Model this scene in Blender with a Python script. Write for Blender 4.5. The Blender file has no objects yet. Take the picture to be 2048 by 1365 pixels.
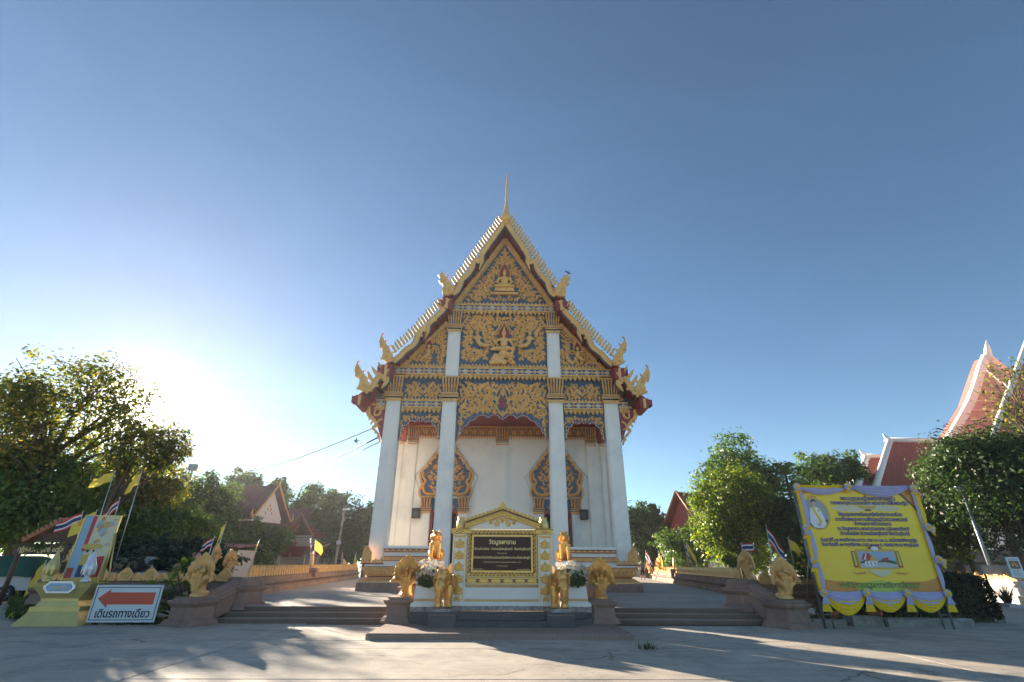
import bpy, math, random
import numpy as np
from mathutils import Vector, Matrix
R = math.radians
PI = math.pi
rng = random.Random(7)
scene = bpy.context.scene
C = scene.collection

# ---------------------------------------------------------------- camera
YAW, PITCH, ROLL, EYE, FPX = -1.2, 24.8, 0.35, 1.6, 967.0
CAMROT = (Matrix.Rotation(R(YAW), 3, 'Z') @ Matrix.Rotation(R(90 + PITCH), 3, 'X') @ Matrix.Rotation(R(ROLL), 3, 'Z'))
cam_data = bpy.data.cameras.new('camera')
cam_data.sensor_width = 36.0
cam_data.lens = 36.0 * FPX / 2048.0
cam_data.clip_start = 0.1
cam_data.clip_end = 4000
cam = bpy.data.objects.new('camera', cam_data)
cam.matrix_world = Matrix.Translation((0, 0, EYE)) @ CAMROT.to_4x4()
C.objects.link(cam)
scene.camera = cam

# ---------------------------------------------------------------- sun, sky, exposure
SUN_AZ, SUN_EL = 37.8, 13.2          # degrees to the left of +Y, above the horizon
SUN = Vector((-math.sin(R(SUN_AZ)) * math.cos(R(SUN_EL)), math.cos(R(SUN_AZ)) * math.cos(R(SUN_EL)), math.sin(R(SUN_EL))))
world = bpy.data.worlds.new('World')
scene.world = world
world.use_nodes = True
wn, wl = world.node_tree.nodes, world.node_tree.links
wn.clear()
wout = wn.new('ShaderNodeOutputWorld')
wbg = wn.new('ShaderNodeBackground')
sky = wn.new('ShaderNodeTexSky')
sky.sky_type = 'NISHITA'
sky.sun_disc = False
sky.sun_elevation = R(SUN_EL)
sky.sun_rotation = R(-SUN_AZ)
sky.altitude = 0
sky.air_density = 0.65
sky.dust_density = 0.05
sky.ozone_density = 3.0
wbg.inputs['Strength'].default_value = 0.05
# the aureole round the low sun
tc = wn.new('ShaderNodeTexCoord')
dot = wn.new('ShaderNodeVectorMath'); dot.operation = 'DOT_PRODUCT'
dot.inputs[1].default_value = SUN
wl.new(tc.outputs['Generated'], dot.inputs[0])
mx = wn.new('ShaderNodeMath'); mx.operation = 'MAXIMUM'; mx.inputs[1].default_value = 0.0
wl.new(dot.outputs['Value'], mx.inputs[0])
# faint streaks of high cloud
cmap = wn.new('ShaderNodeMapping'); cmap.inputs['Rotation'].default_value = (0.0, 0.35, 0.5); cmap.inputs['Scale'].default_value = (1.1, 3.2, 5.0)
wl.new(tc.outputs['Generated'], cmap.inputs[0])
cno = wn.new('ShaderNodeTexNoise'); cno.inputs['Scale'].default_value = 1.6; cno.inputs['Detail'].default_value = 7; cno.inputs['Roughness'].default_value = 0.6; cno.inputs['Distortion'].default_value = 0.5
wl.new(cmap.outputs[0], cno.inputs['Vector'])
crp = wn.new('ShaderNodeValToRGB'); crp.color_ramp.elements[0].position = 0.42; crp.color_ramp.elements[0].color = (0, 0, 0, 1); crp.color_ramp.elements[1].position = 0.85; crp.color_ramp.elements[1].color = (0.12, 0.12, 0.12, 1)
wl.new(cno.outputs[0], crp.inputs[0])
cmul = wn.new('ShaderNodeVectorMath'); cmul.operation = 'MULTIPLY_ADD'
wl.new(crp.outputs[0], cmul.inputs[0]); wl.new(sky.outputs['Color'], cmul.inputs[1]); wl.new(sky.outputs['Color'], cmul.inputs[2])
ctint = wn.new('ShaderNodeVectorMath'); ctint.operation = 'MULTIPLY'; ctint.inputs[1].default_value = (0.90, 0.92, 0.79)
wl.new(cmul.outputs[0], ctint.inputs[0])
prev = ctint.outputs[0]
for power, colour in ((26, (0.85, 0.40, 0.20)), (420, (3.0, 2.4, 2.0)), (1500, (30.0, 28.5, 26.0))):
    pw = wn.new('ShaderNodeMath'); pw.operation = 'POWER'; pw.inputs[1].default_value = power
    wl.new(mx.outputs[0], pw.inputs[0])
    ma = wn.new('ShaderNodeVectorMath'); ma.operation = 'MULTIPLY_ADD'
    ma.inputs[1].default_value = colour
    wl.new(pw.outputs[0], ma.inputs[0]); wl.new(prev, ma.inputs[2])
    prev = ma.outputs[0]
wl.new(prev, wbg.inputs['Color'])
wl.new(wbg.outputs[0], wout.inputs['Surface'])

sun_data = bpy.data.lights.new('sun', 'SUN')
sun_data.energy = 3.7
sun_data.angle = R(0.55)
sun_data.color = (1.0, 0.86, 0.68)
sun_obj = bpy.data.objects.new('sun', sun_data)
sun_obj.rotation_euler = (-SUN).to_track_quat('-Z', 'Y').to_euler()
sun_obj.location = SUN * 200
C.objects.link(sun_obj)

vs = scene.view_settings
vs.view_transform = 'Standard'
vs.look = 'None'
vs.gamma = 1.0
vs.use_curve_mapping = False
vs.exposure = 2.38
scene.render.film_transparent = False
scene.cycles.use_denoising = True
scene.cycles.max_bounces = 8
scene.cycles.diffuse_bounces = 4
scene.cycles.transparent_max_bounces = 4
scene.cycles.sample_clamp_indirect = 8.0

# ---------------------------------------------------------------- pixel helpers (2048 x 1365 photograph)
def ray(px, py):
    return CAMROT @ Vector(((px - 1024) / FPX, -(py - 682.5) / FPX, -1.0))
def at(px, py, D):
    d = ray(px, py); return Vector((0, 0, EYE)) + d * (D / d.y)
def gr(px, py, z=0.0):
    d = ray(px, py); return Vector((0, 0, EYE)) + d * ((z - EYE) / d.z)

# ---------------------------------------------------------------- materials
MATS = {}
def _nodes(name):
    m = bpy.data.materials.new(name); m.use_nodes = True
    nt = m.node_tree; b = nt.nodes['Principled BSDF']
    return m, nt, b
def ramp(nt, fac, c0, c1, p0=0.3, p1=0.7):
    r = nt.nodes.new('ShaderNodeValToRGB')
    r.color_ramp.elements[0].position = p0; r.color_ramp.elements[0].color = (*c0, 1)
    r.color_ramp.elements[1].position = p1; r.color_ramp.elements[1].color = (*c1, 1)
    nt.links.new(fac, r.inputs[0]); return r
def noise(nt, scale, detail=4, rough=0.55, coord=None, distort=0.0):
    n = nt.nodes.new('ShaderNodeTexNoise')
    n.inputs['Scale'].default_value = scale; n.inputs['Detail'].default_value = detail
    n.inputs['Roughness'].default_value = rough; n.inputs['Distortion'].default_value = distort
    if coord is None:
        g = nt.nodes.new('ShaderNodeNewGeometry'); coord = g.outputs['Position']
    nt.links.new(coord, n.inputs['Vector']); return n
def mixc(nt, fac, a, b, mode='MIX'):
    n = nt.nodes.new('ShaderNodeMix'); n.data_type = 'RGBA'; n.blend_type = mode
    for sock, v in ((n.inputs[0], fac), (n.inputs[6], a), (n.inputs[7], b)):
        if isinstance(v, (int, float)): sock.default_value = v
        elif isinstance(v, tuple): sock.default_value = (*v, 1)
        else: nt.links.new(v, sock)
    return n.outputs[2]
def bump(nt, b, h, strength=0.3, dist=0.02):
    n = nt.nodes.new('ShaderNodeBump'); n.inputs['Strength'].default_value = strength; n.inputs['Distance'].default_value = dist
    nt.links.new(h, n.inputs['Height']); nt.links.new(n.outputs[0], b.inputs['Normal'])
def M(name, col, rough=0.6, metal=0.0, var=0.12, scale=3.0, fine=40.0, bmp=0.15, dirt=None, dscale=1.3, spec=0.5, local=False):
    """paint-like surface: base colour, large and fine variation, optional dirt patches, fine relief"""
    if name in MATS: return MATS[name]
    m, nt, b = _nodes(name)
    lo = tuple(c * (1 - var) for c in col); hi = tuple(min(1, c * (1 + var * 0.7)) for c in col)
    coord = None
    if local:
        t = nt.nodes.new('ShaderNodeTexCoord'); coord = t.outputs['Object']
    n1 = noise(nt, scale, 5, 0.6, coord); c = ramp(nt, n1.outputs[0], lo, hi).outputs[0]
    if dirt:
        n2 = noise(nt, dscale, 6, 0.65, coord); f = ramp(nt, n2.outputs[0], (0, 0, 0), (1, 1, 1), 0.52, 0.72)
        c = mixc(nt, f.outputs[0], c, dirt)
    nt.links.new(c, b.inputs['Base Color'])
    n3 = noise(nt, fine, 3, 0.6, coord)
    rr = ramp(nt, n3.outputs[0], (rough * 0.8,) * 3, (min(1, rough * 1.15),) * 3); nt.links.new(rr.outputs[0], b.inputs['Roughness'])
    b.inputs['Metallic'].default_value = metal
    b.inputs['Specular IOR Level'].default_value = spec
    if bmp: bump(nt, b, n3.outputs[0], bmp, 0.01)
    MATS[name] = m; return m

M('white_wall', (0.90, 0.84, 0.74), 0.6, var=0.05, scale=0.8, bmp=0.05, dirt=(0.70, 0.66, 0.61), dscale=0.35)
M('white_paint', (0.90, 0.85, 0.77), 0.5, var=0.05, scale=1.2, bmp=0.05, dirt=(0.72, 0.71, 0.69), dscale=0.8)
M('white_clean', (0.89, 0.84, 0.76), 0.45, var=0.04, scale=2, bmp=0.04)
M('gold_relief', (0.92, 0.49, 0.16), 0.45, 0.10, var=0.3, scale=5, fine=30, bmp=0.5)
M('gold_orange', (0.84, 0.42, 0.13), 0.5, 0.15, var=0.22, scale=6, fine=30, bmp=0.5)
M('gold_cream', (0.80, 0.47, 0.15), 0.45, 0.12, var=0.12, scale=2, bmp=0.2)
M('gold_statue', (0.82, 0.42, 0.11), 0.33, 0.55, var=0.25, scale=7, fine=25, bmp=0.35, dirt=(0.55, 0.25, 0.05), dscale=4, local=True)
M('gold_matte', (0.84, 0.48, 0.17), 0.45, 0.3, var=0.2, scale=5, fine=25, bmp=0.4, dirt=(0.58, 0.36, 0.13), dscale=3)
M('gold_bright', (0.90, 0.55, 0.14), 0.34, 0.28, var=0.2, scale=12, fine=60, bmp=0.4)
M('gold_box', (0.72, 0.54, 0.20), 0.34, 0.45, var=0.12, scale=2, bmp=0.1)
M('blue_ground', (0.06, 0.115, 0.19), 0.6, var=0.3, scale=4, bmp=0.2)
M('blue_edge', (0.07, 0.11, 0.17), 0.6, var=0.2)
M('pale_blue', (0.45, 0.52, 0.58), 0.5)
M('maroon', (0.30, 0.035, 0.045), 0.55, var=0.2, scale=2)
M('maroon_dark', (0.14, 0.02, 0.03), 0.5, var=0.2)
M('mirror_white', (0.75, 0.75, 0.76), 0.2, 0.3)
M('brown_lace', (0.36, 0.16, 0.05), 0.5, 0.2, var=0.3, scale=8, bmp=0.5)
M('dark_opening', (0.012, 0.012, 0.012), 0.7)
M('granite_dark', (0.055, 0.060, 0.072), 0.45, var=0.35, scale=60, fine=120, bmp=0.15, dirt=(0.10, 0.10, 0.105), dscale=3)
M('black_plastic', (0.015, 0.016, 0.018), 0.5)
M('grey_metal', (0.26, 0.28, 0.30), 0.4, 0.6, var=0.2)
M('light_metal', (0.6, 0.62, 0.64), 0.35, 0.6)
M('wood_dark', (0.10, 0.055, 0.03), 0.6, var=0.35, scale=9)
M('wood_grey', (0.30, 0.25, 0.20), 0.75, var=0.35, scale=12)
M('bark', (0.13, 0.095, 0.065), 0.9, var=0.4, scale=10, fine=25, bmp=0.8)
M('terracotta', (0.42, 0.16, 0.08), 0.7, var=0.25, scale=6)
M('concrete_block', (0.30, 0.285, 0.265), 0.85, var=0.3, scale=5, bmp=0.4, dirt=(0.12, 0.115, 0.10), dscale=2)
M('yellow_cloth', (0.90, 0.60, 0.015), 0.75, var=0.10, scale=5, bmp=0.1)
M('lilac_cloth', (0.46, 0.44, 0.66), 0.75, var=0.08, scale=5, bmp=0.1)
M('earth_dark', (0.06, 0.055, 0.048), 0.9, var=0.3)
M('skin', (0.38, 0.22, 0.15), 0.55)
M('rubber', (0.02, 0.02, 0.02), 0.8)

def streaks(name, col, amount):
    nt = MATS[name].node_tree; b = nt.nodes['Principled BSDF']; src = b.inputs['Base Color'].links[0].from_socket
    g = nt.nodes.new('ShaderNodeNewGeometry'); mp = nt.nodes.new('ShaderNodeMapping'); mp.inputs['Scale'].default_value = (7.0, 7.0, 0.22); nt.links.new(g.outputs['Position'], mp.inputs[0])
    n = noise(nt, 1.0, 6, 0.7, mp.outputs[0]); f = ramp(nt, n.outputs[0], (0, 0, 0), (amount,) * 3, 0.52, 0.72); n2 = noise(nt, 0.5, 3, 0.6); f2 = ramp(nt, n2.outputs[0], (0, 0, 0), (1, 1, 1), 0.45, 0.65)
    m = nt.nodes.new('ShaderNodeMath'); m.operation = 'MULTIPLY'; nt.links.new(f.outputs[0], m.inputs[0]); nt.links.new(f2.outputs[0], m.inputs[1]); nt.links.new(mixc(nt, m.outputs[0], src, col), b.inputs['Base Color'])
for nm_s, am in (('white_wall', 0.55), ('white_paint', 0.6), ('white_clean', 0.45)): streaks(nm_s, (0.50, 0.47, 0.42), am)
def sandstone():
    m, nt, b = _nodes('sandstone')
    n1 = noise(nt, 1.6, 8, 0.65); n2 = noise(nt, 55, 3, 0.7); n3 = noise(nt, 0.7, 6, 0.7)
    c = ramp(nt, n1.outputs[0], (0.25, 0.15, 0.115), (0.42, 0.27, 0.20), 0.3, 0.75).outputs[0]
    f = ramp(nt, n3.outputs[0], (0, 0, 0), (1, 1, 1), 0.5, 0.75)
    c = mixc(nt, f.outputs[0], c, (0.15, 0.11, 0.09))
    f2 = ramp(nt, n2.outputs[0], (0.75,) * 3, (1.1,) * 3)
    c = mixc(nt, 1.0, c, f2.outputs[0], 'MULTIPLY')
    nt.links.new(c, b.inputs['Base Color']); b.inputs['Roughness'].default_value = 0.85
    bump(nt, b, n2.outputs[0], 0.35, 0.01)
    MATS['sandstone'] = m
sandstone()

def washed_gravel(name, lo, hi):
    m, nt, b = _nodes(name)
    n1 = noise(nt, 0.45, 8, 0.65); n2 = noise(nt, 70, 3, 0.8)
    v = nt.nodes.new('ShaderNodeTexVoronoi'); v.inputs['Scale'].default_value = 45
    g = nt.nodes.new('ShaderNodeNewGeometry'); nt.links.new(g.outputs['Position'], v.inputs['Vector'])
    c = ramp(nt, n1.outputs[0], lo, hi).outputs[0]
    f = ramp(nt, v.outputs['Distance'], (1.12,) * 3, (0.72,) * 3, 0.1, 0.8)
    c = mixc(nt, 1.0, c, f.outputs[0], 'MULTIPLY')
    f2 = ramp(nt, n2.outputs[0], (0.8,) * 3, (1.1,) * 3); c = mixc(nt, 1.0, c, f2.outputs[0], 'MULTIPLY')
    nt.links.new(c, b.inputs['Base Color']); b.inputs['Roughness'].default_value = 0.85
    bump(nt, b, v.outputs['Distance'], 0.25, 0.01)
    MATS[name] = m
washed_gravel('terrace_gravel', (0.34, 0.30, 0.26), (0.50, 0.44, 0.37))
washed_gravel('step_gravel', (0.34, 0.275, 0.215), (0.46, 0.375, 0.295))
washed_gravel('step_riser', (0.17, 0.115, 0.085), (0.25, 0.17, 0.125))
washed_gravel('plinth_gravel', (0.30, 0.20, 0.155), (0.40, 0.28, 0.22))

def concrete():
    m, nt, b = _nodes('concrete')
    g = nt.nodes.new('ShaderNodeNewGeometry')
    n1 = noise(nt, 0.22, 9, 0.68); n2 = noise(nt, 1.5, 9, 0.75, None, 0.6); n3 = noise(nt, 60, 3, 0.7)
    mp = nt.nodes.new('ShaderNodeMapping'); mp.inputs['Scale'].default_value = (0.5, 1.0, 1); mp.inputs['Rotation'].default_value = (0, 0, 0.12)
    nt.links.new(g.outputs['Position'], mp.inputs[0])
    n4 = noise(nt, 1.0, 8, 0.75, mp.outputs[0], 0.3)
    c = ramp(nt, n1.outputs[0], (0.42, 0.36, 0.29), (0.57, 0.495, 0.40), 0.38, 0.66).outputs[0]
    f = ramp(nt, n2.outputs[0], (0.76,) * 3, (1.12,) * 3, 0.3, 0.62); c = mixc(nt, 1.0, c, f.outputs[0], 'MULTIPLY')
    f = ramp(nt, n4.outputs[0], (0.6, 0.6, 0.6), (0, 0, 0), 0.33, 0.50); c = mixc(nt, f.outputs[0], c, (0.15, 0.145, 0.14))
    f = ramp(nt, n4.outputs[0], (0, 0, 0), (0.35,) * 3, 0.58, 0.72); c = mixc(nt, f.outputs[0], c, (0.50, 0.48, 0.45))
    f = ramp(nt, n3.outputs[0], (0.8,) * 3, (1.12,) * 3); c = mixc(nt, 1.0, c, f.outputs[0], 'MULTIPLY')
    # hairline cracks
    sc = nt.nodes.new('ShaderNodeVectorMath'); sc.operation = 'ADD'
    w = noise(nt, 1.1, 6, 0.7); wc = nt.nodes.new('ShaderNodeVectorMath'); wc.operation = 'SCALE'; wc.inputs['Scale'].default_value = 0.9
    nt.links.new(w.outputs[1], wc.inputs[0]); nt.links.new(g.outputs['Position'], sc.inputs[0]); nt.links.new(wc.outputs[0], sc.inputs[1])
    v = nt.nodes.new('ShaderNodeTexVoronoi'); v.feature = 'DISTANCE_TO_EDGE'; v.inputs['Scale'].default_value = 0.32
    nt.links.new(sc.outputs[0], v.inputs['Vector'])
    n5 = noise(nt, 0.5, 2, 0.5); msk = ramp(nt, n5.outputs[0], (0, 0, 0), (0.8, 0.8, 0.8), 0.53, 0.62)
    ck = ramp(nt, v.outputs['Distance'], (1, 1, 1), (0, 0, 0), 0.003, 0.010)
    fm = nt.nodes.new('ShaderNodeMath'); fm.operation = 'MULTIPLY'
    nt.links.new(msk.outputs[0], fm.inputs[0]); nt.links.new(ck.outputs[0], fm.inputs[1])
    c = mixc(nt, fm.outputs[0], c, (0.05, 0.045, 0.04))
    # pitted patches
    v2 = nt.nodes.new('ShaderNodeTexVoronoi'); v2.inputs['Scale'].default_value = 14
    nt.links.new(g.outputs['Position'], v2.inputs['Vector'])
    n6 = noise(nt, 0.6, 4, 0.6); m6 = ramp(nt, n6.outputs[0], (0, 0, 0), (1, 1, 1), 0.56, 0.64)
    pt = ramp(nt, v2.outputs['Distance'], (1, 1, 1), (0, 0, 0), 0.14, 0.24)
    fp = nt.nodes.new('ShaderNodeMath'); fp.operation = 'MULTIPLY'
    nt.links.new(m6.outputs[0], fp.inputs[0]); nt.links.new(pt.outputs[0], fp.inputs[1])
    c = mixc(nt, fp.outputs[0], c, (0.10, 0.095, 0.085))
    nt.links.new(c, b.inputs['Base Color']); b.inputs['Roughness'].default_value = 0.82
    hs = nt.nodes.new('ShaderNodeMath'); hs.operation = 'SUBTRACT'
    nt.links.new(n2.outputs[0], hs.inputs[0]); nt.links.new(fp.outputs[0], hs.inputs[1])
    bump(nt, b, hs.outputs[0], 0.5, 0.015)
    MATS['concrete'] = m
concrete()

def tile_mat(name, lo, hi, dark):
    m, nt, b = _nodes(name)
    t = nt.nodes.new('ShaderNodeTexCoord')
    n1 = noise(nt, 0.6, 6, 0.65); n2 = noise(nt, 7, 4, 0.7)
    c = ramp(nt, n2.outputs[0], lo, hi).outputs[0]
    f = ramp(nt, n1.outputs[0], (0, 0, 0), (1, 1, 1), 0.5, 0.75); c = mixc(nt, f.outputs[0], c, dark)
    nt.links.new(c, b.inputs['Base Color']); b.inputs['Roughness'].default_value = 0.5
    bump(nt, b, n2.outputs[0], 0.4, 0.02)
    MATS[name] = m
tile_mat('roof_orange', (0.42, 0.10, 0.07), (0.55, 0.15, 0.105), (0.36, 0.09, 0.065))
tile_mat('roof_rust', (0.10, 0.035, 0.03), (0.20, 0.055, 0.045), (0.06, 0.03, 0.028))
tile_mat('roof_maroon', (0.20, 0.03, 0.035), (0.28, 0.05, 0.05), (0.14, 0.03, 0.03))

def leaf_mat(name, dark, light, yellow=0.0, trans=0.45, tint=(0.45, 0.42, 0.04), through=(1.9, 2.1, 0.7)):
    m, nt, b = _nodes(name)
    g = nt.nodes.new('ShaderNodeNewGeometry')
    c = ramp(nt, g.outputs['Random Per Island'], dark, light, 0.0, 0.85).outputs[0]
    n1 = noise(nt, 0.5, 3, 0.5); f = ramp(nt, n1.outputs[0], (0.72,) * 3, (1.15,) * 3, 0.3, 0.7)
    c = mixc(nt, 1.0, c, f.outputs[0], 'MULTIPLY')
    if yellow:
        fy = ramp(nt, g.outputs['Random Per Island'], (0, 0, 0), (1, 1, 1), 1 - yellow, 1 - yellow + 0.03)
        c = mixc(nt, fy.outputs[0], c, tint)
    nt.links.new(c, b.inputs['Base Color']); b.inputs['Roughness'].default_value = 0.45
    b.inputs['Specular IOR Level'].default_value = 0.35
    tr = nt.nodes.new('ShaderNodeBsdfTranslucent')
    tcol = mixc(nt, 1.0, c, through, 'MULTIPLY'); nt.links.new(tcol, tr.inputs[0])
    ms = nt.nodes.new('ShaderNodeMixShader'); ms.inputs[0].default_value = trans
    out = nt.nodes['Material Output']
    nt.links.new(b.outputs[0], ms.inputs[1]); nt.links.new(tr.outputs[0], ms.inputs[2]); nt.links.new(ms.outputs[0], out.inputs[0])
    MATS[name] = m
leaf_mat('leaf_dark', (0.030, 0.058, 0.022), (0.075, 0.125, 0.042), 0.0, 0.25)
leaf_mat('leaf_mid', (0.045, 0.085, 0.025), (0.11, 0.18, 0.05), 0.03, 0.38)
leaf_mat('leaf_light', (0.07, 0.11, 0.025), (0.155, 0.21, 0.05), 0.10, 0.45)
leaf_mat('leaf_warm', (0.075, 0.09, 0.028), (0.16, 0.17, 0.05), 0.15, 0.5, (0.30, 0.20, 0.05))
leaf_mat('leaf_hedge', (0.012, 0.026, 0.012), (0.028, 0.055, 0.022), 0.0, 0.15)
leaf_mat('grass_blades', (0.030, 0.055, 0.018), (0.075, 0.11, 0.035), 0.06, 0.35)
leaf_mat('petal_white', (0.66, 0.60, 0.46), (0.80, 0.78, 0.72), 0.0, 0.3, through=(1.0, 1.0, 1.0))
leaf_mat('petal_pink', (0.62, 0.34, 0.30), (0.80, 0.55, 0.45), 0.0, 0.3, through=(1.0, 1.0, 1.0))
leaf_mat('petal_yellow', (0.75, 0.50, 0.02), (0.85, 0.62, 0.05), 0.0, 0.4, through=(1.0, 1.0, 1.0))
leaf_mat('dry_twig', (0.10, 0.075, 0.05), (0.19, 0.14, 0.09), 0.0, 0.1)

def flagmat(name, col):
    m, nt, b = _nodes(name)
    b.inputs['Base Color'].default_value = (*col, 1); b.inputs['Roughness'].default_value = 0.8
    w = nt.nodes.new('ShaderNodeTexWave'); w.inputs['Scale'].default_value = 60
    tr = nt.nodes.new('ShaderNodeBsdfTranslucent'); tr.inputs[0].default_value = (*col, 1)
    ms = nt.nodes.new('ShaderNodeMixShader'); ms.inputs[0].default_value = 0.45
    nt.links.new(b.outputs[0], ms.inputs[1]); nt.links.new(tr.outputs[0], ms.inputs[2]); nt.links.new(ms.outputs[0], nt.nodes['Material Output'].inputs[0])
    MATS[name] = m
flagmat('flag_yellow', (0.88, 0.68, 0.10)); flagmat('flag_red', (0.62, 0.05, 0.07)); flagmat('flag_white', (0.80, 0.78, 0.75)); flagmat('flag_blue', (0.06, 0.07, 0.22))
flagmat('emblem_orange', (0.80, 0.36, 0.05))
def flat(name, col, rough=0.45): return M(name, col, rough, var=0.05, scale=3, bmp=0.03)

# ---------------------------------------------------------------- mesh builder
class MB:
    def __init__(self): self.v = []; self.f = []; self.m = []; self.s = []
    def add(self, vs, fs, mi=0, smooth=False):
        o = len(self.v); self.v += [tuple(p) for p in vs]
        for f in fs: self.f.append([i + o for i in f]); self.m.append(mi); self.s.append(smooth)
        return self
    def box(self, x0, x1, y0, y1, z0, z1, mi=0):
        return self.add([(x0,y0,z0),(x1,y0,z0),(x1,y1,z0),(x0,y1,z0),(x0,y0,z1),(x1,y0,z1),(x1,y1,z1),(x0,y1,z1)],
                        [(0,3,2,1),(4,5,6,7),(0,1,5,4),(1,2,6,5),(2,3,7,6),(3,0,4,7)], mi)
    def prism(self, poly, y0, y1, mi=0, side=None):
        """poly in (x, z), extruded from y0 (towards the viewer) to y1"""
        n = len(poly); a = sum(poly[i][0]*poly[(i+1)%n][1]-poly[(i+1)%n][0]*poly[i][1] for i in range(n))
        if a < 0: poly = poly[::-1]
        vs = [(x, y0, z) for x, z in poly] + [(x, y1, z) for x, z in poly]
        self.add(vs, [list(range(n)), list(range(2*n-1, n-1, -1))], mi)
        o = len(self.v) - 2*n
        for i in range(n):
            j = (i+1) % n
            self.f.append([o+j, o+i, o+n+i, o+n+j]); self.m.append(mi if side is None else side); self.s.append(False)
        return self
    def loft(self, secs, mi=0, smooth=False, cap=True, closed=True):
        n = len(secs[0]); vs = [p for s in secs for p in s]; fs = []
        for k in range(len(secs)-1):
            for i in range(n if closed else n-1):
                j = (i+1) % n
                fs.append((k*n+i, k*n+j, (k+1)*n+j, (k+1)*n+i))
        self.add(vs, fs, mi, smooth)
        if cap:
            o = len(self.v) - len(vs)
            self.f.append([o+i for i in range(n-1, -1, -1)]); self.m.append(mi); self.s.append(False)
            self.f.append([o+(len(secs)-1)*n+i for i in range(n)]); self.m.append(mi); self.s.append(False)
        return self
    def stack(self, prof, plan, cx=0, cy=0, mi=0, rot=0.0):
        """prof: (z, scale_x, scale_y); plan: unit polygon"""
        c, s = math.cos(rot), math.sin(rot)
        secs = []
        for z, sx, sy in prof:
            secs.append([(cx + x*sx*c - y*sy*s, cy + x*sx*s + y*sy*c, z) for x, y in plan])
        return self.loft(secs, mi)
    def lathe(self, prof, n=16, cx=0, cy=0, mi=0, sx=1, sy=1, smooth=True):
        return self.loft([[(cx + r*sx*math.cos(2*PI*i/n), cy + r*sy*math.sin(2*PI*i/n), z) for i in range(n)] for r, z in prof], mi, smooth)
    def tube(self, pts, rad, n=6, mi=0, smooth=True):
        pts = [Vector(p) for p in pts]
        if isinstance(rad, (int, float)): rad = [rad]*len(pts)
        secs = []; up = None
        for i, p in enumerate(pts):
            d = (pts[min(i+1, len(pts)-1)] - pts[max(i-1, 0)]).normalized()
            if up is None:
                a = Vector((0, 0, 1)) if abs(d.z) < 0.9 else Vector((1, 0, 0)); up = (a - d*a.dot(d)).normalized()
            else:
                up = (up - d*up.dot(d)).normalized()
            w = d.cross(up)
            secs.append([p + (up*math.cos(2*PI*k/n) + w*math.sin(2*PI*k/n))*rad[i] for k in range(n)])
        return self.loft(secs, mi, smooth)
    def ell(self, c, r, nu=12, nv=8, mi=0, rot=None):
        vs = []; fs = []
        for j in range(nv+1):
            t = PI*j/nv
            for i in range(nu):
                p = Vector((r[0]*math.sin(t)*math.cos(2*PI*i/nu), r[1]*math.sin(t)*math.sin(2*PI*i/nu), r[2]*math.cos(t)))
                if rot: p = rot @ p
                vs.append(Vector(c) + p)
        for j in range(nv):
            for i in range(nu):
                k = (i+1) % nu
                fs.append((j*nu+i, (j+1)*nu+i, (j+1)*nu+k, j*nu+k))
        return self.add(vs, fs, mi, True)
    def ridge(self, pts, wid, h, y=0.0, mi=0, T=None):
        """a raised strip with a ridge along a path in (x, z); towards the viewer by h"""
        n = len(pts); vs = []; fs = []
        for i, (x, z) in enumerate(pts):
            ax, az = pts[max(i-1, 0)]; bx, bz = pts[min(i+1, n-1)]
            dx, dz = bx-ax, bz-az; l = math.hypot(dx, dz) or 1; nx, nz = -dz/l, dx/l
            w = wid[i]/2 if not isinstance(wid, (int, float)) else wid/2
            hh = h*min(1, (w/(0.02+max(wid if not isinstance(wid, (int, float)) else [wid])/2))+0.25)
            vs += [(x+nx*w, y, z+nz*w), (x+nx*w*0.45, y-hh*0.8, z+nz*w*0.45), (x-nx*w*0.3, y-hh, z-nz*w*0.3), (x-nx*w, y, z-nz*w)]
        for i in range(n-1):
            for k in range(3):
                fs.append((i*4+k, i*4+k+1, (i+1)*4+k+1, (i+1)*4+k))
        if T: vs = [T(*p) for p in vs]
        return self.add(vs, fs, mi, False)
    def build(self, name, mats, parent=None, loc=None, smooth=None):
        me = bpy.data.meshes.new(name)
        me.from_pydata(self.v, [], self.f)
        if isinstance(mats, str): mats = [mats]
        for k in mats: me.materials.append(MATS[k])
        me.polygons.foreach_set('material_index', self.m)
        me.polygons.foreach_set('use_smooth', self.s if smooth is None else [smooth]*len(self.f))
        me.update()
        return put(name, me, parent, loc)

def put(name, me, parent=None, loc=None):
    o = bpy.data.objects.new(name, me); C.objects.link(o)
    if loc is not None: o.location = loc
    if parent is not None:
        o.parent = parent
        if parent.get('_w'): o.matrix_parent_inverse = Matrix.Translation(parent.location).inverted()
    return o
def tag(o, label=None, cat=None, group=None, kind=None):
    if label: o['label'] = label
    if cat: o['category'] = cat
    if group: o['group'] = group
    if kind: o['kind'] = kind
    return o
def thing(name, label, cat, loc=(0, 0, 0), rotz=0.0, group=None, worldcoords=False):
    o = bpy.data.objects.new(name, None); C.objects.link(o); o.location = loc; o.rotation_euler = (0, 0, rotz)
    o.empty_display_size = 0.3
    if worldcoords: o['_w'] = 1
    return tag(o, label, cat, group)
def dup(root, loc, rotz=0.0, label=None, group=None, scale=None):
    r = root.copy(); C.objects.link(r); r.location = loc; r.rotation_euler = (0, 0, rotz)
    if scale: r.scale = scale if not isinstance(scale, (int, float)) else (scale,)*3
    if label: r['label'] = label
    if group: r['group'] = group
    for ch in list(root.children):
        c = ch.copy(); C.objects.link(c); c.parent = r
        for g in list(ch.children):
            d = g.copy(); C.objects.link(d); d.parent = c
    return r
def child_copy(src, parent, loc, rot=(0, 0, 0), scale=(1, 1, 1)):
    o = bpy.data.objects.new(src.name.split('.')[0], src.data); C.objects.link(o); o.parent = parent
    o.location = loc; o.rotation_euler = rot; o.scale = scale; return o
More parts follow.
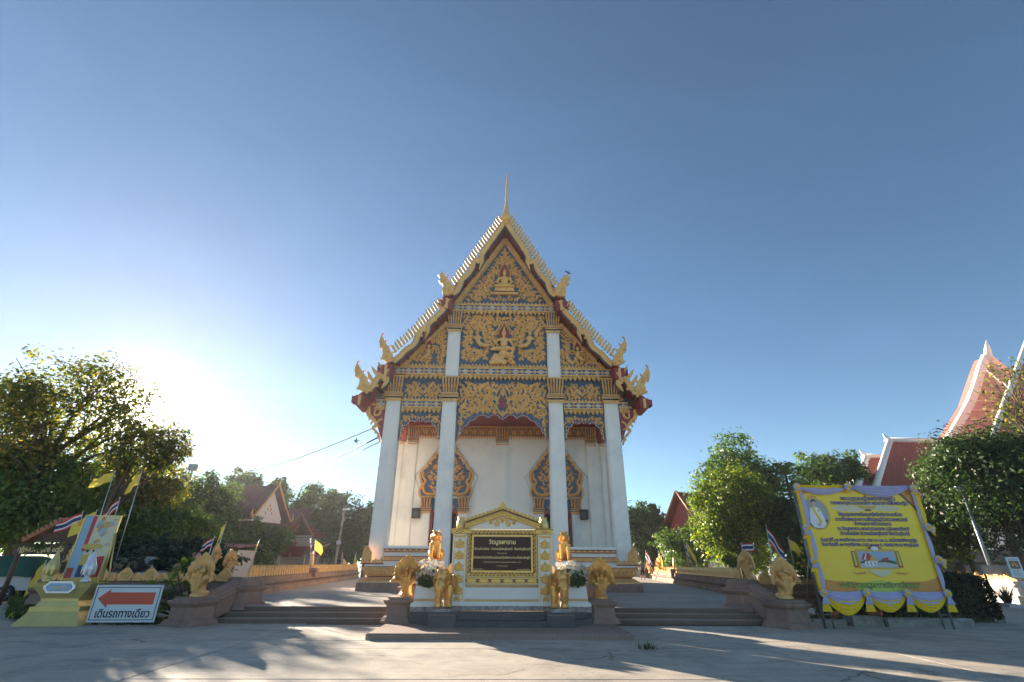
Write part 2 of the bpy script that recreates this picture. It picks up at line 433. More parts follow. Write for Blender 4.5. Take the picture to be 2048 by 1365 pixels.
def fuse(mb, name, mats, parent=None, voxel=0.02, smooth=4, loc=None):
    """one continuous skin over everything in mb"""
    o = mb.build(name, mats, None, None, True)
    r = o.modifiers.new('r', 'REMESH'); r.mode = 'VOXEL'; r.voxel_size = voxel; r.use_smooth_shade = True
    if smooth:
        s = o.modifiers.new('s', 'SMOOTH'); s.factor = 0.5; s.iterations = smooth
    dg = bpy.context.evaluated_depsgraph_get()
    me = bpy.data.meshes.new_from_object(o.evaluated_get(dg)); me.name = name
    old = o.data; bpy.data.objects.remove(o); bpy.data.meshes.remove(old)
    if isinstance(mats, str): mats = [mats]
    me.materials.clear()
    for k in mats: me.materials.append(MATS[k])
    me.polygons.foreach_set('use_smooth', [True]*len(me.polygons))
    return put(name, me, parent, loc)
def text(name, body, size, mat, parent, loc, rot=(PI/2, 0, 0), width=None, align='CENTER', extrude=0.002, bold=0.0):
    c = bpy.data.curves.new(name, 'FONT'); c.body = body; c.size = size; c.align_x = align; c.extrude = extrude; c.resolution_u = 2; c.offset = bold
    t = bpy.data.objects.new(name, c); C.objects.link(t)
    bpy.context.view_layer.update()
    me = bpy.data.meshes.new_from_object(t.evaluated_get(bpy.context.evaluated_depsgraph_get())); me.name = name
    bpy.data.objects.remove(t); bpy.data.curves.remove(c)
    me.materials.clear(); me.materials.append(MATS[mat])
    sx = 1.0
    if width and len(me.vertices):
        xs = [v.co.x for v in me.vertices]; sx = width / max(1e-6, (max(xs)-min(xs)))
    o = put(name, me, parent); o.location = loc; o.rotation_euler = rot; o.scale = (sx, 1, 1)
    return o
SQ = [(-1, -1), (1, -1), (1, 1), (-1, 1)]
def redent(n=0.16, k=2):
    """square plan with stepped corners"""
    pts = []
    st = [(1, -1 + n*k)]
    for i in range(k): st += [(1 - n*i/1.0 - n*0.0, -1 + n*(k-i))] if i == 0 else []
    q = []
    for i in range(k+1): q.append((1 - n*i, 1 - n*(k-i))); 
    cor = []
    for i in range(k):
        cor.append((1 - n*i, 1 - n*(k-i))); cor.append((1 - n*(i+1), 1 - n*(k-i)))
    cor.append((1 - n*k, 1))
    for r in range(4):
        c, s = (1, 0, -1, 0)[r], (0, 1, 0, -1)[r]
        pts += [(x*c - y*s, x*s + y*c) for x, y in cor]
    return pts
CH = lambda c=0.4: [(-1+c, -1), (1-c, -1), (1, -1+c), (1, 1-c), (1-c, 1), (-1+c, 1), (-1, 1-c), (-1, -1+c)]
def inside(poly, x, z):
    r = False; n = len(poly)
    for i in range(n):
        x1, z1 = poly[i]; x2, z2 = poly[(i+1) % n]
        if (z1 > z) != (z2 > z) and x < (x2-x1)*(z-z1)/(z2-z1)+x1: r = not r
    return r
# ---------------------------------------------------------------- ground, forecourt slabs, terrace, steps
TZ = 0.40
g = MB(); g.add([(-900, -300, -0.03), (900, -300, -0.03), (900, 1500, -0.03), (-900, 1500, -0.03)], [(0, 1, 2, 3)])
ground = tag(g.build('ground', 'concrete'), kind='structure')
sx = [-48, -36, -27, -19, -12.2, -5.62, 8.1, 14.6, 22, 30, 40]
sy = [-22, -13, -6, 0, 5.4, 8.9, 11.86, 13.0, 16.2, 20.4, 25, 30]
jb = MB(); jb.add([(-48, -22, -0.022), (40, -22, -0.022), (40, 30, -0.022), (-48, 30, -0.022)], [(0, 1, 2, 3)]); tag(jb.build('joint_bed', 'earth_dark'), kind='structure')
for i in range(len(sx)-1):
    for j in range(len(sy)-1):
        if sy[j] >= 16.2 and -7 < sx[i] < 8: continue  # under the terrace
        e = 0.018; b = 0.004; x0, x1, y0, y1 = sx[i]+e, sx[i+1]-e, sy[j]+e, sy[j+1]-e
        q = MB(); zt = rng.uniform(-0.004, 0.0)
        q.loft([[(x0, y0, -0.028), (x1, y0, -0.028), (x1, y1, -0.028), (x0, y1, -0.028)],
                [(x0, y0, zt-b), (x1, y0, zt-b), (x1, y1, zt-b), (x0, y1, zt-b)],
                [(x0+b, y0+b, zt), (x1-b, y0+b, zt), (x1-b, y1-b, zt), (x0+b, y1-b, zt)]])
        q.build('slab', 'concrete', ground)

tp = [(-8.3, 17.0), (8.5, 17.0), (9.4, 17.8), (10.9, 23.6), (15.2, 55), (15.2, 76), (-14.2, 76), (-13.6, 55), (-10.35, 21.9), (-9.2, 17.8)]
t = MB(); t.loft([[(x, y, -0.02) for x, y in tp], [(x, y, TZ) for x, y in tp]])
terrace = tag(t.build('terrace', 'terrace_gravel'), kind='structure')
for x0, x1, lab in ((-8.2, -2.9, 'left'), (3.0, 8.4, 'right')):
    fl = MB(); fl.box(x0, x1, 16.68, 16.95, -0.02, 0.125)
    fo = tag(fl.build('stair_flight', 'step_gravel'), kind='structure')
    for k in range(3):
        y0 = 16.4 + 0.28*k; z1 = (0.133, 0.266, TZ+0.004)[k]; xx0 = x0 + 0.06*k; xx1 = x1 - 0.1*k
        s = MB(); c = 0.012
        s.loft([[(xx0, y0, z1-0.135), (xx0, y0, z1-c), (xx0, y0+c, z1), (xx0, y0+0.30, z1), (xx0, y0+0.30, z1-0.135)],
                [(xx1, y0, z1-0.135), (xx1, y0, z1-c), (xx1, y0+c, z1), (xx1, y0+0.30, z1), (xx1, y0+0.30, z1-0.135)]])
        s.m[0] = 1; s.build('step', ['step_gravel', 'step_riser'], fo)
pl = MB(); c = 0.03
pl.loft([[(-3.08, 13.12, -0.02), (3.2, 13.2, -0.02), (3.2, 17.1, -0.02), (-3.08, 17.1, -0.02)],
         [(-3.08, 13.12, 0.10), (3.2, 13.2, 0.10), (3.2, 17.1, 0.10), (-3.08, 17.1, 0.10)],
         [(-3.05, 13.15, 0.125), (3.17, 13.23, 0.125), (3.17, 17.1, 0.125), (-3.05, 17.1, 0.125)]])
tag(pl.build('sign_plinth', 'plinth_gravel'), kind='structure')

# ---------------------------------------------------------------- ornament helpers
def flame(mb, x, z, L, ang, curl, w, h, y, mi=0, lobes=2, T=None):
    """a curling flame leaf (kanok) rising from (x, z)"""
    n = 7; pts = [(x, z)]; a = ang; st = L/n
    for i in range(n):
        t = i/n
        a = ang + curl*math.cos(PI*(0.15+1.35*t))
        pts.append((pts[-1][0]+math.cos(a)*st, pts[-1][1]+math.sin(a)*st))
    wid = [1.1*w*(0.35+0.9*math.sin(PI*min(1, 0.25+0.75*i/n)))*(1-(i/n)**3) + 0.004 for i in range(n+1)]
    mb.ridge(pts, wid, h, y, mi, T)
    for k in range(lobes):
        i = 2+k*2; s = -1 if (k % 2) ^ (curl < 0) else 1
        if i < n:
            px, pz = pts[i]; flame(mb, px, pz, L*0.42, a*0.4+ang*0.6 + s*0.55, -curl*0.8*s, w*0.6, h*0.8, y-0.004, mi, 0, T)
def spiral(mb, cx, cz, r, turns, start, hand, w, h, y, mi=0, leaves=8, T=None):
    n = 22; pts = []; wid = []
    for i in range(n+1):
        t = i/n; rr = r*(1-0.86*t); a = start + hand*2*PI*turns*t
        pts.append((cx+rr*math.cos(a), cz+rr*math.sin(a))); wid.append(1.15*w*(1-0.55*t))
    mb.ridge(pts, wid, h, y, mi, T)
    for k in range(leaves):
        i = int(k*(n*0.75)/leaves); px, pz = pts[i]; a = math.atan2(pz-cz, px-cx)
        flame(mb, px, pz, r*0.48, a+hand*0.9, hand*0.7, w*0.7, h*0.8, y, mi, 0, T)
    mb.ridge([(cx-w*0.9, cz), (cx, cz+w*0.2), (cx+w*0.9, cz)], [0.01, w*1.5, 0.01], h*1.3, y, mi, T)
def flamefield(mb, poly, step, L, w, h, y, mi=0, cx=0.0, avoid=None, seed=1, lobes=2, T=None, lean=0.35):
    r = random.Random(seed)
    xs = [p[0] for p in poly]; zs = [p[1] for p in poly]; st = step*1.12
    z = min(zs)+0.03; row = 0
    while z < max(zs):
        x = 0.5*st*(row % 2)+0.06
        while x < max(abs(q-cx) for q in xs):
            jx, jz, k1, k2 = (r.random()-0.5)*st*0.7, (r.random()-0.5)*st*0.7, r.random(), r.random()
            big = 1.35 if k2 > 0.72 else 0.85+0.3*k1
            for side in (1, -1):
                X, Z = cx+side*(x+jx), z+jz
                ang = PI/2 - side*(lean*(0.2+1.5*k1)) + side*0.35*math.sin(Z*2.3+x*1.7); cu = side*(1.0+0.6*k2)*(1 if math.sin(x*3.1+Z*2.2) > 0 else -1)
                l = L*big; xt, zt = X+math.cos(ang)*l*0.5, Z+math.sin(ang)*l*0.5
                if inside(poly, X, Z) and inside(poly, xt, zt) and not (avoid and avoid((X+xt)/2, (Z+zt)/2)):
                    flame(mb, X, Z, l, ang, cu, w*(0.8+0.35*big), h*(0.7+0.5*k1), y-0.015*k2, mi, lobes, T)
            x += st
        z += st*0.80; row += 1
def leafrow(mb, x0, x1, z, h, n, y, d=0.06, up=True, mi=0, fill=0.92, T=None):
    """row of pointed leaves standing on z (or hanging from it)"""
    st = (x1-x0)/n; s = 1 if up else -1
    for i in range(n):
        c = x0+st*(i+0.5); w = st*0.5*fill
        vs = [(c-w, y, z), (c-w*1.0, y-d*0.3, z+s*h*0.4), (c, y-d*0.4, z+s*h), (c+w*1.0, y-d*0.3, z+s*h*0.4), (c+w, y, z), (c, y-d, z+s*h*0.35)]
        if T: vs = [T(*p) for p in vs]
        fs = [(0, 5, 1), (1, 5, 2), (2, 5, 3), (3, 5, 4), (0, 4, 5)]
        mb.add(vs, fs if s < 0 else [f[::-1] for f in fs], mi)
def diamonds(mb, x0, x1, z0, z1, n, y, mg=0, mb_=1, mw=2):
    """moulded band with a row of lozenges"""
    mb.box(x0, x1, y, y+0.2, z0, z1, mb_)
    t = (z1-z0)*0.14
    mb.box(x0, x1, y-0.05, y+0.1, z0-0.02, z0+t, mg); mb.box(x0, x1, y-0.05, y+0.1, z1-t, z1+0.02, mg)
    zc = (z0+z1)/2; hh = (z1-z0)*0.36; st = (x1-x0)/n
    for i in range(n):
        c = x0+st*(i+0.5); w = st*0.36
        mb.prism([(c-w, zc), (c, zc-hh), (c+w, zc), (c, zc+hh)], y-0.015, y+0.05, mw)
        mb.prism([(c-w*0.55, zc), (c, zc-hh*0.55), (c+w*0.55, zc), (c, zc+hh*0.55)], y-0.035, y+0.05, mg)
        for s in (-1, 1):
            e = c+s*st*0.5; q = st*0.17
            mb.prism([(e-s*q, zc), (e-s*0.012, zc-hh*0.9), (e-s*0.012, zc+hh*0.9)], y-0.03, y+0.05, mg)
def catmull(pts, n=6):
    out = []; P_ = [pts[0]] + list(pts) + [pts[-1]]
    for i in range(1, len(P_)-2):
        p0, p1, p2, p3 = P_[i-1:i+3]
        for k in range(n):
            t = k/n
            out.append(tuple(0.5*((2*b)+(-a+c)*t+(2*a-5*b+4*c-d)*t*t+(-a+3*b-3*c+d)*t**3) for a, b, c, d in zip(p0, p1, p2, p3)))
    out.append(tuple(pts[-1])); return out
def board(mb, path, wid, y0, y1, mi=0, taper=None):
    n = len(path); secs = []
    for i, (x, z) in enumerate(path):
        a = path[max(i-1, 0)]; b = path[min(i+1, n-1)]; dx, dz = b[0]-a[0], b[1]-a[1]; l = math.hypot(dx, dz) or 1
        w = (wid if taper is None else wid*taper(i/(n-1)))/2; nx, nz = -dz/l*w, dx/l*w
        secs.append([(x-nx, y1, z-nz), (x-nx, y0+0.03, z-nz), (x-nx*0.5, y0, z-nz*0.5), (x+nx*0.5, y0, z+nz*0.5), (x+nx, y0+0.03, z+nz), (x+nx, y1, z+nz)])
    mb.loft(secs, mi)
mirror = lambda pts: [(-x, z) for x, z in pts]

# ---------------------------------------------------------------- the temple
temple = thing('temple', 'tall white Thai temple hall with golden carved gable and steep tiered roof', 'temple', (0.05, 27, TZ), worldcoords=True)
temple['_w'] = 0
def TP(mb, name, mats, parent=temple, kind=None):
    o = mb.build(name, mats, parent)
    o.matrix_parent_inverse = Matrix.Translation((-0.0, -27, -TZ)) if parent is temple else Matrix.Identity(4)
    if kind: o['kind'] = kind
    return o
# base of the two end bays
for s in (-1, 1):
    b = MB(); cx = s*(6.9+3.62)/2; hx = (6.9-3.62)/2; cy, hy = 36.6, 10.6
    def ring(z0, i0, z1, i1, mi): b.stack([(z0, hx-i0, hy-i0), (z1, hx-i1, hy-i1)], SQ, cx, cy, mi)
    ring(TZ-0.02, 0, 0.77, 0, 0); ring(0.77, 0.06, 0.83, 0.07, 1); ring(0.83, 0.08, 1.0, 0.34, 1); ring(1.0, 0.40, 1.05, 0.40, 2)
    ring(1.05, 0.36, 1.10, 0.30, 3); ring(1.10, 0.30, 1.31, 0.21, 3); ring(1.31, 0.15, 1.34, 0.15, 1); ring(1.34, 0.18, 1.46, 0.17, 3); ring(1.46, 0.15, 1.485, 0.15, 2)
    ring(1.485, 0.24, 1.56, 0.24, 4)
    TP(b, 'base_moulding', ['sandstone', 'gold_matte', 'maroon', 'gold_orange', 'white_clean'])
    x0, x1 = sorted((s*3.75, s*6.75)); e = MB()
    for k in range(9):
        c = x0+(x1-x0)*(k+0.5)/9
        for q in (-1, 1): e.ridge([(c-0.14, 1.355), (c, 1.40+q*0.03), (c+0.14, 1.445)], [0.02, 0.05, 0.02], 0.02, 26.17)
    leafrow(e, x0+0.1, x1-0.1, 1.11, 0.19, 14, 26.235, 0.05)
    TP(e, 'base_carving', 'gold_orange', kind='stuff')
    # parapet with the two carved bands
    x0, x1 = sorted((s*3.52, s*5.86)); d = MB()
    d.box(x0, x1, 26.72, 27.1, 1.56, 1.73, 0); d.box(x0, x1, 26.66, 27.1, 1.73, 1.94, 1); d.box(x0, x1, 26.74, 27.1, 1.94, 2.13, 0)
    d.box(x0, x1, 26.66, 27.1, 2.13, 2.30, 2); d.box(x0, x1, 26.58, 27.12, 2.30, 2.42, 0)
    d.box(x0, x1, 26.63, 26.7, 1.92, 1.955, 2); d.box(x0, x1, 26.63, 26.7, 1.725, 1.75, 2)
    for k in range(8):
        c = x0+(x1-x0)*(k+0.5)/8; w = (x1-x0)/16
        d.prism([(c-w*0.95, 2.215), (c, 2.155), (c+w*0.95, 2.215), (c, 2.275)], 26.63, 26.7, 1)
        for q in (-1, 1): d.prism([(c+q*w*1.0, 2.16), (c+q*w*0.45, 2.16), (c+q*w*1.0, 2.205)], 26.635, 26.7, 1)
    for k in range(18):
        c = x0+(x1-x0)*(k+0.5)/18; d.prism([(c-0.05, 1.80), (c, 1.765), (c+0.05, 1.80), (c+0.05, 1.87), (c, 1.915), (c-0.05, 1.87)], 26.64, 26.7, 1)
    TP(d, 'parapet', ['white_clean', 'gold_orange', 'maroon'])
    # flame corner ornament at the column foot
    f = MB(); X = lambda v: s*v
    f.prism([(X(6.38), 1.62), (X(6.86), 1.62), (X(6.84), 2.0), (X(6.80), 2.28), (X(6.72), 2.42), (X(6.62), 2.40), (X(6.48), 2.22), (X(6.40), 2.12)], 26.3, 26.42)
    for k in range(4):
        zz = 1.68+k*0.17; f.ridge([(X(6.46), zz), (X(6.58), zz+0.12), (X(6.72), zz+0.1)], [0.03, 0.07, 0.02], 0.04, 26.3)
    for k, (q, hh) in enumerate(((6.28, 0.16), (6.16, 0.25), (6.02, 0.18), (5.88, 0.3))):
        f.prism([(X(q-0.07), 1.62), (X(q+0.07), 1.62), (X(q+0.06), 1.62+hh*0.5), (X(q), 1.62+hh), (X(q-0.06), 1.62+hh*0.5)], 26.32, 26.40)
    f.box(*sorted((X(5.8), X(6.9))), 26.28, 26.5, 1.56, 1.62, 1)
    TP(f, 'corner_flame', ['gold_orange', 'maroon'])
# centre stair to the porch
st = MB()
for k in range(6): st.box(-2.6, 2.6, 25.2+0.34*k, 27.6, TZ+0.18*k+0.001, TZ+0.18*(k+1))
st.box(-3.6, 3.6, 27.3, 30.6, TZ, 1.54)
TP(st, 'stair', 'step_gravel')
# columns
RD = redent(0.10, 2)
for x, zb in ((-6.3, 1.56), (-3.08, 0.42), (3.08, 0.42), (6.3, 1.56)):
    c = MB()
    c.stack([(zb, 0.50, 0.50), (zb+0.18, 0.50, 0.50), (zb+0.24, 0.445, 0.445), (10.25, 0.41, 0.41)], RD, x, 27.28)
    TP(c, 'column', 'white_paint')
for x in (-3.05, 3.05):
    c = MB(); c.stack([(11.66, 0.39, 0.30), (14.72, 0.38, 0.30)], RD, x, 27.16); TP(c, 'upper_column', 'white_paint')
def capital(x, y, z0, z1, hw, depth, ribs=6):
    b = MB(); H = z1-z0
    b.stack([(z0+H*0.10, hw*0.98, depth*0.98), (z0+H*0.55, hw*0.92, depth*0.92), (z1, hw*1.16, depth*1.1)], SQ, x, y, 1)
    for zz, o, hh in ((0.0, 1.02, 0.05), (0.12, 1.08, 0.05), (0.20, 1.12, 0.045), (0.27, 1.05, 0.035)):
        b.stack([(z0+H*zz, hw*o, depth*o), (z0+H*(zz+hh), hw*o, depth*o)], SQ, x, y, 0 if zz != 0.20 else 2)
    b.stack([(z1-H*0.06, hw*1.2, depth*1.12), (z1, hw*1.22, depth*1.14)], SQ, x, y, 0)
    for k in range(ribs):
        u = -1+2*(k+0.5)/ribs; w = hw/ribs*0.66
        for lay, (a0, a1, off) in enumerate(((0.30, 0.68, 0.05), (0.52, 0.96, 0.10))):
            za, zb2 = z0+H*a0, z0+H*a1; xa = x+u*hw*(0.95+0.12*lay); xb = x+u*hw*(1.0+0.16*lay); ya = y-depth*(0.96+0.05*lay)-off*0.5
            vs = [(xa-w, ya+0.06, za), (xa, ya-0.02, za), (xa+w, ya+0.06, za), (xb-w, ya-off+0.05, zb2-H*0.06), (xb, ya-off-0.04, zb2), (xb+w, ya-off+0.05, zb2-H*0.06)]
            b.add(vs, [(0, 1, 4, 3), (1, 2, 5, 4)], 0)
    leafrow(b, x-hw*1.05, x+hw*1.05, z0+0.01, H*0.13, ribs+1, y-depth*1.04, 0.03, False, 0)
    return b
for x in (-6.3, -3.08, 3.08, 6.3): TP(capital(x, 27.28, 10.22, 11.66, 0.46, 0.46), 'capital', ['gold_relief', 'blue_ground', 'gold_orange'])
for x in (-3.05, 3.05): TP(capital(x, 27.16, 14.68, 16.08, 0.43, 0.36), 'capital', ['gold_relief', 'blue_ground', 'gold_orange'])

# gable walls (blue ground) with relief
def panel(poly, y, name='gable_panel'):
    p = MB(); p.prism(poly, y, y+0.25); return TP(p, name, 'blue_ground')
GY = 27.15
up_poly = [(-3.15, 16.74), (3.15, 16.74), (0, 21.75)]
p_up = panel([(-3.2, 16.5), (3.2, 16.5), (0, 21.95)], GY)
p_mid = panel([(-2.7, 12.2), (2.7, 12.2), (2.7, 16.3), (-2.7, 16.3)], GY)
rel = MB()
def av_up(x, z): return abs(x) < 0.95-0.30*(z-17.4) and 17.15 < z < 19.7
flamefield(rel, [(-2.62, 16.92), (2.62, 16.92), (0.0, 21.2)], 0.185, 0.36, 0.09, 0.10, GY, avoid=av_up, seed=3)
for s in (-1, 1):
    spiral(rel, s*0.42, 17.15, 0.2, 1.2, PI/2, s, 0.09, 0.1, GY); spiral(rel, s*0.35, 20.0, 0.2, 1.0, -PI/2, s, 0.08, 0.1, GY)
rel.ridge([(0, 20.35), (0, 20.6), (0, 20.85), (0, 21.2)], [0.05, 0.32, 0.22, 0.02], 0.1, GY)
TP(rel, 'carved_relief', 'gold_relief', kind='stuff')
# frame of the upper gable
fr = MB()
for s in (-1, 1):
    board(fr, [(s*3.10, 16.70), (0, 21.80)], 0.22, GY-0.16, GY+0.05, 0)
    board(fr, [(s*2.86, 16.74), (0, 21.46)], 0.08, GY-0.10, GY+0.05, 0)
    for k in range(34):
        t = (k+0.5)/34; x, z = s*2.98*(1-t), 16.72+4.9*t
        fr.ridge([(x, z), (x-s*0.10, z-0.02), (x-s*0.17, z-0.10)], [0.13, 0.10, 0.02], 0.06, GY-0.07, 0)
    for (x0, z0, x1, z1) in ((3.55, 15.05, 6.12, 12.25),):
        board(fr, [(s*x1, z1), (s*x0, z0+0.3)], 0.22, GY-0.14, GY+0.05, 0)
        for k in range(24):
            t = (k+0.5)/24; x, z = s*(x1-0.12+(x0-x1)*t), z1+(z0-z1+0.3)*t
            fr.ridge([(x, z), (x-s*0.10, z-0.03), (x-s*0.15, z-0.11)], [0.12, 0.10, 0.02], 0.06, GY-0.07, 0)
TP(fr, 'gable_frame', 'gold_relief')
bd = MB(); diamonds(bd, -3.35, 3.35, 16.14, 16.58, 9, 26.98); leafrow(bd, -3.1, 3.1, 16.60, 0.22, 26, 27.06, 0.06); TP(bd, 'lozenge_band', ['gold_relief', 'blue_ground', 'pale_blue'])
te = MB(); leafrow(te, -2.62, 2.62, 16.12, 0.30, 20, 26.96, 0.16, False); TP(te, 'hanging_leaf_row', 'gold_relief', kind='stuff')
# middle panel
rel = MB()
def av_mid(x, z): return abs(x) < 0.95 and 12.4 < z < 13.6 or abs(x) < 0.6 and z < 15.2 or (1.25 < abs(x) < 1.95 and 13.6 < z < 14.9)
flamefield(rel, [(-2.56, 12.62), (2.56, 12.62), (2.56, 16.0), (-2.56, 16.0)], 0.20, 0.42, 0.095, 0.10, GY, avoid=av_mid, seed=5)
for s in (-1, 1):
    rel.ridge(catmull([(s*0.05, 15.5), (s*0.55, 14.7), (s*1.0, 14.3), (s*1.35, 14.9), (s*2.0, 15.6)]), 0.12, 0.1, GY)
    rel.ridge(catmull([(s*0.9, 13.4), (s*1.3, 13.2), (s*1.7, 13.5), (s*2.2, 13.2)]), 0.12, 0.1, GY)
leafrow(rel, -2.6, 2.6, 12.36, 0.24, 24, GY-0.02, 0.07)
TP(rel, 'carved_relief', 'gold_relief', kind='stuff')
# seated figure on its throne, upper gable
b = MB(); cz = 17.35
b.prism([(-0.92, cz), (0.92, cz), (0.88, cz+0.13), (-0.88, cz+0.13)], 26.88, 27.1)
b.prism([(-0.66, cz+0.25), (0.66, cz+0.25), (0.58, cz+0.48), (-0.58, cz+0.48)], 26.9, 27.1)
b.prism([(-0.72, cz+0.13), (0.72, cz+0.13), (0.62, cz+0.27), (-0.62, cz+0.27)], 27.0, 27.1, 1)
out = [(-0.72, cz+0.9), (-0.5, cz+1.1), (-0.38, cz+1.45), (-0.34, cz+1.85), (0, cz+2.42), (0.34, cz+1.85), (0.38, cz+1.45), (0.5, cz+1.1), (0.72, cz+0.9), (0.5, cz+0.5), (-0.5, cz+0.5)]
b.prism(out, 27.06, 27.12, 1)
o2 = [out[-2]] + out[:9] + [out[8]]; b.ridge(catmull(out[:9]), 0.09, 0.06, 27.07, 0)
thr = TP(b, 'throne', ['gold_relief', 'maroon'])
b = MB()
b.ell((0, 26.95, cz+0.62), (0.62, 0.20, 0.13)); b.ell((-0.5, 26.93, cz+0.60), (0.22, 0.18, 0.11)); b.ell((0.5, 26.93, cz+0.60), (0.22, 0.18, 0.11))
b.ell((0, 26.98, cz+1.0), (0.26, 0.15, 0.38)); b.ell((0, 26.98, cz+1.22), (0.36, 0.13, 0.14))
for s in (-1, 1): b.tube([(s*0.34, 26.97, cz+1.24), (s*0.47, 26.96, cz+0.92), (s*0.28, 26.9, cz+0.72), (0.02, 26.84, cz+0.72)], [0.10, 0.085, 0.07, 0.06], 8)
b.tube([(0, 26.98, cz+1.3), (0, 26.97, cz+1.5)], 0.09, 8); b.ell((0, 26.95, cz+1.62), (0.15, 0.15, 0.19)); b.ell((0, 26.97, cz+1.80), (0.10, 0.10, 0.10)); b.tube([(0, 26.97, cz+1.85), (0, 26.98, cz+2.08)], [0.05, 0.01], 8)
TPf = lambda mb, nm, mt, vox: (lambda o: (setattr(o, 'matrix_parent_inverse', Matrix.Translation((0, -27, -TZ))), o)[1])(fuse(mb, nm, mt, temple, vox, 3))
TPf(b, 'carved_seated_figure', 'gold_bright', 0.03)
# four-armed seated figure on a rock, middle panel
b = MB(); cz = 12.5
for k in range(26):
    a = rng.random(); b.ell((rng.uniform(-0.72, 0.72)*(1-0.4*a), 27.0-0.05*a, cz+0.1+0.75*a), (0.2, 0.16, 0.15), 8, 6)
b.ell((0.0, 26.9, cz+1.02), (0.30, 0.16, 0.18)); b.tube([(-0.05, 26.85, cz+1.0), (-0.42, 26.8, cz+0.98), (-0.78, 26.82, cz+0.92)], [0.16, 0.14, 0.09], 8)
b.tube([(0.1, 26.85, cz+1.05), (0.62, 26.75, cz+0.92), (0.42, 26.8, cz+0.45), (0.4, 26.78, cz+0.22)], [0.17, 0.13, 0.09, 0.06], 8); b.ell((0.44, 26.75, cz+0.2), (0.13, 0.08, 0.05))
b.ell((0.02, 26.95, cz+1.42), (0.24, 0.15, 0.34)); b.ell((0.02, 26.95, cz+1.65), (0.34, 0.13, 0.13))
b.tube([(0.02, 26.95, cz+1.7), (0.02, 26.95, cz+1.95)], 0.09, 8); b.ell((0.02, 26.92, cz+2.05), (0.15, 0.14, 0.18)); b.tube([(0.02, 26.94, cz+2.15), (0.02, 26.95, cz+2.35), (0.02, 26.96, cz+2.6)], [0.13, 0.08, 0.015], 8)
for pts in ([(-0.3, 26.95, cz+1.66), (-0.52, 26.9, cz+1.35), (-0.3, 26.82, cz+1.2)], [(-0.3, 26.97, cz+1.68), (-0.6, 26.95, cz+1.5), (-0.68, 26.93, cz+1.85)],
            [(0.34, 26.95, cz+1.66), (0.56, 26.9, cz+1.32), (0.62, 26.8, cz+1.02)], [(0.34, 26.97, cz+1.68), (0.66, 26.95, cz+1.6), (0.72, 26.93, cz+1.98)]):
    b.tube(pts, [0.09, 0.075, 0.055], 8)
b.tube([(-0.42, 26.8, cz+0.85), (-0.42, 26.82, cz+2.05)], 0.025, 6); b.ell((-0.68, 26.93, cz+1.98), (0.12, 0.05, 0.12)); b.ell((0.72, 26.93, cz+2.08), (0.09, 0.06, 0.13))
TPf(b, 'carved_deity_figure', 'gold_relief', 0.03)
h = MB(); hz = cz+1.72; hal = [(0.02-0.36, hz+0.28), (0.02-0.32, hz+0.55), (0.02-0.12, hz+0.85), (0.02, hz+1.15), (0.02+0.12, hz+0.85), (0.02+0.32, hz+0.55), (0.02+0.36, hz+0.28), (0.22, hz), (-0.18, hz)]
h.prism(hal, 27.0, 27.12, 0); h.ridge(catmull(hal[:7]), 0.06, 0.05, 27.0, 1); TP(h, 'halo', ['maroon', 'gold_relief'])
for s in (-1, 1):
    b = MB(); cx, cz2 = s*1.6, 14.2
    b.ell((cx, 27.0, cz2+0.05), (0.17, 0.12, 0.25)); b.ell((cx+s*0.03, 27.0, cz2+0.42), (0.12, 0.11, 0.13)); b.tube([(cx+s*0.02, 27.0, cz2+0.5), (cx+s*0.02, 27.02, cz2+0.72)], [0.07, 0.01], 6)
    b.tube([(cx-s*0.15, 27, cz2+0.15), (cx-s*0.28, 26.95, cz2-0.02), (cx-s*0.05, 26.9, cz2+0.08)], [0.06, 0.055, 0.04], 6)
    b.tube([(cx+s*0.15, 27, cz2+0.15), (cx+s*0.30, 26.95, cz2-0.02), (cx+s*0.05, 26.9, cz2+0.08)], [0.06, 0.055, 0.04], 6)
    b.tube([(cx, 27.0, cz2-0.15), (cx-s*0.2, 26.98, cz2-0.4), (cx-s*0.6, 26.98, cz2-0.5), (cx-s*0.85, 27, cz2-0.35)], [0.15, 0.15, 0.10, 0.02], 8)
    TPf(b, 'carved_flying_figure', 'gold_relief', 0.03)
# side triangles
for s in (-1, 1):
    poly = [(s*3.42, 12.2), (s*6.3, 12.2), (s*3.42, 15.5)]; panel(poly, GY)
    rel = MB(); flamefield(rel, [(s*3.5, 12.60), (s*5.8, 12.60), (s*3.5, 15.05)], 0.185, 0.36, 0.09, 0.10, GY, cx=s*4.2, seed=8+s)
    leafrow(rel, *sorted((s*3.45, s*6.2)), 12.36, 0.24, 13, GY-0.02, 0.07)
    TP(rel, 'carved_relief', 'gold_relief', kind='stuff')
    b = MB(); cx = s*4.55; cz2 = 13.35
    b.prism([(cx-0.2, cz2+0.15), (cx+0.2, cz2+0.15), (cx+0.17, cz2+0.45), (cx, cz2+0.85), (cx-0.17, cz2+0.45)], 27.02, 27.12, 1); b.ell((cx, 27.0, cz2+0.28), (0.12, 0.1, 0.14)); b.ell((cx, 27.0, cz2-0.1), (0.16, 0.1, 0.24))
    for q in (-1, 1): b.tube([(cx+q*0.1, 27, cz2+0.05), (cx+q*0.4, 26.95, cz2+0.1), (cx+q*0.7, 26.97, cz2+0.05)], [0.06, 0.05, 0.03], 6)
    b.tube([(cx, 27, cz2-0.25), (cx+s*0.3, 26.97, cz2-0.5), (cx+s*0.7, 27, cz2-0.45)], [0.12, 0.1, 0.02], 6)
    TP(b, 'carved_archer_figure', ['gold_relief', 'maroon'])
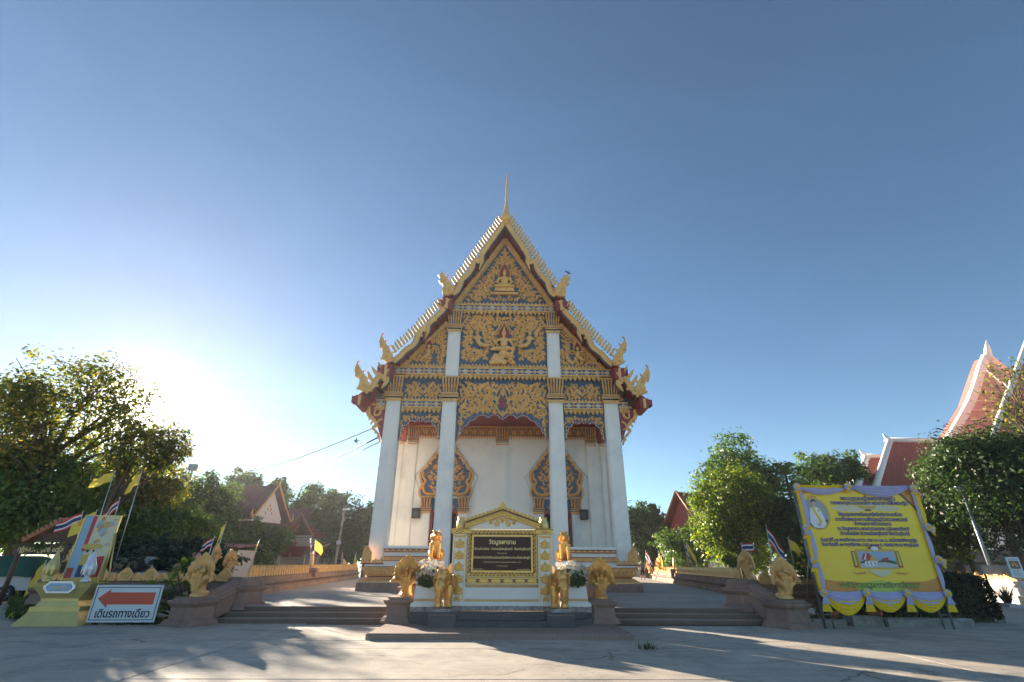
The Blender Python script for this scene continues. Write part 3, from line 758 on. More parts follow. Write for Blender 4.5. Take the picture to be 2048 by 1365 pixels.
# middle band, its hanging leaves
for x0, x1, n in ((-6.55, -3.46, 5), (-2.63, 2.63, 7), (3.46, 6.55, 5)):
    bd = MB(); diamonds(bd, x0, x1, 11.82, 12.26, n, 26.96); TP(bd, 'lozenge_band', ['gold_relief', 'blue_ground', 'pale_blue'])
for x0, x1, n in ((-5.82, -3.58, 8), (-2.56, 2.56, 20), (3.58, 5.82, 8)):
    te = MB(); leafrow(te, x0, x1, 11.80, 0.34, n, 26.94, 0.16, False); TP(te, 'hanging_leaf_row', 'gold_relief', kind='stuff')
bk = MB(); bk.box(-6.9, 6.9, 27.3, 27.6, 11.3, 12.4); TP(bk, 'tie_beam', 'blue_ground')
# lintels with cusped arches
def lintel(xc, hw, top, arch, name):
    L = [(xc+x, z) for x, z in arch]; Rr = [(xc-x, z) for x, z in arch][::-1]
    edge = L + Rr[1:] if arch[-1][0] == 0 else L + Rr
    p = MB(); p.prism([(xc+hw, top)] + edge + [(xc-hw, top)], GY, GY+0.22, 0, 1)
    e = catmull(edge, 4)
    p.ridge(e, 0.10, 0.03, GY-0.005, 1)
    TP(p, name, ['blue_ground', 'maroon'])
    q = MB(); tot = sum(math.dist(e[i], e[i+1]) for i in range(len(e)-1)); n = int(tot/0.135); acc = 0; k = 0; tgt = 0.05
    for i in range(len(e)-1):
        d = math.dist(e[i], e[i+1])
        while acc+d > tgt and d > 0:
            f = (tgt-acc)/d; x = e[i][0]+(e[i+1][0]-e[i][0])*f; z = e[i][1]+(e[i+1][1]-e[i][1])*f
            q.ell((x, GY-0.04, z), (0.04, 0.03, 0.04), 6, 4); tgt += 0.135
        acc += d
    TP(q, 'bead_row', 'mirror_white', kind='stuff')
    return [(xc+hw, top)] + edge + [(xc-hw, top)]
arch_c = [(2.62, 7.92), (2.52, 8.05), (2.42, 8.32), (2.30, 8.42), (2.22, 8.68), (2.02, 8.80), (1.85, 9.05), (1.62, 9.12), (1.42, 9.34), (1.15, 9.40), (0.95, 9.33), (0.82, 9.24), (0.62, 9.40), (0.36, 9.42), (0.16, 9.28), (0.0, 9.16)]
lintel(0, 2.62, 11.7, arch_c, 'arched_lintel')
rel = MB()
for s in (-1, 1):
    spiral(rel, s*0.98, 10.88, 0.46, 1.5, s*0.3+PI/2, -s, 0.16, 0.12, GY); spiral(rel, s*1.98, 10.88, 0.46, 1.5, PI/2-s*0.3, s, 0.16, 0.12, GY)
    spiral(rel, s*0.85, 9.98, 0.40, 1.4, PI/2, -s, 0.15, 0.12, GY); spiral(rel, s*1.68, 9.88, 0.42, 1.4, PI/2, s, 0.15, 0.12, GY)
    spiral(rel, s*2.25, 9.62, 0.28, 1.3, 0, -s, 0.12, 0.1, GY); spiral(rel, s*2.42, 9.0, 0.17, 1.2, 0, s, 0.09, 0.1, GY)
    for k in range(9):
        t = k/8; flame(rel, s*(0.25+2.2*t), 11.15+0.1*math.sin(9*t), 0.36, PI/2-s*0.5, s*(1 if k % 2 else -1)*0.9, 0.10, 0.1, GY, 0, 1)
        flame(rel, s*(0.3+2.1*t), 10.28, 0.34, PI/2+s*0.6, -s*0.9, 0.10, 0.1, GY, 0, 1)
    for k in range(5): flame(rel, s*(2.5-0.02*k), 8.25+0.25*k, 0.3, PI/2+s*0.35, s*0.8, 0.09, 0.09, GY, 0, 0)
    for k in range(5): flame(rel, s*(0.25+0.3*k), 9.5, 0.28, PI/2-s*0.5, s*0.9, 0.09, 0.09, GY, 0, 0)
    rel.ridge(catmull([(s*0.12, 9.55), (s*0.34, 9.95), (s*0.26, 10.4), (s*0.02, 11.0)]), 0.09, 0.1, GY)
lin_poly = [(-2.55, 11.35), (2.55, 11.35), (2.55, 8.4), (2.2, 9.0), (1.6, 9.5), (0.9, 9.55), (0, 9.5), (-0.9, 9.55), (-1.6, 9.5), (-2.2, 9.0), (-2.55, 8.4)]
flamefield(rel, lin_poly, 0.19, 0.30, 0.08, 0.07, GY, avoid=lambda x, z: abs(x) < 0.26 and z < 10.7, seed=15, lobes=1)
rel.ridge([(0, 10.5), (0, 10.85), (0, 11.35)], [0.06, 0.22, 0.02], 0.1, GY); rel.ridge([(0, 9.3), (0, 9.5), (0, 9.7)], [0.02, 0.4, 0.05], 0.12, GY)
rel.prism([(-0.17, 9.85), (0.17, 9.85), (0.20, 10.1), (0, 10.6), (-0.20, 10.1)], GY-0.05, GY, 1)
TP(rel, 'carved_relief', ['gold_relief', 'maroon'], kind='stuff')
arch_s = [(1.17, 7.92), (1.08, 8.05), (1.06, 8.3), (0.95, 8.42), (0.90, 8.72), (0.74, 8.80), (0.60, 9.0), (0.42, 9.02), (0.3, 8.95), (0.18, 9.08), (0.0, 8.98)]
for s in (-1, 1):
    xc = s*4.69
    lintel(xc, 1.17, 9.75, arch_s, 'arched_lintel')
    rel = MB()
    for q in (-1, 1):
        spiral(rel, xc+q*0.82, 9.1, 0.17, 1.2, 0, -q, 0.09, 0.09, GY); 
        for k in range(5): flame(rel, xc+q*(0.1+0.2*k), 9.12+0.02*k, 0.25, PI/2-q*0.5, q*0.9, 0.085, 0.09, GY, 0, 1)
        for k in range(4): flame(rel, xc+q*(1.10-0.01*k), 8.1+0.2*k, 0.24, PI/2+q*0.3, q*0.8, 0.08, 0.08, GY, 0, 0)
    flamefield(rel, [(xc-1.12, 9.4), (xc+1.12, 9.4), (xc+1.12, 8.4), (xc+0.9, 8.9), (xc+0.5, 9.1), (xc, 9.1), (xc-0.5, 9.1), (xc-0.9, 8.9), (xc-1.12, 8.4)], 0.17, 0.24, 0.06, 0.06, GY, cx=xc, seed=16, lobes=1)
    TP(rel, 'carved_relief', 'gold_relief', kind='stuff')
    te = MB(); leafrow(te, xc-1.14, xc+1.14, 9.74, 0.33, 9, 26.94, 0.16, False); TP(te, 'hanging_leaf_row', 'gold_relief', kind='stuff')
    for x0, x1, n in ((xc-1.14, xc+1.14, 4), (s*6.78 if s < 0 else s*6.78, s*7.28, 1)):
        x0, x1 = sorted((x0, x1)); bd = MB(); diamonds(bd, x0, x1, 9.78, 10.2, n, 26.98); TP(bd, 'lozenge_band', ['gold_relief', 'blue_ground', 'pale_blue'])
    p = MB(); p.prism([(xc-1.17, 9.7), (xc+1.17, 9.7), (xc+1.17, 11.7), (xc-1.17, 11.7)], GY+0.03, GY+0.22); TP(p, 'gable_panel', 'blue_ground')
    rel = MB()
    for q in (-1, 1):
        spiral(rel, xc+q*0.66, 10.98, 0.36, 1.5, PI/2, q, 0.13, 0.11, GY+0.03)
        for k in range(4): flame(rel, xc+q*(0.06+0.09*k), 10.62+0.08*k, 0.36-0.04*k, PI/2-q*0.35*k, q*0.8, 0.11, 0.1, GY+0.03, 0, 1)
        for k in range(5): flame(rel, xc+q*(0.25+0.2*k), 10.5, 0.22, PI/2+q*0.5, q*0.8, 0.09, 0.08, GY+0.03, 0, 0)
    flamefield(rel, [(xc-1.12, 10.46), (xc+1.12, 10.46), (xc+1.12, 11.4), (xc-1.12, 11.4)], 0.18, 0.27, 0.065, 0.07, GY+0.03, cx=xc, seed=17, lobes=1)
    leafrow(rel, xc-1.12, xc+1.12, 10.24, 0.22, 11, GY+0.02, 0.07); TP(rel, 'carved_relief', 'gold_relief', kind='stuff')
    # wedge outside the outer column
    p = MB(); p.prism([(s*6.72, 9.6), (s*7.42, 9.6), (s*7.42, 10.35), (s*6.72, 11.6)], GY+0.03, GY+0.25); TP(p, 'gable_panel', 'blue_ground')
    rel = MB(); flamefield(rel, [(s*6.76, 10.25), (s*7.4, 10.25), (s*6.76, 11.4)], 0.2, 0.3, 0.09, 0.08, GY+0.03, cx=0, seed=4); leafrow(rel, *sorted((s*6.74, s*7.4)), 9.76, 0.22, 3, 26.95, 0.1, False)
    TP(rel, 'carved_relief', 'gold_relief', kind='stuff')

# ---- roof
def slab(path, th, y0, y1, mi=0): 
    p = MB(); lo = [(x, z-th) for x, z in path][::-1]; p.prism(list(path)+lo, y0, y1, mi); return p
for s in (-1, 1):
    for tier, path in enumerate(([(0, 22.42), (-1.5, 19.85), (-2.55, 18.25), (-3.85, 16.55)], [(-3.25, 16.45), (-4.4, 14.8), (-5.35, 13.55), (-6.95, 11.95)], [(-6.45, 11.75), (-7.1, 11.0), (-8.15, 10.2)])):
        P_ = [(-s*x if s > 0 else x, z) for x, z in path]
        y0 = 26.12
        TP(slab(P_, 0.18, y0, 48.0 - tier*0.5), 'roof_soffit', 'maroon')
        q = slab([(x, z+0.10) for x, z in P_], 0.098, y0+0.15, 48.0); TP(q, 'roof_tier', 'roof_orange')
        for k in range(1, 4):      # purlins under the overhang
            rb = MB()
            t = k/4; x0, z0 = P_[0]; x1, z1 = P_[-1]; i = min(len(P_)-2, int(t*(len(P_)-1))); f = t*(len(P_)-1)-i
            x = P_[i][0]+(P_[i+1][0]-P_[i][0])*f; z = P_[i][1]+(P_[i+1][1]-P_[i][1])*f
            rb.box(x-0.09, x+0.09, 26.02, 27.3, z-0.40, z-0.19, 0)
            rb.box(x-0.07, x+0.07, 25.97, 26.05, z-0.36, z-0.22, 1)
            TP(rb, 'purlin_end', ['maroon_dark', 'gold_cream'])
    # blocks where the tiers step
    for (x, z, w, h2) in ((-3.50, 16.28, 0.24, 0.60), (-6.70, 11.85, 0.24, 0.60), (-7.95, 10.02, 0.19, 0.46)):
        b = MB(); X = -s*x if s > 0 else x
        b.prism([(X-w, z-h2), (X+w, z-h2), (X+w*1.25, z+0.02), (X+w*1.4, z+0.12), (X-w*1.4, z+0.12), (X-w*1.25, z+0.02)], 25.92, 27.4, 0)
        b.box(X-0.07, X+0.07, 25.84, 25.95, z-h2, z+0.10, 1)
        o2 = X+(w*1.1)*(-1 if X < 0 else 1); b.box(min(o2, o2+(0.26 if X > 0 else -0.26)), max(o2, o2+(0.26 if X > 0 else -0.26)), 26.0, 26.5, z-0.28, z+0.08, 0)
        TP(b, 'tier_end_block', ['maroon', 'gold_cream'])
# bargeboards, fins, finials
t1a = [(-0.02, 22.42), (-0.61, 21.36), (-1.07, 20.56), (-1.41, 19.92), (-1.52, 19.58), (-1.46, 19.25), (-1.52, 18.97), (-1.62, 18.55)]
t1b = [(-1.58, 19.1), (-1.78, 19.34), (-1.99, 19.1), (-2.09, 18.68), (-2.39, 18.15), (-2.68, 17.82), (-2.79, 17.39), (-2.95, 16.99), (-3.2, 16.80)]
t2a = [(-3.37, 16.35), (-3.72, 15.68), (-4.3, 14.95), (-4.56, 14.6), (-4.5, 14.22), (-4.66, 13.68)]
t2b = [(-4.6, 14.2), (-4.82, 14.37), (-5.06, 13.97), (-5.27, 13.34), (-5.75, 12.92), (-6.01, 12.56), (-6.38, 12.20)]
t3a = [(-6.56, 11.7), (-6.69, 11.33), (-6.61, 11.0), (-6.84, 10.56)]
t3b = [(-6.72, 11.2), (-6.96, 11.36), (-7.18, 11.11), (-7.33, 10.75), (-7.66, 10.45)]
fin = MB(); fin.prism([(-0.055, -0.05), (0.06, -0.05), (0.068, 0.25), (0.05, 0.42), (-0.01, 0.55), (-0.03, 0.40), (-0.06, 0.2)], -0.02, 0.05, 0, 1)
fin.prism([(-0.03, 0), (0.035, 0), (0.04, 0.25), (0.0, 0.42), (-0.035, 0.2)], -0.035, 0.0, 0, 0)
fin_src = fin.build('fin', ['gold_cream', 'blue_edge'])
def fins(parent, path, n, skip0, skip1, s, scale=1.0):
    L = [0]
    for i in range(len(path)-1): L.append(L[-1]+math.dist(path[i], path[i+1]))
    for k in range(n):
        d = skip0+(L[-1]-skip0-skip1)*k/max(1, n-1); i = max(j for j in range(len(L)) if L[j] <= d+1e-6); i = min(i, len(path)-2)
        f = (d-L[i])/(L[i+1]-L[i]); x = path[i][0]+(path[i+1][0]-path[i][0])*f; z = path[i][1]+(path[i+1][1]-path[i][1])*f
        o = child_copy(fin_src, parent, (x, 26.02, z+0.10*scale), (0, s*(0.55+0.05*math.sin(k*2.1)), 0), (s*scale*1.35, 1, scale*(1.02+0.06*math.sin(k*1.7))))
        if parent is temple: o.matrix_parent_inverse = Matrix.Translation((0, -27, -TZ))
for s in (-1, 1):
    F = (lambda pts: pts) if s < 0 else mirror
    for tier, (a, bb, n, edge) in enumerate(((t1a, t1b, 23, [(-0.22, 22.42), (-1.5, 20.22), (-2.3, 18.75), (-3.05, 17.45)]), (t2a, t2b, 19, [(-3.85, 15.95), (-4.7, 14.75), (-5.45, 13.7), (-6.3, 12.75)]), (t3a, t3b, 3, [(-6.9, 11.52), (-7.2, 11.25), (-7.45, 10.95)]))):
        m = MB()
        for pth in (a, bb):
            pp = catmull(F(pth), 5)
            tpf = (lambda t: 1.0) if pth is bb else (lambda t: 1.0 if t < 0.62 else max(0.12, 1-(t-0.62)*2.3))
            board(m, pp, 0.40, 26.03, 26.2, 1, tpf); board(m, pp, 0.31, 25.93, 26.04, 0, tpf); board(m, pp, 0.14, 25.90, 25.95, 0, tpf)
        m.ell((s*abs(bb[0][0]+0.02), 25.95, bb[0][1]-0.05), (0.07, 0.05, 0.07), 8, 6)
        bo = TP(m, 'bargeboard', ['gold_cream', 'blue_edge'])
        fins(bo, F(edge), n, 0.0, 0.0, s if True else 1, 1.0 if tier < 2 else 1.15)
    hh = ([(-3.11, 16.83), (-3.13, 17.2), (-3.42, 17.6), (-3.62, 17.9), (-3.83, 18.13), (-3.97, 18.4), (-4.07, 18.0), (-3.99, 17.56), (-3.80, 17.34), (-3.86, 17.0), (-3.78, 16.70), (-3.47, 16.64)],
          [(-6.25, 12.18), (-6.48, 12.72), (-6.72, 13.1), (-6.98, 13.43), (-7.21, 13.9), (-7.30, 13.42), (-7.17, 13.04), (-6.98, 12.80), (-7.03, 12.33), (-6.71, 12.12)],
          [(-7.30, 10.40), (-7.62, 10.8), (-7.70, 11.16), (-8.01, 11.52), (-8.40, 12.1), (-8.49, 11.62), (-8.31, 11.2), (-8.08, 11.02), (-8.16, 10.50), (-7.81, 10.34)])
    for poly in hh:
        m = MB(); pl2 = F(poly); base_x = poly[0][0]
        m.prism(pl2, 25.9, 26.1, 0, 0)
        cxm = sum(p[0] for p in pl2)/len(pl2); czm = sum(p[1] for p in pl2)/len(pl2)
        # curled scrolls and scale ridges on both faces, small spikes on the back
        for k in range(5):
            i = k; p0 = pl2[i+1]; p1 = pl2[-(i+1)] if len(pl2)-(i+1) > i+1 else pl2[i+2]
            mx_, mz_ = (p0[0]*0.5+p1[0]*0.5), (p0[1]*0.5+p1[1]*0.5); flame(m, mx_, mz_-0.12, 0.32, PI/2-s*-0.35, s*0.8, 0.12, 0.05, 25.9, 0, 1)
        spiral(m, pl2[-1][0]-s*0.02, pl2[-1][1]+0.24, 0.2, 1.2, PI, s, 0.09, 0.05, 25.9, 0, 4)
        for i in range(1, 5):
            x, z = pl2[i]; m.prism([(x, z-0.09), (x-s*-0.0+ -s*0.0, z+0.09), (x+ -s*0.14, z+0.12)], 25.96, 26.04, 0)
        for i in range(6, 9):
            if i < len(pl2): x, z = pl2[i]; m.prism([(x, z-0.08), (x, z+0.08), (x+s*0.12, z+0.12)], 25.96, 26.04, 0)
        TP(m, 'tail_finial', 'gold_relief')
# apex finial
m = MB(); prof = [(0.10, 22.35), (0.30, 22.45), (0.36, 22.62), (0.33, 22.85), (0.20, 23.25), (0.115, 23.7), (0.085, 24.0), (0.10, 24.35), (0.075, 24.7), (0.085, 25.05), (0.06, 25.4), (0.065, 25.8), (0.04, 26.2), (0.025, 26.5), (0.004, 26.75)]
n = 12; m.loft([[(0.05+0.015*max(0, z-24)+r*math.cos(2*PI*i/n)*0.95, 26.0-0.10*max(0, z-23.5)**1.2*0.3+r*math.sin(2*PI*i/n), z) for i in range(n)] for r, z in prof], 0, True)
for k in range(6): m.ell((0.06, 25.9, 24.1+0.22*k), (0.035, 0.05, 0.05), 6, 4)
m.prism([(-0.10, 22.30), (0.05, 22.12), (0.20, 22.30), (0.05, 22.48)], 25.84, 25.92, 0)
TP(m, 'apex_finial', 'gold_cream')
# eave brackets
for s in (-1, 1):
    F = (lambda pts: pts) if s < 0 else mirror
    for yy in (27.0, 31.5):
        m = MB(); pl2 = F([(-7.75, 9.86), (-7.45, 9.9), (-6.76, 9.88), (-6.76, 8.8), (-6.80, 7.75), (-7.02, 8.25), (-7.2, 8.7), (-7.42, 9.0), (-7.70, 9.3)])
        m.prism([(x*0.985, z) for x, z in pl2], yy+0.04, yy+0.12, 1)
        pp = catmull(F([(-7.72, 9.8), (-7.66, 9.35), (-7.36, 9.05), (-7.15, 8.75), (-7.3, 8.55), (-6.98, 8.2), (-6.82, 7.75)]), 5); board(m, pp, 0.26, yy-0.02, yy+0.16, 0, lambda t: 1-0.7*t)
        pp = catmull(F([(-7.0, 9.8), (-7.02, 9.4), (-7.3, 9.3), (-7.3, 9.6), (-7.12, 9.65)]), 5); board(m, pp, 0.14, yy-0.02, yy+0.16, 0, lambda t: 1-0.5*t)
        pp = catmull(F([(-6.85, 9.1), (-7.05, 8.95), (-7.1, 8.75), (-6.9, 8.6)]), 5); board(m, pp, 0.12, yy-0.02, yy+0.16, 0, lambda t: 1-0.5*t)
        for k in range(5): flame(m, *F([(-7.5+0.15*k, 9.15-0.26*k)])[0], 0.25, -PI/2-s*-0.5, s*0.9, 0.09, 0.05, yy-0.02, 0, 0)
        m.box(*sorted((s*6.75, s*7.5)), yy-0.03, yy+0.2, 9.86, 9.98, 0)
        TP(m, 'eave_bracket', ['gold_relief', 'maroon'])

# ---- porch and body
WY = 30.6
w = MB()
def wallx(x0, x1, z0, z1): w.box(x0, x1, WY, WY+0.35, z0, z1)
D0, D1 = 2.60, 4.16       # door jambs
for s in (-1, 1):
    wallx(*sorted((s*D1, s*6.7)), 0.4, 10.4); wallx(*sorted((s*D0, s*0.0)) if False else sorted((s*0.001, s*D0)), 0.4, 10.4); wallx(*sorted((s*D0, s*D1)), 4.42, 10.4)
    w.box(*sorted((s*6.35, s*6.7)), WY+0.35, 46.5, 0.4, 10.6)
w.box(-6.7, 6.7, 46.5, 46.8, 0.4, 12)
w.prism([(-6.7, 10.4), (6.7, 10.4), (6.3, 12.0), (3.3, 16.2), (0, 21.9), (-3.3, 16.2), (-6.3, 12.0)], 46.4, 46.7)
TP(w, 'wall', 'white_wall')
for s in (-1, 1):
    for k in range(3):
        wn_ = MB(); yy = 33.5+4*k; x0, x1 = sorted((s*6.69, s*6.82))
        wn_.box(x0, x1, yy-0.75, yy-0.6, 3.0, 6.2, 0); wn_.box(x0, x1, yy+0.6, yy+0.75, 3.0, 6.2, 0); wn_.box(x0, x1, yy-0.75, yy+0.75, 6.2, 6.6, 0); wn_.box(*sorted((s*6.69, s*6.73)), yy-0.6, yy+0.6, 3.0, 6.2, 1)
        TP(wn_, 'side_window', ['gold_relief', 'maroon_dark'])
ce = MB(); ce.box(-6.85, 6.85, 27.38, 30.6, 9.72, 9.95, 0); ce.box(-6.7, 6.7, 30.30, 30.59, 9.60, 9.71, 0); ce.box(-6.6, 6.6, 30.38, 30.59, 9.56, 9.62, 1)
TP(ce, 'porch_ceiling', ['maroon', 'gold_cream'])
# lace cornice on the wall
lc = MB(); lc.box(-6.65, 6.65, WY-0.09, WY-0.002, 9.02, 9.58, 0)
n = 26; stp = 13.3/n
for k in range(n):
    c = -6.65+stp*(k+0.5)
    lc.ridge([(c-stp*0.5, 9.52), (c-stp*0.28, 9.28), (c-stp*0.12, 9.10)], 0.035, 0.02, WY-0.095, 1); lc.ridge([(c+stp*0.5, 9.52), (c+stp*0.28, 9.28), (c+stp*0.12, 9.10)], 0.035, 0.02, WY-0.095, 1)
    lc.ridge([(c-stp*0.28, 9.30), (c, 9.52), (c+stp*0.28, 9.30)], 0.03, 0.02, WY-0.095, 1)
    lc.ridge([(c, 9.12), (c, 9.28), (c, 9.42)], [0.03, 0.16, 0.02], 0.03, WY-0.095, 2)
leafrow(lc, -6.65, 6.65, 9.03, 0.26, n*3, WY-0.05, 0.03, False, 2, 0.7)
TP(lc, 'wall_cornice', ['brown_lace', 'gold_relief', 'gold_orange'])
for x, hw in ((0.0, 0.36), (-5.62, 0.30), (5.62, 0.30), (-6.45, 0.26), (6.45, 0.26)):
    p = MB(); p.box(x-hw, x+hw, WY-0.10, WY+0.02, 0.5, 8.6); p.box(x-hw*0.84, x+hw*0.84, WY-0.125, WY-0.09, 0.5, 8.6); TP(p, 'pilaster', 'white_wall')
    TP(capital(x, WY+0.02, 8.52, 9.62, hw*1.05, 0.14, 5), 'capital', ['gold_orange', 'blue_edge', 'brown_lace'])
for s in (-1, 1):
    p = MB(); p.box(s*5.95-0.12, s*5.95+0.12, 29.2, 29.45, 8.35, 9.72); p.box(s*5.95-0.12, s*5.95+0.12, 27.5, 29.3, 9.1, 9.72); TP(p, 'porch_corbel', 'maroon')
    dx = s*3.38
    # door: pilasters, capitals, frame, leaves, carved overdoor
    d = MB()
    for q in (-1, 1):
        d.box(dx+q*1.12-0.28, dx+q*1.12+0.28, WY-0.16, WY-0.002, 0.6, 4.42, 0)
        d.box(dx+q*1.12-0.22, dx+q*1.12+0.22, WY-0.185, WY-0.15, 0.6, 4.42, 0)
    do = TP(d, 'door_surround', 'white_wall')
    for q in (-1, 1): TP(capital(dx+q*1.12, WY-0.02, 4.40, 5.28, 0.32, 0.20, 4), 'capital', ['gold_orange', 'blue_edge', 'brown_lace'])
    d = MB(); d.box(dx-0.82, dx-0.68, WY-0.08, WY+0.3, 0.6, 4.50, 0); d.box(dx+0.68, dx+0.82, WY-0.08, WY+0.3, 0.6, 4.50, 0); d.box(dx-0.68, dx+0.68, WY-0.08, WY+0.3, 4.35, 4.50, 0)
    TP(d, 'door_frame', 'maroon')
    d = MB(); d.box(dx-0.70, dx+0.70, WY+1.6, WY+1.7, 0.5, 4.36); d.box(dx-0.76, dx-0.72, WY+0.36, WY+1.6, 0.5, 4.36); d.box(dx+0.72, dx+0.76, WY+0.36, WY+1.6, 0.5, 4.36); d.box(dx-0.74, dx+0.74, WY+0.36, WY+1.6, 4.36, 4.4); TP(d, 'dark_doorway', 'dark_opening')
    d = MB(); d.box(dx-0.80, dx+0.80, WY-0.06, WY-0.004, 4.51, 5.20, 0); 
    for q in (-1, 1):
        spiral(d, dx+q*0.34, 4.8, 0.2, 1.3, PI/2, q, 0.09, 0.06, WY-0.06, 1)
        for k in range(3): flame(d, dx+q*(0.08+0.2*k), 4.58, 0.25, PI/2-q*0.4, q*0.8, 0.07, 0.06, WY-0.06, 1, 0)
    TP(d, 'overdoor_panel', ['blue_ground', 'gold_orange'])
    ol = [(1.20, 5.14), (1.26, 5.5), (1.16, 5.85), (1.24, 6.15), (1.28, 6.55), (1.12, 6.85), (0.98, 6.95), (0.92, 7.25), (0.74, 7.42), (0.66, 7.72), (0.46, 7.88), (0.34, 8.2), (0.0, 8.75)]
    ol = [(x*1.26, 5.30+(z-5.14)*0.96) for x, z in ol]
    poly = [(dx+x, z) for x, z in ol] + [(dx-x, z) for x, z in ol[::-1][1:]]
    d = MB(); d.prism(poly, WY-0.07, WY-0.003, 0); e = catmull([p for p in poly], 3)
    d.ridge(e, 0.15, 0.05, WY-0.07, 1); 
    ins = [(dx+(x-dx)*0.84, 5.2+(z-5.2)*0.86) for x, z in e]; d.ridge(ins, 0.06, 0.03, WY-0.075, 2)
    TP(d, 'overdoor_gable', ['blue_edge', 'gold_orange', 'terracotta'])
    d = MB()
    for q in (-1, 1):
        for (x, z, r_, st_) in ((0.60, 5.75, 0.30, 1), (0.50, 6.35, 0.28, -1), (0.92, 6.45, 0.24, 1), (0.36, 6.9, 0.26, 1), (0.70, 7.0, 0.22, -1), (0.26, 7.5, 0.20, 1), (0.46, 7.5, 0.16, -1), (0.12, 7.95, 0.14, -1)):
            spiral(d, dx+q*x, z, r_, 1.3, PI/2*st_, q*st_, 0.10, 0.07, WY-0.07, 0, 6)
        for k in range(16): flame(d, dx+q*(0.10+0.06*k), 5.45+0.30*((k*5) % 8), 0.36, PI/2-q*0.6, q*(1 if k % 2 else -1), 0.10, 0.06, WY-0.07, 0, 1)
        pp = catmull([(dx+q*0.7, 5.4), (dx+q*1.2, 5.5), (dx+q*1.38, 5.9), (dx+q*1.25, 6.2), (dx+q*1.42, 6.45), (dx+q*1.42, 6.75)], 4); d.ridge(pp, [0.24*(1-0.5*i/len(pp)) for i in range(len(pp))], 0.14, WY-0.07)
        d.ridge(catmull([(dx+q*0.14, 6.0), (dx+q*0.5, 5.5), (dx+q*0.9, 5.38)], 4), 0.16, 0.1, WY-0.07)
    TP(d, 'carved_relief', 'gold_orange', kind='stuff')
    # wire outline of fairy lights round the overdoor
    d = MB(); pts = [(dx-1.42, WY-0.1, 5.32), (dx-1.95, WY-0.1, 6.45), (dx, WY-0.1, 9.0), (dx+1.95, WY-0.1, 6.45), (dx+1.42, WY-0.1, 5.32), (dx-1.42, WY-0.1, 5.32)]
    for i in range(5): d.tube([pts[i], pts[i+1]], 0.02, 5, 0)
    TP(d, 'wire_outline', 'light_metal')
    # loudspeaker on the wall
    lx = s*4.97; sp = thing('loudspeaker', ('black loudspeaker on the porch wall beside the left doorway' if s < 0 else 'black loudspeaker on the porch wall beside the right doorway'), 'loudspeaker', (lx, WY-0.2, 4.02), group='wall loudspeakers')
    b = MB(); b.loft([[(-0.24, -0.17, 0), (0.24, -0.17, 0), (0.2, 0.17, 0.02), (-0.2, 0.17, 0.02)], [(-0.25, -0.22, 0.58), (0.25, -0.22, 0.58), (0.2, 0.17, 0.55), (-0.2, 0.17, 0.55)]]); b.build('cabinet', 'black_plastic', sp)
    b = MB(); b.lathe([(0.17, 0), (0.17, 0.02), (0.14, 0.012), (0.05, 0.005), (0.02, 0.02)], 16); o = b.build('speaker_cone', 'granite_dark', sp); o.rotation_euler = (PI/2+0.09, 0, 0); o.location = (0, -0.195, 0.24)
    b = MB(); b.box(-0.05, 0.05, 0.15, 0.22, 0.15, 0.4); b.build('wall_bracket', 'grey_metal', sp)
b = MB(); b.tube([(4.55, WY-0.02, 2.7), (4.55, WY-0.02, 3.9)], 0.012, 5); b.box(4.5, 4.62, WY-0.06, WY-0.003, 2.62, 2.74); TP(b, 'cable_conduit', 'light_metal')
b = MB(); b.lathe([(0.28, 0), (0.28, 0.05), (0.2, 0.08), (0.04, 0.1)], 16); o = TP(b, 'ceiling_speaker', 'grey_metal'); o.rotation_euler = (PI, 0, 0); o.location = (0, 28.6, 9.72)
bpy.data.objects.remove(fin_src)
# ---------------------------------------------------------------- sign in front of the temple
SY = 15.1
SXc = at(1004.3, 1120, SY).x
def SX(px, py=1120): return at(px, py, SY).x - SXc
def SZ(py): return at(1004, py, SY).z
sign = thing('temple_sign', 'white and gold temple name sign with dark maroon plaque and small gable', 'sign', (SXc, SY, 0.125))
zo = 0.125
def SG(mb, name, mats, parent=sign, kind=None):
    o = mb.build(name, mats, parent)
    if kind: o['kind'] = kind
    return o
z = lambda py: SZ(py)-zo
pw0, pw1 = SX(904), SX(932)      # left pillar
hw = (SX(1074)-SX(934))/2
b = MB(); b.box(-1.40, 1.40, 0.02, 0.62, z(1222), z(1212.6), 1); b.box(-1.36, 1.36, 0.05, 0.6, z(1212.6), z(1204.5), 0); b.box(-1.08, 1.08, 0.10, 0.55, z(1204.5), z(1060), 0)
b.box(-1.08, 1.08, 0.07, 0.1, z(1204.5)+0.01, z(1204.5)+0.03, 2); b.box(-1.08, 1.08, 0.07, 0.1, z(1172), z(1170.5), 2)
leafrow(b, -1.06, 1.06, z(1203.5), 0.07, 34, 0.098, 0.02, True, 2); leafrow(b, -1.06, 1.06, z(1172), 0.06, 34, 0.098, 0.02, False, 2)
SG(b, 'panel_body', ['white_clean', 'marble_worn' if 'marble_worn' in MATS else 'granite_dark', 'gold_matte'])
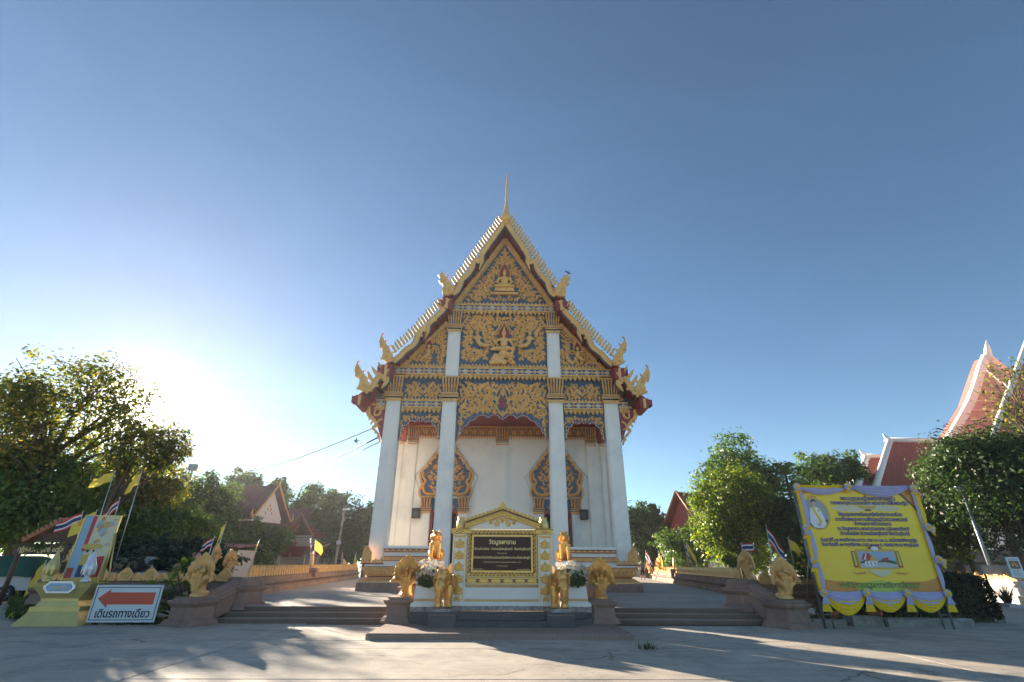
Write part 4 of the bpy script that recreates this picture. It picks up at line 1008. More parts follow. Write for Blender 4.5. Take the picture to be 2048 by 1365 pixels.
for s in (-1, 1):
    xa, xb = sorted((s*abs(pw0), s*abs(pw1))); xc = (xa+xb)/2; w = (xb-xa)/2
    b = MB(); b.box(xa, xb, 0.0, 0.62, z(1212.5), z(1069), 0); b.box(xa-0.02, xb+0.02, -0.02, 0.64, z(1212.5), z(1205), 0)
    for q in (-1, 1): b.box(xc+q*(w-0.045)-0.012, xc+q*(w-0.045)+0.012, -0.02, 0.01, z(1204), z(1071), 1)
    b.box(xa+0.03, xb-0.03, -0.02, 0.01, z(1073), z(1071), 1); leafrow(b, xa+0.05, xb-0.05, z(1073), 0.05, 7, -0.004, 0.02, False, 1)
    b.stack([(z(1069), w+0.02, 0.33), (z(1067), w+0.05, 0.36), (z(1061), w+0.05, 0.36), (z(1059), w+0.07, 0.38), (z(1057.5), w+0.02, 0.3)], SQ, xc, 0.31, 1)
    b.prism([(xc-0.13, z(1064)), (xc, z(1061.7)), (xc+0.13, z(1064)), (xc, z(1066.4))], -0.075, 0.0, 2); b.prism([(xc-0.09, z(1064)), (xc, z(1062.7)), (xc+0.09, z(1064)), (xc, z(1065.5))], -0.085, 0.0, 1)
    p = SG(b, 'pillar', ['white_clean', 'gold_bright', 'maroon_dark'])
    orn = MB(); zb0, zt0 = z(1203), z(1077); n = 5.4; hh = (zt0-zb0)/n
    for k in range(6):
        z0 = zt0-hh*(k+0.95); hgt = hh*0.92
        if z0 < zb0-0.02: z0 = zb0; hgt = hh*0.4
        orn.ridge([(xc, z0+hgt*0.35), (xc, z0+hgt*0.6), (xc, z0+hgt)], [0.07, 0.19, 0.02], 0.055, 0.0)
        orn.ell((xc, -0.01, z0+hgt*0.22), (0.10, 0.045, hgt*0.18), 8, 6)
        for q in (-1, 1):
            flame(orn, xc+q*0.02, z0+hgt*0.3, hgt*0.72, PI/2-q*0.85, q*0.9, 0.085, 0.05, 0.0, 0, 1); flame(orn, xc+q*0.04, z0+hgt*0.10, hgt*0.55, PI/2-q*1.1, q*0.9, 0.075, 0.045, 0.0, 0, 1)
    SG(orn, 'pillar_ornament', 'gold_bright', kind='stuff')
    v = MB(); vz = z(1058); H = z(1034)-vz
    v.lathe([(0.10, 0), (0.13, 0.01), (0.135, 0.06), (0.145, H*0.35), (0.135, H*0.6), (0.095, H*0.85), (0.10, H*0.94), (0.125, H), (0.105, H-0.01), (0.08, H*0.8)], 20)
    for k in range(14):
        a = 2*PI*k/14; v.ridge([(0, 0.02), (0, H*0.3), (0, H*0.55)], [0.02, 0.05, 0.005], 0.012, 0, 0, lambda x, y, zz, a=a: ((0.135-y)*math.cos(a)-x*math.sin(a), (0.135-y)*math.sin(a)+x*math.cos(a), zz))
    o = SG(v, 'vase', 'gold_box'); o.location = (xc, 0.3, vz)
# carved frame and plaque
x0, x1 = -hw, hw; za, zb = z(1154.7), z(1060.6); ix = (SX(1062)-SX(946))/2; ia, ib = z(1141.5), z(1074)
b = MB(); b.box(x0, x1, 0.03, 0.11, za, zb, 0)
for (xa, xb, u0, u1) in ((x0, x1, za, za+0.02), (x0, x1, zb-0.02, zb), (x0, x0+0.02, za, zb), (x1-0.02, x1, za, zb)): b.box(xa, xb, 0.005, 0.05, u0, u1, 1)
m_ = 0.055; fx, fa, fb = ix+m_, ia-m_, ib+m_
for (xa, xb, u0, u1) in ((-fx, fx, fa, ia), (-fx, fx, ib, fb), (-fx, -ix, ia, ib), (ix, fx, ia, ib)): b.box(xa, xb, 0.0 if u0 in (fa, ib) else 0.003, 0.06, u0, u1, 1)
for (px0, pz0, px1, pz1, n) in ((x0+0.06, (za+fa)/2, x1-0.06, (za+fa)/2, 17), (x0+0.06, (zb+fb)/2, x1-0.06, (zb+fb)/2, 17), ((x0-fx)/2, za+0.1, (x0-fx)/2, zb-0.1, 9), ((x1+fx)/2, za+0.1, (x1+fx)/2, zb-0.1, 9)):
    for k in range(n):
        t = (k+0.5)/n; cx, cz = px0+(px1-px0)*t, pz0+(pz1-pz0)*t; mir = 1 if t < 0.5 else -1
        if abs(px1-px0) > 0.5: b.ridge(catmull([(cx-0.06*mir, cz-0.04), (cx-0.02*mir, cz+0.03), (cx+0.03*mir, cz-0.02), (cx+0.06*mir, cz+0.04)], 3), 0.04, 0.03, 0.03, 1)
        else: b.ridge(catmull([(cx-0.035, cz-0.07), (cx+0.02, cz-0.03), (cx-0.02, cz+0.03), (cx+0.035, cz+0.07)], 3), 0.035, 0.03, 0.03, 1)
for q in (-1, 1):
    for zz in (za+0.06, zb-0.06): b.prism([(q*(hw-0.06)-0.045, zz), (q*(hw-0.06), zz-0.05), (q*(hw-0.06)+0.045, zz), (q*(hw-0.06), zz+0.05)], 0.0, 0.05, 1)
SG(b, 'carved_frame', ['maroon_dark', 'gold_bright'])
MATS['plaque'] = M('plaque', (0.05, 0.012, 0.012), 0.3, var=0.15, bmp=0.0, spec=0.15)
b = MB(); b.box(-ix, ix, 0.025, 0.06, ia, ib); plq = SG(b, 'plaque', 'plaque')
MATS['gold_letter'] = M('gold_letter', (0.88, 0.66, 0.28), 0.4, 0.2)
def line(s_, py, size, wpx, px=1004.3, al='CENTER', m='gold_letter', bold=0.0):
    t_ = text('lettering', s_, size, m, plq, (SX(px), 0.022, z(py)), width=(SX(1004+wpx)-SX(1004)), align=al, bold=bold)
    return t_
line('วัดบูรพาราม', 1088.5, 0.16, 54.5, bold=0.004)
line('ตำบลในเมือง  อำเภอเมืองสุรินทร์  จังหวัดสุรินทร์', 1100.3, 0.085, 113, bold=0.0015)
line('ได้รับคัดเลือกเป็น', 1108.3, 0.045, 19)
line('วัดพัฒนาตัวอย่างดีเด่นเฉลิมพระเกียรติพระบาทสมเด็จพระเจ้าอยู่หัว', 1117.5, 0.08, 114, bold=0.0015)
line('เนื่องในโอกาสพระราชพิธีมหามงคลเฉลิมพระชนมพรรษา ๖ รอบ', 1126, 0.05, 74)
line('๕ ธันวาคม ๒๕๔๒', 1133.5, 0.045, 21)
line('กรมการศาสนา', 1140, 0.045, 19, 956.5); line('กระทรวงศึกษาธิการ', 1140.3, 0.045, 27, 1047)
b = MB(); ua, ub = z(1166.5), z(1157.5); xb_ = SX(1076)-0.002
b.box(-xb_, xb_, 0.0, 0.11, ua, ub, 0); b.box(-xb_, xb_, -0.012, 0.05, ub-0.012, ub+0.015, 1); b.box(-xb_, xb_, -0.012, 0.05, ua-0.015, ua+0.012, 1)
for k in range(6):
    c = -xb_+2*xb_*(k+0.5)/6; w = xb_/6
    b.prism([(c-w*0.9, (ua+ub)/2), (c-w*0.55, ua+0.02), (c+w*0.55, ua+0.02), (c+w*0.9, (ua+ub)/2), (c+w*0.55, ub-0.02), (c-w*0.55, ub-0.02)], -0.012, 0.05, 1)
    b.prism([(c-w*0.6, (ua+ub)/2), (c, ua+0.03), (c+w*0.6, (ua+ub)/2), (c, ub-0.03)], -0.025, 0.05, 1)
SG(b, 'lower_band', ['maroon_dark', 'gold_bright'])
# little gable
gx = -SX(929); gz0 = z(1057.5); gza = z(1023)
b = MB(); b.prism([(-gx, gz0+0.0), (gx, gz0), (0, gza-0.12)], 0.08, 0.45, 0)
for s in (-1, 1):
    P0, P1 = (s*(gx+0.02), gz0+0.02), (0, gza-0.10)
    board(b, [(P0[0], P0[1]+0.07), (0, P1[1]+0.07)], 0.12, -0.02, 0.5, 1); board(b, [P0, P1], 0.05, -0.05, 0.5, 1); board(b, [(P0[0], P0[1]+0.145), (0, P1[1]+0.145)], 0.03, -0.03, 0.5, 2)
    for k in range(18):
        t = (k+0.5)/18; b.ell((P0[0]*(1-t), -0.03, P0[1]+0.07+(P1[1]-P0[1])*t), (0.03, 0.015, 0.025), 6, 4, 1)
SG(b, 'gable', ['white_clean', 'gold_bright', 'maroon_dark'])
lf = MB(); lf.prism([(-0.055, 0), (0.055, 0), (0.06, 0.06), (0.045, 0.11), (0.0, 0.125), (-0.04, 0.10), (-0.06, 0.05)], -0.05, 0.05); lf.ell((0.0, -0.05, 0.055), (0.04, 0.02, 0.04), 8, 6); lf.ridge([(-0.03, 0.09), (0.0, 0.11), (0.035, 0.08)], 0.03, 0.02, -0.05)
lf_src = lf.build('crest_leaf', 'gold_bright')
for s in (-1, 1):
    for k in range(9):
        t = (k+0.4)/9.6; x = s*(gx+0.02)*(1-t); zz = gz0+0.17+(gza-0.10-gz0-0.02)*t
        child_copy(lf_src, sign, (x, 0.1, zz), (0, -s*0.42, 0), (s, 1, 1.0))
bpy.data.objects.remove(lf_src)
b = MB(); fz = z(1022.5); b.prism([(-0.10, fz), (0.10, fz), (0.115, fz+0.09), (0.07, fz+0.18), (0, fz+0.30), (-0.07, fz+0.18), (-0.115, fz+0.09)], 0.05, 0.15)
for q in (-1, 1):
    flame(b, q*0.02, fz+0.02, 0.13, PI/2-q*0.8, q*0.8, 0.05, 0.03, 0.05); flame(b, q*0.02, fz+0.1, 0.12, PI/2-q*0.5, q*0.8, 0.05, 0.03, 0.05)
b.ridge([(0, fz+0.05), (0, fz+0.13), (0, fz+0.26)], [0.03, 0.08, 0.01], 0.03, 0.04); b.box(-0.09, 0.09, 0.03, 0.17, fz-0.05, fz, 1)
SG(b, 'gable_finial', ['gold_bright', 'granite_dark'])
b = MB(); oz = z(1044)
spiral(b, 0, oz+0.03, 0.085, 1.2, 0, 1, 0.05, 0.03, 0.078)
for q in (-1, 1):
    spiral(b, q*0.18, oz-0.05, 0.09, 1.3, PI/2, q, 0.045, 0.03, 0.078, 0, 5); spiral(b, q*0.33, oz-0.02, 0.06, 1.2, PI/2, -q, 0.04, 0.03, 0.078, 0, 4)
    for k in range(3): flame(b, q*(0.06+0.1*k), oz+0.04-0.02*k, 0.14, PI/2-q*0.9, q*0.8, 0.04, 0.03, 0.078, 0, 1)
SG(b, 'gable_ornament', 'gold_bright', kind='stuff')

# granite steps and pedestals at the foot of the sign
gs = thing('granite_steps', 'dark grey granite steps and low corner blocks at the foot of the sign', 'steps', (SXc, 14.4, 0.125), worldcoords=True)
for (x0, x1, y0, y1, z0, z1) in ((-1.14, 1.30, 14.38, 14.72, 0.125, 0.27), (-1.14, 1.30, 14.70, 15.25, 0.125, 0.42)):
    b = MB(); b.loft([[(x0, y0, z0), (x0, y0, z1-0.015), (x0, y0+0.015, z1), (x0, y1, z1), (x0, y1, z0)], [(x1, y0, z0), (x1, y0, z1-0.015), (x1, y0+0.015, z1), (x1, y1, z1), (x1, y1, z0)]]); b.build('step', 'granite_dark', gs)
for s, xc in ((-1, -1.47), (1, 1.62)):
    b = MB(); b.stack([(0.125, 0.36, 0.40), (0.395, 0.355, 0.40)], SQ, xc, 14.78, 0); b.stack([(0.395, 0.34, 0.38), (0.40, 0.34, 0.38)], SQ, xc, 14.78, 1); b.stack([(0.40, 0.37, 0.41), (0.44, 0.37, 0.41), (0.455, 0.35, 0.39)], SQ, xc, 14.80, 0)
    b.build('corner_block', ['granite_dark', 'gold_matte'], gs)
    for lv, (z0, z1, ins) in enumerate(((0.125, 0.265, 0), (0.265, 0.41, 0.28))):
        e = MB(); xi = xc+s*0.34; P_ = [(xi, 14.62+ins), (xi+s*0.75, 15.36+ins*0.6), (xi+s*0.75, 15.9), (xi, 15.9)]
        if s < 0: P_ = P_[::-1]
        e.loft([[(x, y, z0) for x, y in P_], [(x, y, z1) for x, y in P_]]); e.build('wing_step', 'granite_dark', gs)
# white planter boxes beside the sign, with bouquets
def petals(mb_pts, name, mat, parent, size, n=1):
    vs = []; fs = []
    for (p, nrm) in mb_pts:
        nrm = Vector(nrm).normalized(); a = Vector((rng.uniform(-1, 1), rng.uniform(-1, 1), rng.uniform(-1, 1))).cross(nrm).normalized(); bb = nrm.cross(a)
        for k in range(5):
            t = 2*PI*k/5; d = a*math.cos(t)+bb*math.sin(t); e = a*math.cos(t+0.5)+bb*math.sin(t+0.5); f2 = a*math.cos(t-0.5)+bb*math.sin(t-0.5)
            o = len(vs); P0 = Vector(p); vs += [P0, P0+f2*size*0.6+nrm*size*0.25, P0+d*size+nrm*size*0.15, P0+e*size*0.6+nrm*size*0.25]; fs.append((o, o+1, o+2, o+3))
    m = MB(); m.add(vs, fs); return m.build(name, mat, parent)
for s, px in ((-1, 853), (1, 1151)):
    c = at(px, 1190, 15.35); wz0, wz1 = at(px, 1213, 15.3).z, at(px, 1166, 15.3).z
    pb = thing('planter_box', ('white planter box with gold teeth left of the sign, under the wider bouquet' if s < 0 else 'white planter box with gold teeth right of the sign, under the rounder bouquet'), 'planter', (c.x, 15.45, 0.40), group='planter boxes', worldcoords=True)
    b = MB(); cx = c.x; b.stack([(0.40, 0.42, 0.34), (wz0-0.01, 0.42, 0.34)], SQ, cx, 15.6, 1); b.stack([(wz0-0.01, 0.42, 0.33), (wz0+0.06, 0.42, 0.33), (wz0+0.12, 0.34, 0.28), (wz1-0.03, 0.31, 0.27)], SQ, cx, 15.6, 0); b.stack([(wz1-0.03, 0.34, 0.3), (wz1+0.03, 0.34, 0.3)], SQ, cx, 15.6, 0)
    b.box(cx-0.34, cx+0.34, 15.31, 15.33, wz0+0.125, wz0+0.14, 2); leafrow(b, cx-0.32, cx+0.32, wz0+0.14, 0.06, 12, 15.32, 0.02, True, 2); leafrow(b, cx-0.31, cx+0.31, wz1-0.035, 0.06, 11, 15.325, 0.02, False, 2)
    b.build('box', ['white_clean', 'marble_worn' if 'marble_worn' in MATS else 'sandstone', 'gold_matte'], pb)
    fb = thing('flower_bouquet', ('wide bouquet of white flowers with yellow edges on left planter box' if s < 0 else 'round bouquet of white flowers over dark leaves on right planter box'), 'bouquet', (cx, 15.5, wz1+0.03), group='white bouquets')
    pt = MB(); pt.stack([(0, 0.22, 0.16), (0.10, 0.26, 0.19)], CH(0.3), 0, 0); pt.build('basket', 'gold_matte', fb)
    pts = []; lv = []; yl = []
    for k in range(330):
        u, v = rng.uniform(0, 2*PI), rng.uniform(-0.2, 1); q = math.sqrt(max(0, 1-v*v)); nn = Vector((math.cos(u)*q, math.sin(u)*q, v)); rad = rng.uniform(0.55, 1.22)
        p = Vector((nn.x*0.36*rad*(1.15 if s < 0 else 1.0), nn.y*0.26*rad, 0.16+nn.z*(0.36 if s < 0 else 0.33)*rad))
        if s < 0 and nn.x < -0.55 and k % 2: yl.append((p, nn))
        else: pts.append((p, nn))
    petals(pts, 'blossoms', 'petal_white', fb, 0.055)['kind'] = 'stuff'
    if yl: petals(yl, 'yellow_blossoms', 'petal_yellow', fb, 0.04)['kind'] = 'stuff'
    for k in range(40): u = rng.uniform(0, 2*PI); lv.append((Vector((math.cos(u)*0.36, math.sin(u)*0.26, 0.16+rng.uniform(0, 0.2))), Vector((math.cos(u), math.sin(u), 0.5))))
    for k in range(150): 
        u = rng.uniform(-0.6, 0.6); lv.append((Vector((u*0.42+0.03, -0.20-rng.uniform(0, 0.12), rng.uniform(-0.14, 0.20)*(1-abs(u)))), Vector((u, -1, rng.uniform(-0.2, 0.5)))))
    petals(lv, 'leaves', 'leaf_dark', fb, 0.06)['kind'] = 'stuff'

# ---------------------------------------------------------------- statues
def elephant():
    t = thing('elephant_statue', 'x', 'statue', group='golden elephant statues')
    b = MB(); S = 1.0
    b.ell((0, 0.26, 0.60), (0.235, 0.40, 0.25)); b.ell((0, 0.02, 0.62), (0.23, 0.22, 0.26)); b.ell((0, 0.52, 0.56), (0.22, 0.18, 0.24))
    b.ell((0, -0.26, 0.76), (0.17, 0.17, 0.20)); b.ell((-0.075, -0.27, 0.88), (0.095, 0.12, 0.09)); b.ell((0.075, -0.27, 0.88), (0.095, 0.12, 0.09)); b.ell((0, -0.36, 0.62), (0.125, 0.12, 0.15))
    b.tube([(0, -0.40, 0.64), (0, -0.47, 0.48), (0, -0.47, 0.30), (0, -0.45, 0.14), (0, -0.46, 0.05)], [0.12, 0.092, 0.072, 0.058, 0.062], 10)
    for s in (-1, 1):
        b.tube([(s*0.14, -0.10, 0.55), (s*0.15, -0.13, 0.32), (s*0.15, -0.12, 0.10), (s*0.15, -0.13, 0.03)], [0.14, 0.105, 0.092, 0.11], 10)
        b.tube([(s*0.14, 0.50, 0.52), (s*0.15, 0.52, 0.32), (s*0.15, 0.50, 0.10), (s*0.15, 0.49, 0.03)], [0.15, 0.11, 0.09, 0.105], 10)
        b.ell((s*0.245, -0.10, 0.68), (0.035, 0.13, 0.19), rot=Matrix.Rotation(s*0.35, 3, 'Z')); b.ell((s*0.25, -0.06, 0.55), (0.03, 0.09, 0.14), rot=Matrix.Rotation(s*0.35, 3, 'Z'))
        b.ell((s*0.135, -0.36, 0.74), (0.028, 0.04, 0.028)); b.ell((s*0.10, -0.40, 0.56), (0.05, 0.06, 0.06))
    b.tube([(0, 0.68, 0.62), (0, 0.73, 0.45), (0, 0.70, 0.25)], [0.035, 0.025, 0.035], 6)
    fuse(b, 'body', 'gold_statue', t, 0.012, 2)
    tk = MB()
    for s in (-1, 1):
        q = MB(); q.tube([(s*0.085, -0.42, 0.55), (s*0.105, -0.49, 0.44), (s*0.10, -0.53, 0.38)], [0.026, 0.02, 0.006], 8); q.build('tusk', 'gold_statue', t)
    b = MB(); b.stack([(-0.07, 0.26, 0.45), (0.0, 0.26, 0.45), (0.012, 0.245, 0.435)], SQ, 0, 0.16); b.build('base_slab', 'marble_worn', t)
    return t
def marble():
    m, nt, b = _nodes('marble_worn'); n1 = noise(nt, 6, 8, 0.8, None, 1.2)
    c = ramp(nt, n1.outputs[0], (0.20, 0.12, 0.10), (0.52, 0.48, 0.44), 0.42, 0.6).outputs[0]; nt.links.new(c, b.inputs['Base Color']); b.inputs['Roughness'].default_value = 0.6; MATS['marble_worn'] = m
marble()
for o_ in list(sign.children) + [c for p_ in bpy.data.objects if p_.name.startswith('planter_box') for c in p_.children]:
    if o_.name.startswith(('panel_body', 'box')): o_.data.materials[1] = MATS['marble_worn']
el = elephant()
el.location = (-1.45, 14.82, 0.455+0.07); el.rotation_euler = (0, 0, -0.30); el['label'] = 'golden elephant statue on the granite block left of the sign'
dup(el, (1.60, 14.82, 0.525), 0.26, 'golden elephant statue on the granite block right of the sign')
def lion():
    t = thing('lion_statue', 'x', 'statue', group='golden lion statues')
    b = MB()
    b.ell((0, 0.12, 0.24), (0.17, 0.24, 0.22)); b.ell((0, -0.02, 0.38), (0.155, 0.15, 0.24)); b.ell((0, -0.08, 0.48), (0.15, 0.12, 0.14))
    b.ell((0, -0.10, 0.68), (0.125, 0.12, 0.12)); b.ell((0, -0.20, 0.65), (0.085, 0.08, 0.065)); b.ell((0, -0.20, 0.60), (0.075, 0.065, 0.04)); b.ell((0, -0.28, 0.675), (0.035, 0.025, 0.022))
    for s in (-1, 1):
        b.tube([(s*0.095, -0.10, 0.46), (s*0.105, -0.15, 0.25), (s*0.105, -0.15, 0.04)], [0.085, 0.062, 0.055], 10); b.ell((s*0.108, -0.19, 0.035), (0.06, 0.085, 0.04))
        b.ell((s*0.155, 0.16, 0.17), (0.09, 0.17, 0.16)); b.ell((s*0.16, -0.0, 0.035), (0.05, 0.13, 0.04))
        b.ell((s*0.085, -0.06, 0.79), (0.035, 0.025, 0.045)); b.ell((s*0.055, -0.205, 0.72), (0.028, 0.02, 0.022)); b.ell((s*0.12, -0.05, 0.62), (0.06, 0.08, 0.12))
        for k in range(4): b.ell((s*(0.05+0.03*k), -0.17+0.02*k, 0.52-0.025*k), (0.03, 0.02, 0.05))
    b.tube([(0, 0.34, 0.12), (0, 0.38, 0.35), (0, 0.30, 0.55), (0, 0.24, 0.62)], [0.03, 0.028, 0.035, 0.02], 8)
    fuse(b, 'body', 'gold_statue', t, 0.010, 1)
    b = MB(); b.stack([(-0.20-0.5, 0.19, 0.27), (-0.14, 0.19, 0.27), (-0.10, 0.24, 0.32), (-0.03, 0.24, 0.32), (0.0, 0.21, 0.29)], SQ, 0, 0.03); b.build('pedestal', 'white_clean', t)
    return t
ln = lion(); c = at(870.5, 1122, 16.4); ln.location = (c.x, 16.4, c.z); ln.scale = (1.06, 1.0, 1.06); ln['label'] = 'golden seated lion statue behind the left bouquet'
c = at(1129, 1124, 16.4); dup(ln, (c.x, 16.4, c.z), 0.0, 'golden seated lion statue behind the right bouquet')

def naga(mat, nm):
    """many-headed serpent with a flame-shaped hood"""
    t = thing('naga_statue', 'x', 'statue'); b = MB()
    hood = [(0.13, 0.26), (0.22, 0.37), (0.37, 0.40), (0.385, 0.50), (0.40, 0.56), (0.36, 0.64), (0.385, 0.72), (0.33, 0.80), (0.33, 0.87), (0.24, 0.93), (0.19, 1.0), (0.10, 1.05), (0.0, 1.14)]
    prof = [(x, zz) for x, zz in hood] + [(-x, zz) for x, zz in hood[::-1][1:]] + [(-0.13, 0.26)][:0]
    n = len(prof)
    # hood bends forward at its rim
    fy = lambda x, zz: 0.02-0.55*x*x-0.07*max(0, zz-0.45)
    cxz = (0.0, 0.62); rings = []
    for f_ in (1.0, 0.7, 0.4, 0.12):
        rings.append([(cxz[0]+(x-cxz[0])*f_, zz*f_+cxz[1]*(1-f_)) for x, zz in prof])
    front = [[(x, fy(x, zz)-0.045-0.02*(1-k/3), zz) for x, zz in r_] for k, r_ in enumerate(rings)]
    back = [[(x, fy(x, zz)+0.045, zz) for x, zz in r_] for r_ in rings]
    b.loft([back[3], back[2], back[1], back[0], front[0], front[1], front[2], front[3]], 0, False, True)
    b.lathe([(0.19, 0.0), (0.19, 0.05), (0.165, 0.09)], 14, 0, 0.02); b.tube([(0, 0.02, 0.0), (0, 0.03, 0.18), (0, 0.0, 0.36), (0, -0.03, 0.55)], [0.155, 0.145, 0.165, 0.20], 14)
    b.tube([(0, 0.10, 0.06), (0, 0.22, 0.06), (0, 0.34, 0.10)], [0.13, 0.11, 0.05], 10)
    heads = [(0, 0.74, -0.17), (-0.155, 0.66, -0.17), (0.155, 0.66, -0.17), (-0.275, 0.49, -0.15), (0.275, 0.49, -0.15)]
    for k, (x, zz, y) in enumerate(heads):
        b.tube([(x*0.25, -0.10, 0.26), (x*0.65, -0.14, 0.26+(zz-0.26)*0.6), (x, y+0.02, zz-0.02)], [0.04, 0.055, 0.06], 8)
        b.ell((x, y-0.02, zz), (0.075, 0.08, 0.068)); b.ell((x*1.06, y-0.10, zz-0.02), (0.052, 0.06, 0.034)); b.ell((x*1.06, y-0.09, zz-0.062), (0.045, 0.045, 0.018)); b.tube([(x, y, zz+0.04), (x*1.05, y+0.02, zz+0.14)], [0.035, 0.008], 6)
        for s in (-1, 1): b.ell((x+s*0.035, y-0.055, zz+0.022), (0.018, 0.016, 0.016), 8, 6)
    for k in range(5):
        x = -0.08+0.04*k; b.tube([(x, -0.135, 0.12), (x*1.4, -0.17, 0.34), (x*1.9, -0.19, 0.52)], [0.016, 0.02, 0.01], 6)
    for s in (-1, 1): b.tube([(s*0.36, -0.10, 0.46), (s*0.42, -0.16, 0.40), (s*0.45, -0.18, 0.36)], [0.04, 0.025, 0.006], 6)
    b.tube([(0, -0.09, 1.02), (0, -0.06, 1.12), (0, -0.09, 1.17)], [0.03, 0.02, 0.005], 6)
    fuse(b, nm, mat, t, 0.0115, 1); return t
ng = naga('gold_statue', 'body'); c = at(813, 1192, 15.85); ng.location = (c.x, 15.72, c.z-0.01); ng['label'] = 'shiny golden five-headed naga statue just left of the sign, left bouquet beside it'; ng['group'] = 'naga statues beside the sign'
ng.rotation_euler = (0, 0, -0.10); ng.scale = (1.0, 1.0, 0.98)
c = at(1201, 1197, 15.85); n2 = dup(ng, (c.x, 15.72, c.z-0.01), 0.12, 'shiny golden five-headed naga statue just right of the sign, right bouquet beside it')
nm_ = naga('gold_matte', 'body'); nm_['group'] = 'naga statues at the outer stair ends'
c = at(394, 1193, 15.9); nm_.location = (c.x, 15.9, c.z-0.01); nm_.rotation_euler = (0, 0, -0.30); nm_['label'] = 'pale gold naga statue on the outer left stair pedestal, by the pink flowers'; nm_.scale = (1.18, 1.05, 1.02)
c = at(1573, 1198, 15.9); dup(nm_, (c.x, 15.9, c.z-0.01), 0.26, 'pale gold naga statue on the outer right stair pedestal, beside the yellow billboard', scale=(1.18, 1.05, 1.02))

# ---------------------------------------------------------------- stair balustrades
def pedestal(b, cx, cy, z0, z1, h, rot=0.0, cap=True, plan=None):
    H = z1-z0; P_ = plan or CH(0.28)
    b.stack([(z0, h*1.20, h*1.20), (z0+H*0.09, h*1.20, h*1.20), (z0+H*0.11, h*1.16, h*1.16), (z0+H*0.22, h*1.06, h*1.06), (z0+H*0.27, h*0.94, h*0.94), (z0+H*0.30, h*0.92, h*0.92), (z0+H*0.66, h*0.90, h*0.90),
             (z0+H*0.72, h*0.98, h*0.98), (z0+H*0.80, h*1.10, h*1.10), (z0+H*0.88, h*1.13, h*1.13), (z0+H*0.90, h*1.0, h*1.0), (z0+H*0.93, h*0.86, h*0.86), (z1, h*0.84, h*0.84)], P_, cx, cy, 0, rot)
def rail(b, p0, p1, hw, ztop=0.0):
    """moulded sloping rail between two points (their z is the top)"""
    p0, p1 = Vector(p0), Vector(p1); d = (p1-p0); d.z = 0; d.normalize(); n = Vector((-d.y, d.x, 0))
    sec = [(-hw*0.95, -0.75), (-hw*0.95, -0.30), (-hw*1.2, -0.25), (-hw*1.2, -0.19), (-hw*0.95, -0.15), (-hw*0.95, -0.09), (-hw*0.72, -0.07), (-hw*0.6, -0.02), (-hw*0.3, 0.015), (hw*0.3, 0.015), (hw*0.6, -0.02), (hw*0.72, -0.07), (hw*0.95, -0.09), (hw*0.95, -0.15), (hw*1.2, -0.19), (hw*1.2, -0.25), (hw*0.95, -0.30), (hw*0.95, -0.75)]
    b.loft([[p0+n*u+Vector((0, 0, v)) for u, v in sec], [p1+n*u+Vector((0, 0, v)) for u, v in sec]])
def balustrade(label, lo, lz, lh, up, uz, uh, rot):
    t = thing('stair_balustrade', label, 'balustrade', (lo[0], lo[1], 0), group='naga stair balustrades', worldcoords=True)
    b = MB(); pedestal(b, lo[0], lo[1], lz[0], lz[1], lh, rot); b.build('lower_pedestal', 'sandstone', t)
    b = MB(); pedestal(b, up[0], up[1], uz[0], uz[1], uh, rot); b.stack([(uz[1], uh*0.8, uh*0.8), (uz[1]+0.14, uh*0.78, uh*0.78), (uz[1]+0.19, uh*0.66, uh*0.66)], CH(0.28), up[0], up[1], 0, rot); b.build('upper_pedestal', 'sandstone', t)
    b = MB(); d = Vector((up[0]-lo[0], up[1]-lo[1], 0)).normalized(); a = Vector((lo[0], lo[1], lz[1]+0.03))+d*lh*0.35; e = Vector((up[0], up[1], uz[1]+0.17))-d*uh*0.4; rail(b, a, e, lh*0.55); b.build('sloping_rail', 'sandstone', t)
    return t
zt_in = ng.location.z
balustrade('sandstone naga pedestal and rail between left steps and sign', (-2.80, 15.72), (0.125, zt_in), 0.385, (-2.72, 17.15), (0.38, 1.02), 0.40, 0.0)
balustrade('sandstone naga pedestal and rail between right steps and sign', (2.92, 15.72), (0.125, n2.location.z), 0.385, (2.72, 17.15), (0.38, 1.02), 0.40, 0.0)
balustrade('sandstone naga pedestal and rail at outer end of left steps', (-8.72, 15.95), (-0.02, nm_.location.z), 0.50, (-8.15, 17.55), (0.30, 1.0), 0.52, -0.45)
balustrade('sandstone naga pedestal and rail at outer end of right steps', (8.42, 15.95), (-0.02, nm_.location.z), 0.50, (7.98, 17.55), (0.30, 1.0), 0.52, 0.45)

# ---------------------------------------------------------------- fences with gold leaf merlons
def merlon(w, h, d=0.09, name='merlon'):
    b = MB(); b.prism([(-w*0.42, 0), (w*0.42, 0), (w*0.5, h*0.22), (w*0.46, h*0.5), (w*0.25, h*0.78), (0, h), (-w*0.25, h*0.78), (-w*0.46, h*0.5), (-w*0.5, h*0.22)], -d/2, d/2)
    for s in (-1, 1):
        b.ridge([(0, h*0.18), (w*0.25, h*0.32), (w*0.2, h*0.55), (0, h*0.62), (-w*0.2, h*0.52), (-w*0.22, h*0.34), (-w*0.05, h*0.28)], w*0.10, 0.02, -d/2 if s < 0 else d/2, 0, None if s < 0 else (lambda x, y, zz: (x, -y+d, zz) if False else (x, d/2+(d/2-y), zz)))
    b.ridge([(0, h*0.05), (0, h*0.2), (0, h*0.95)], [w*0.3, w*0.16, 0.01], 0.02, -d/2)
    return b.build(name, 'gold_matte')
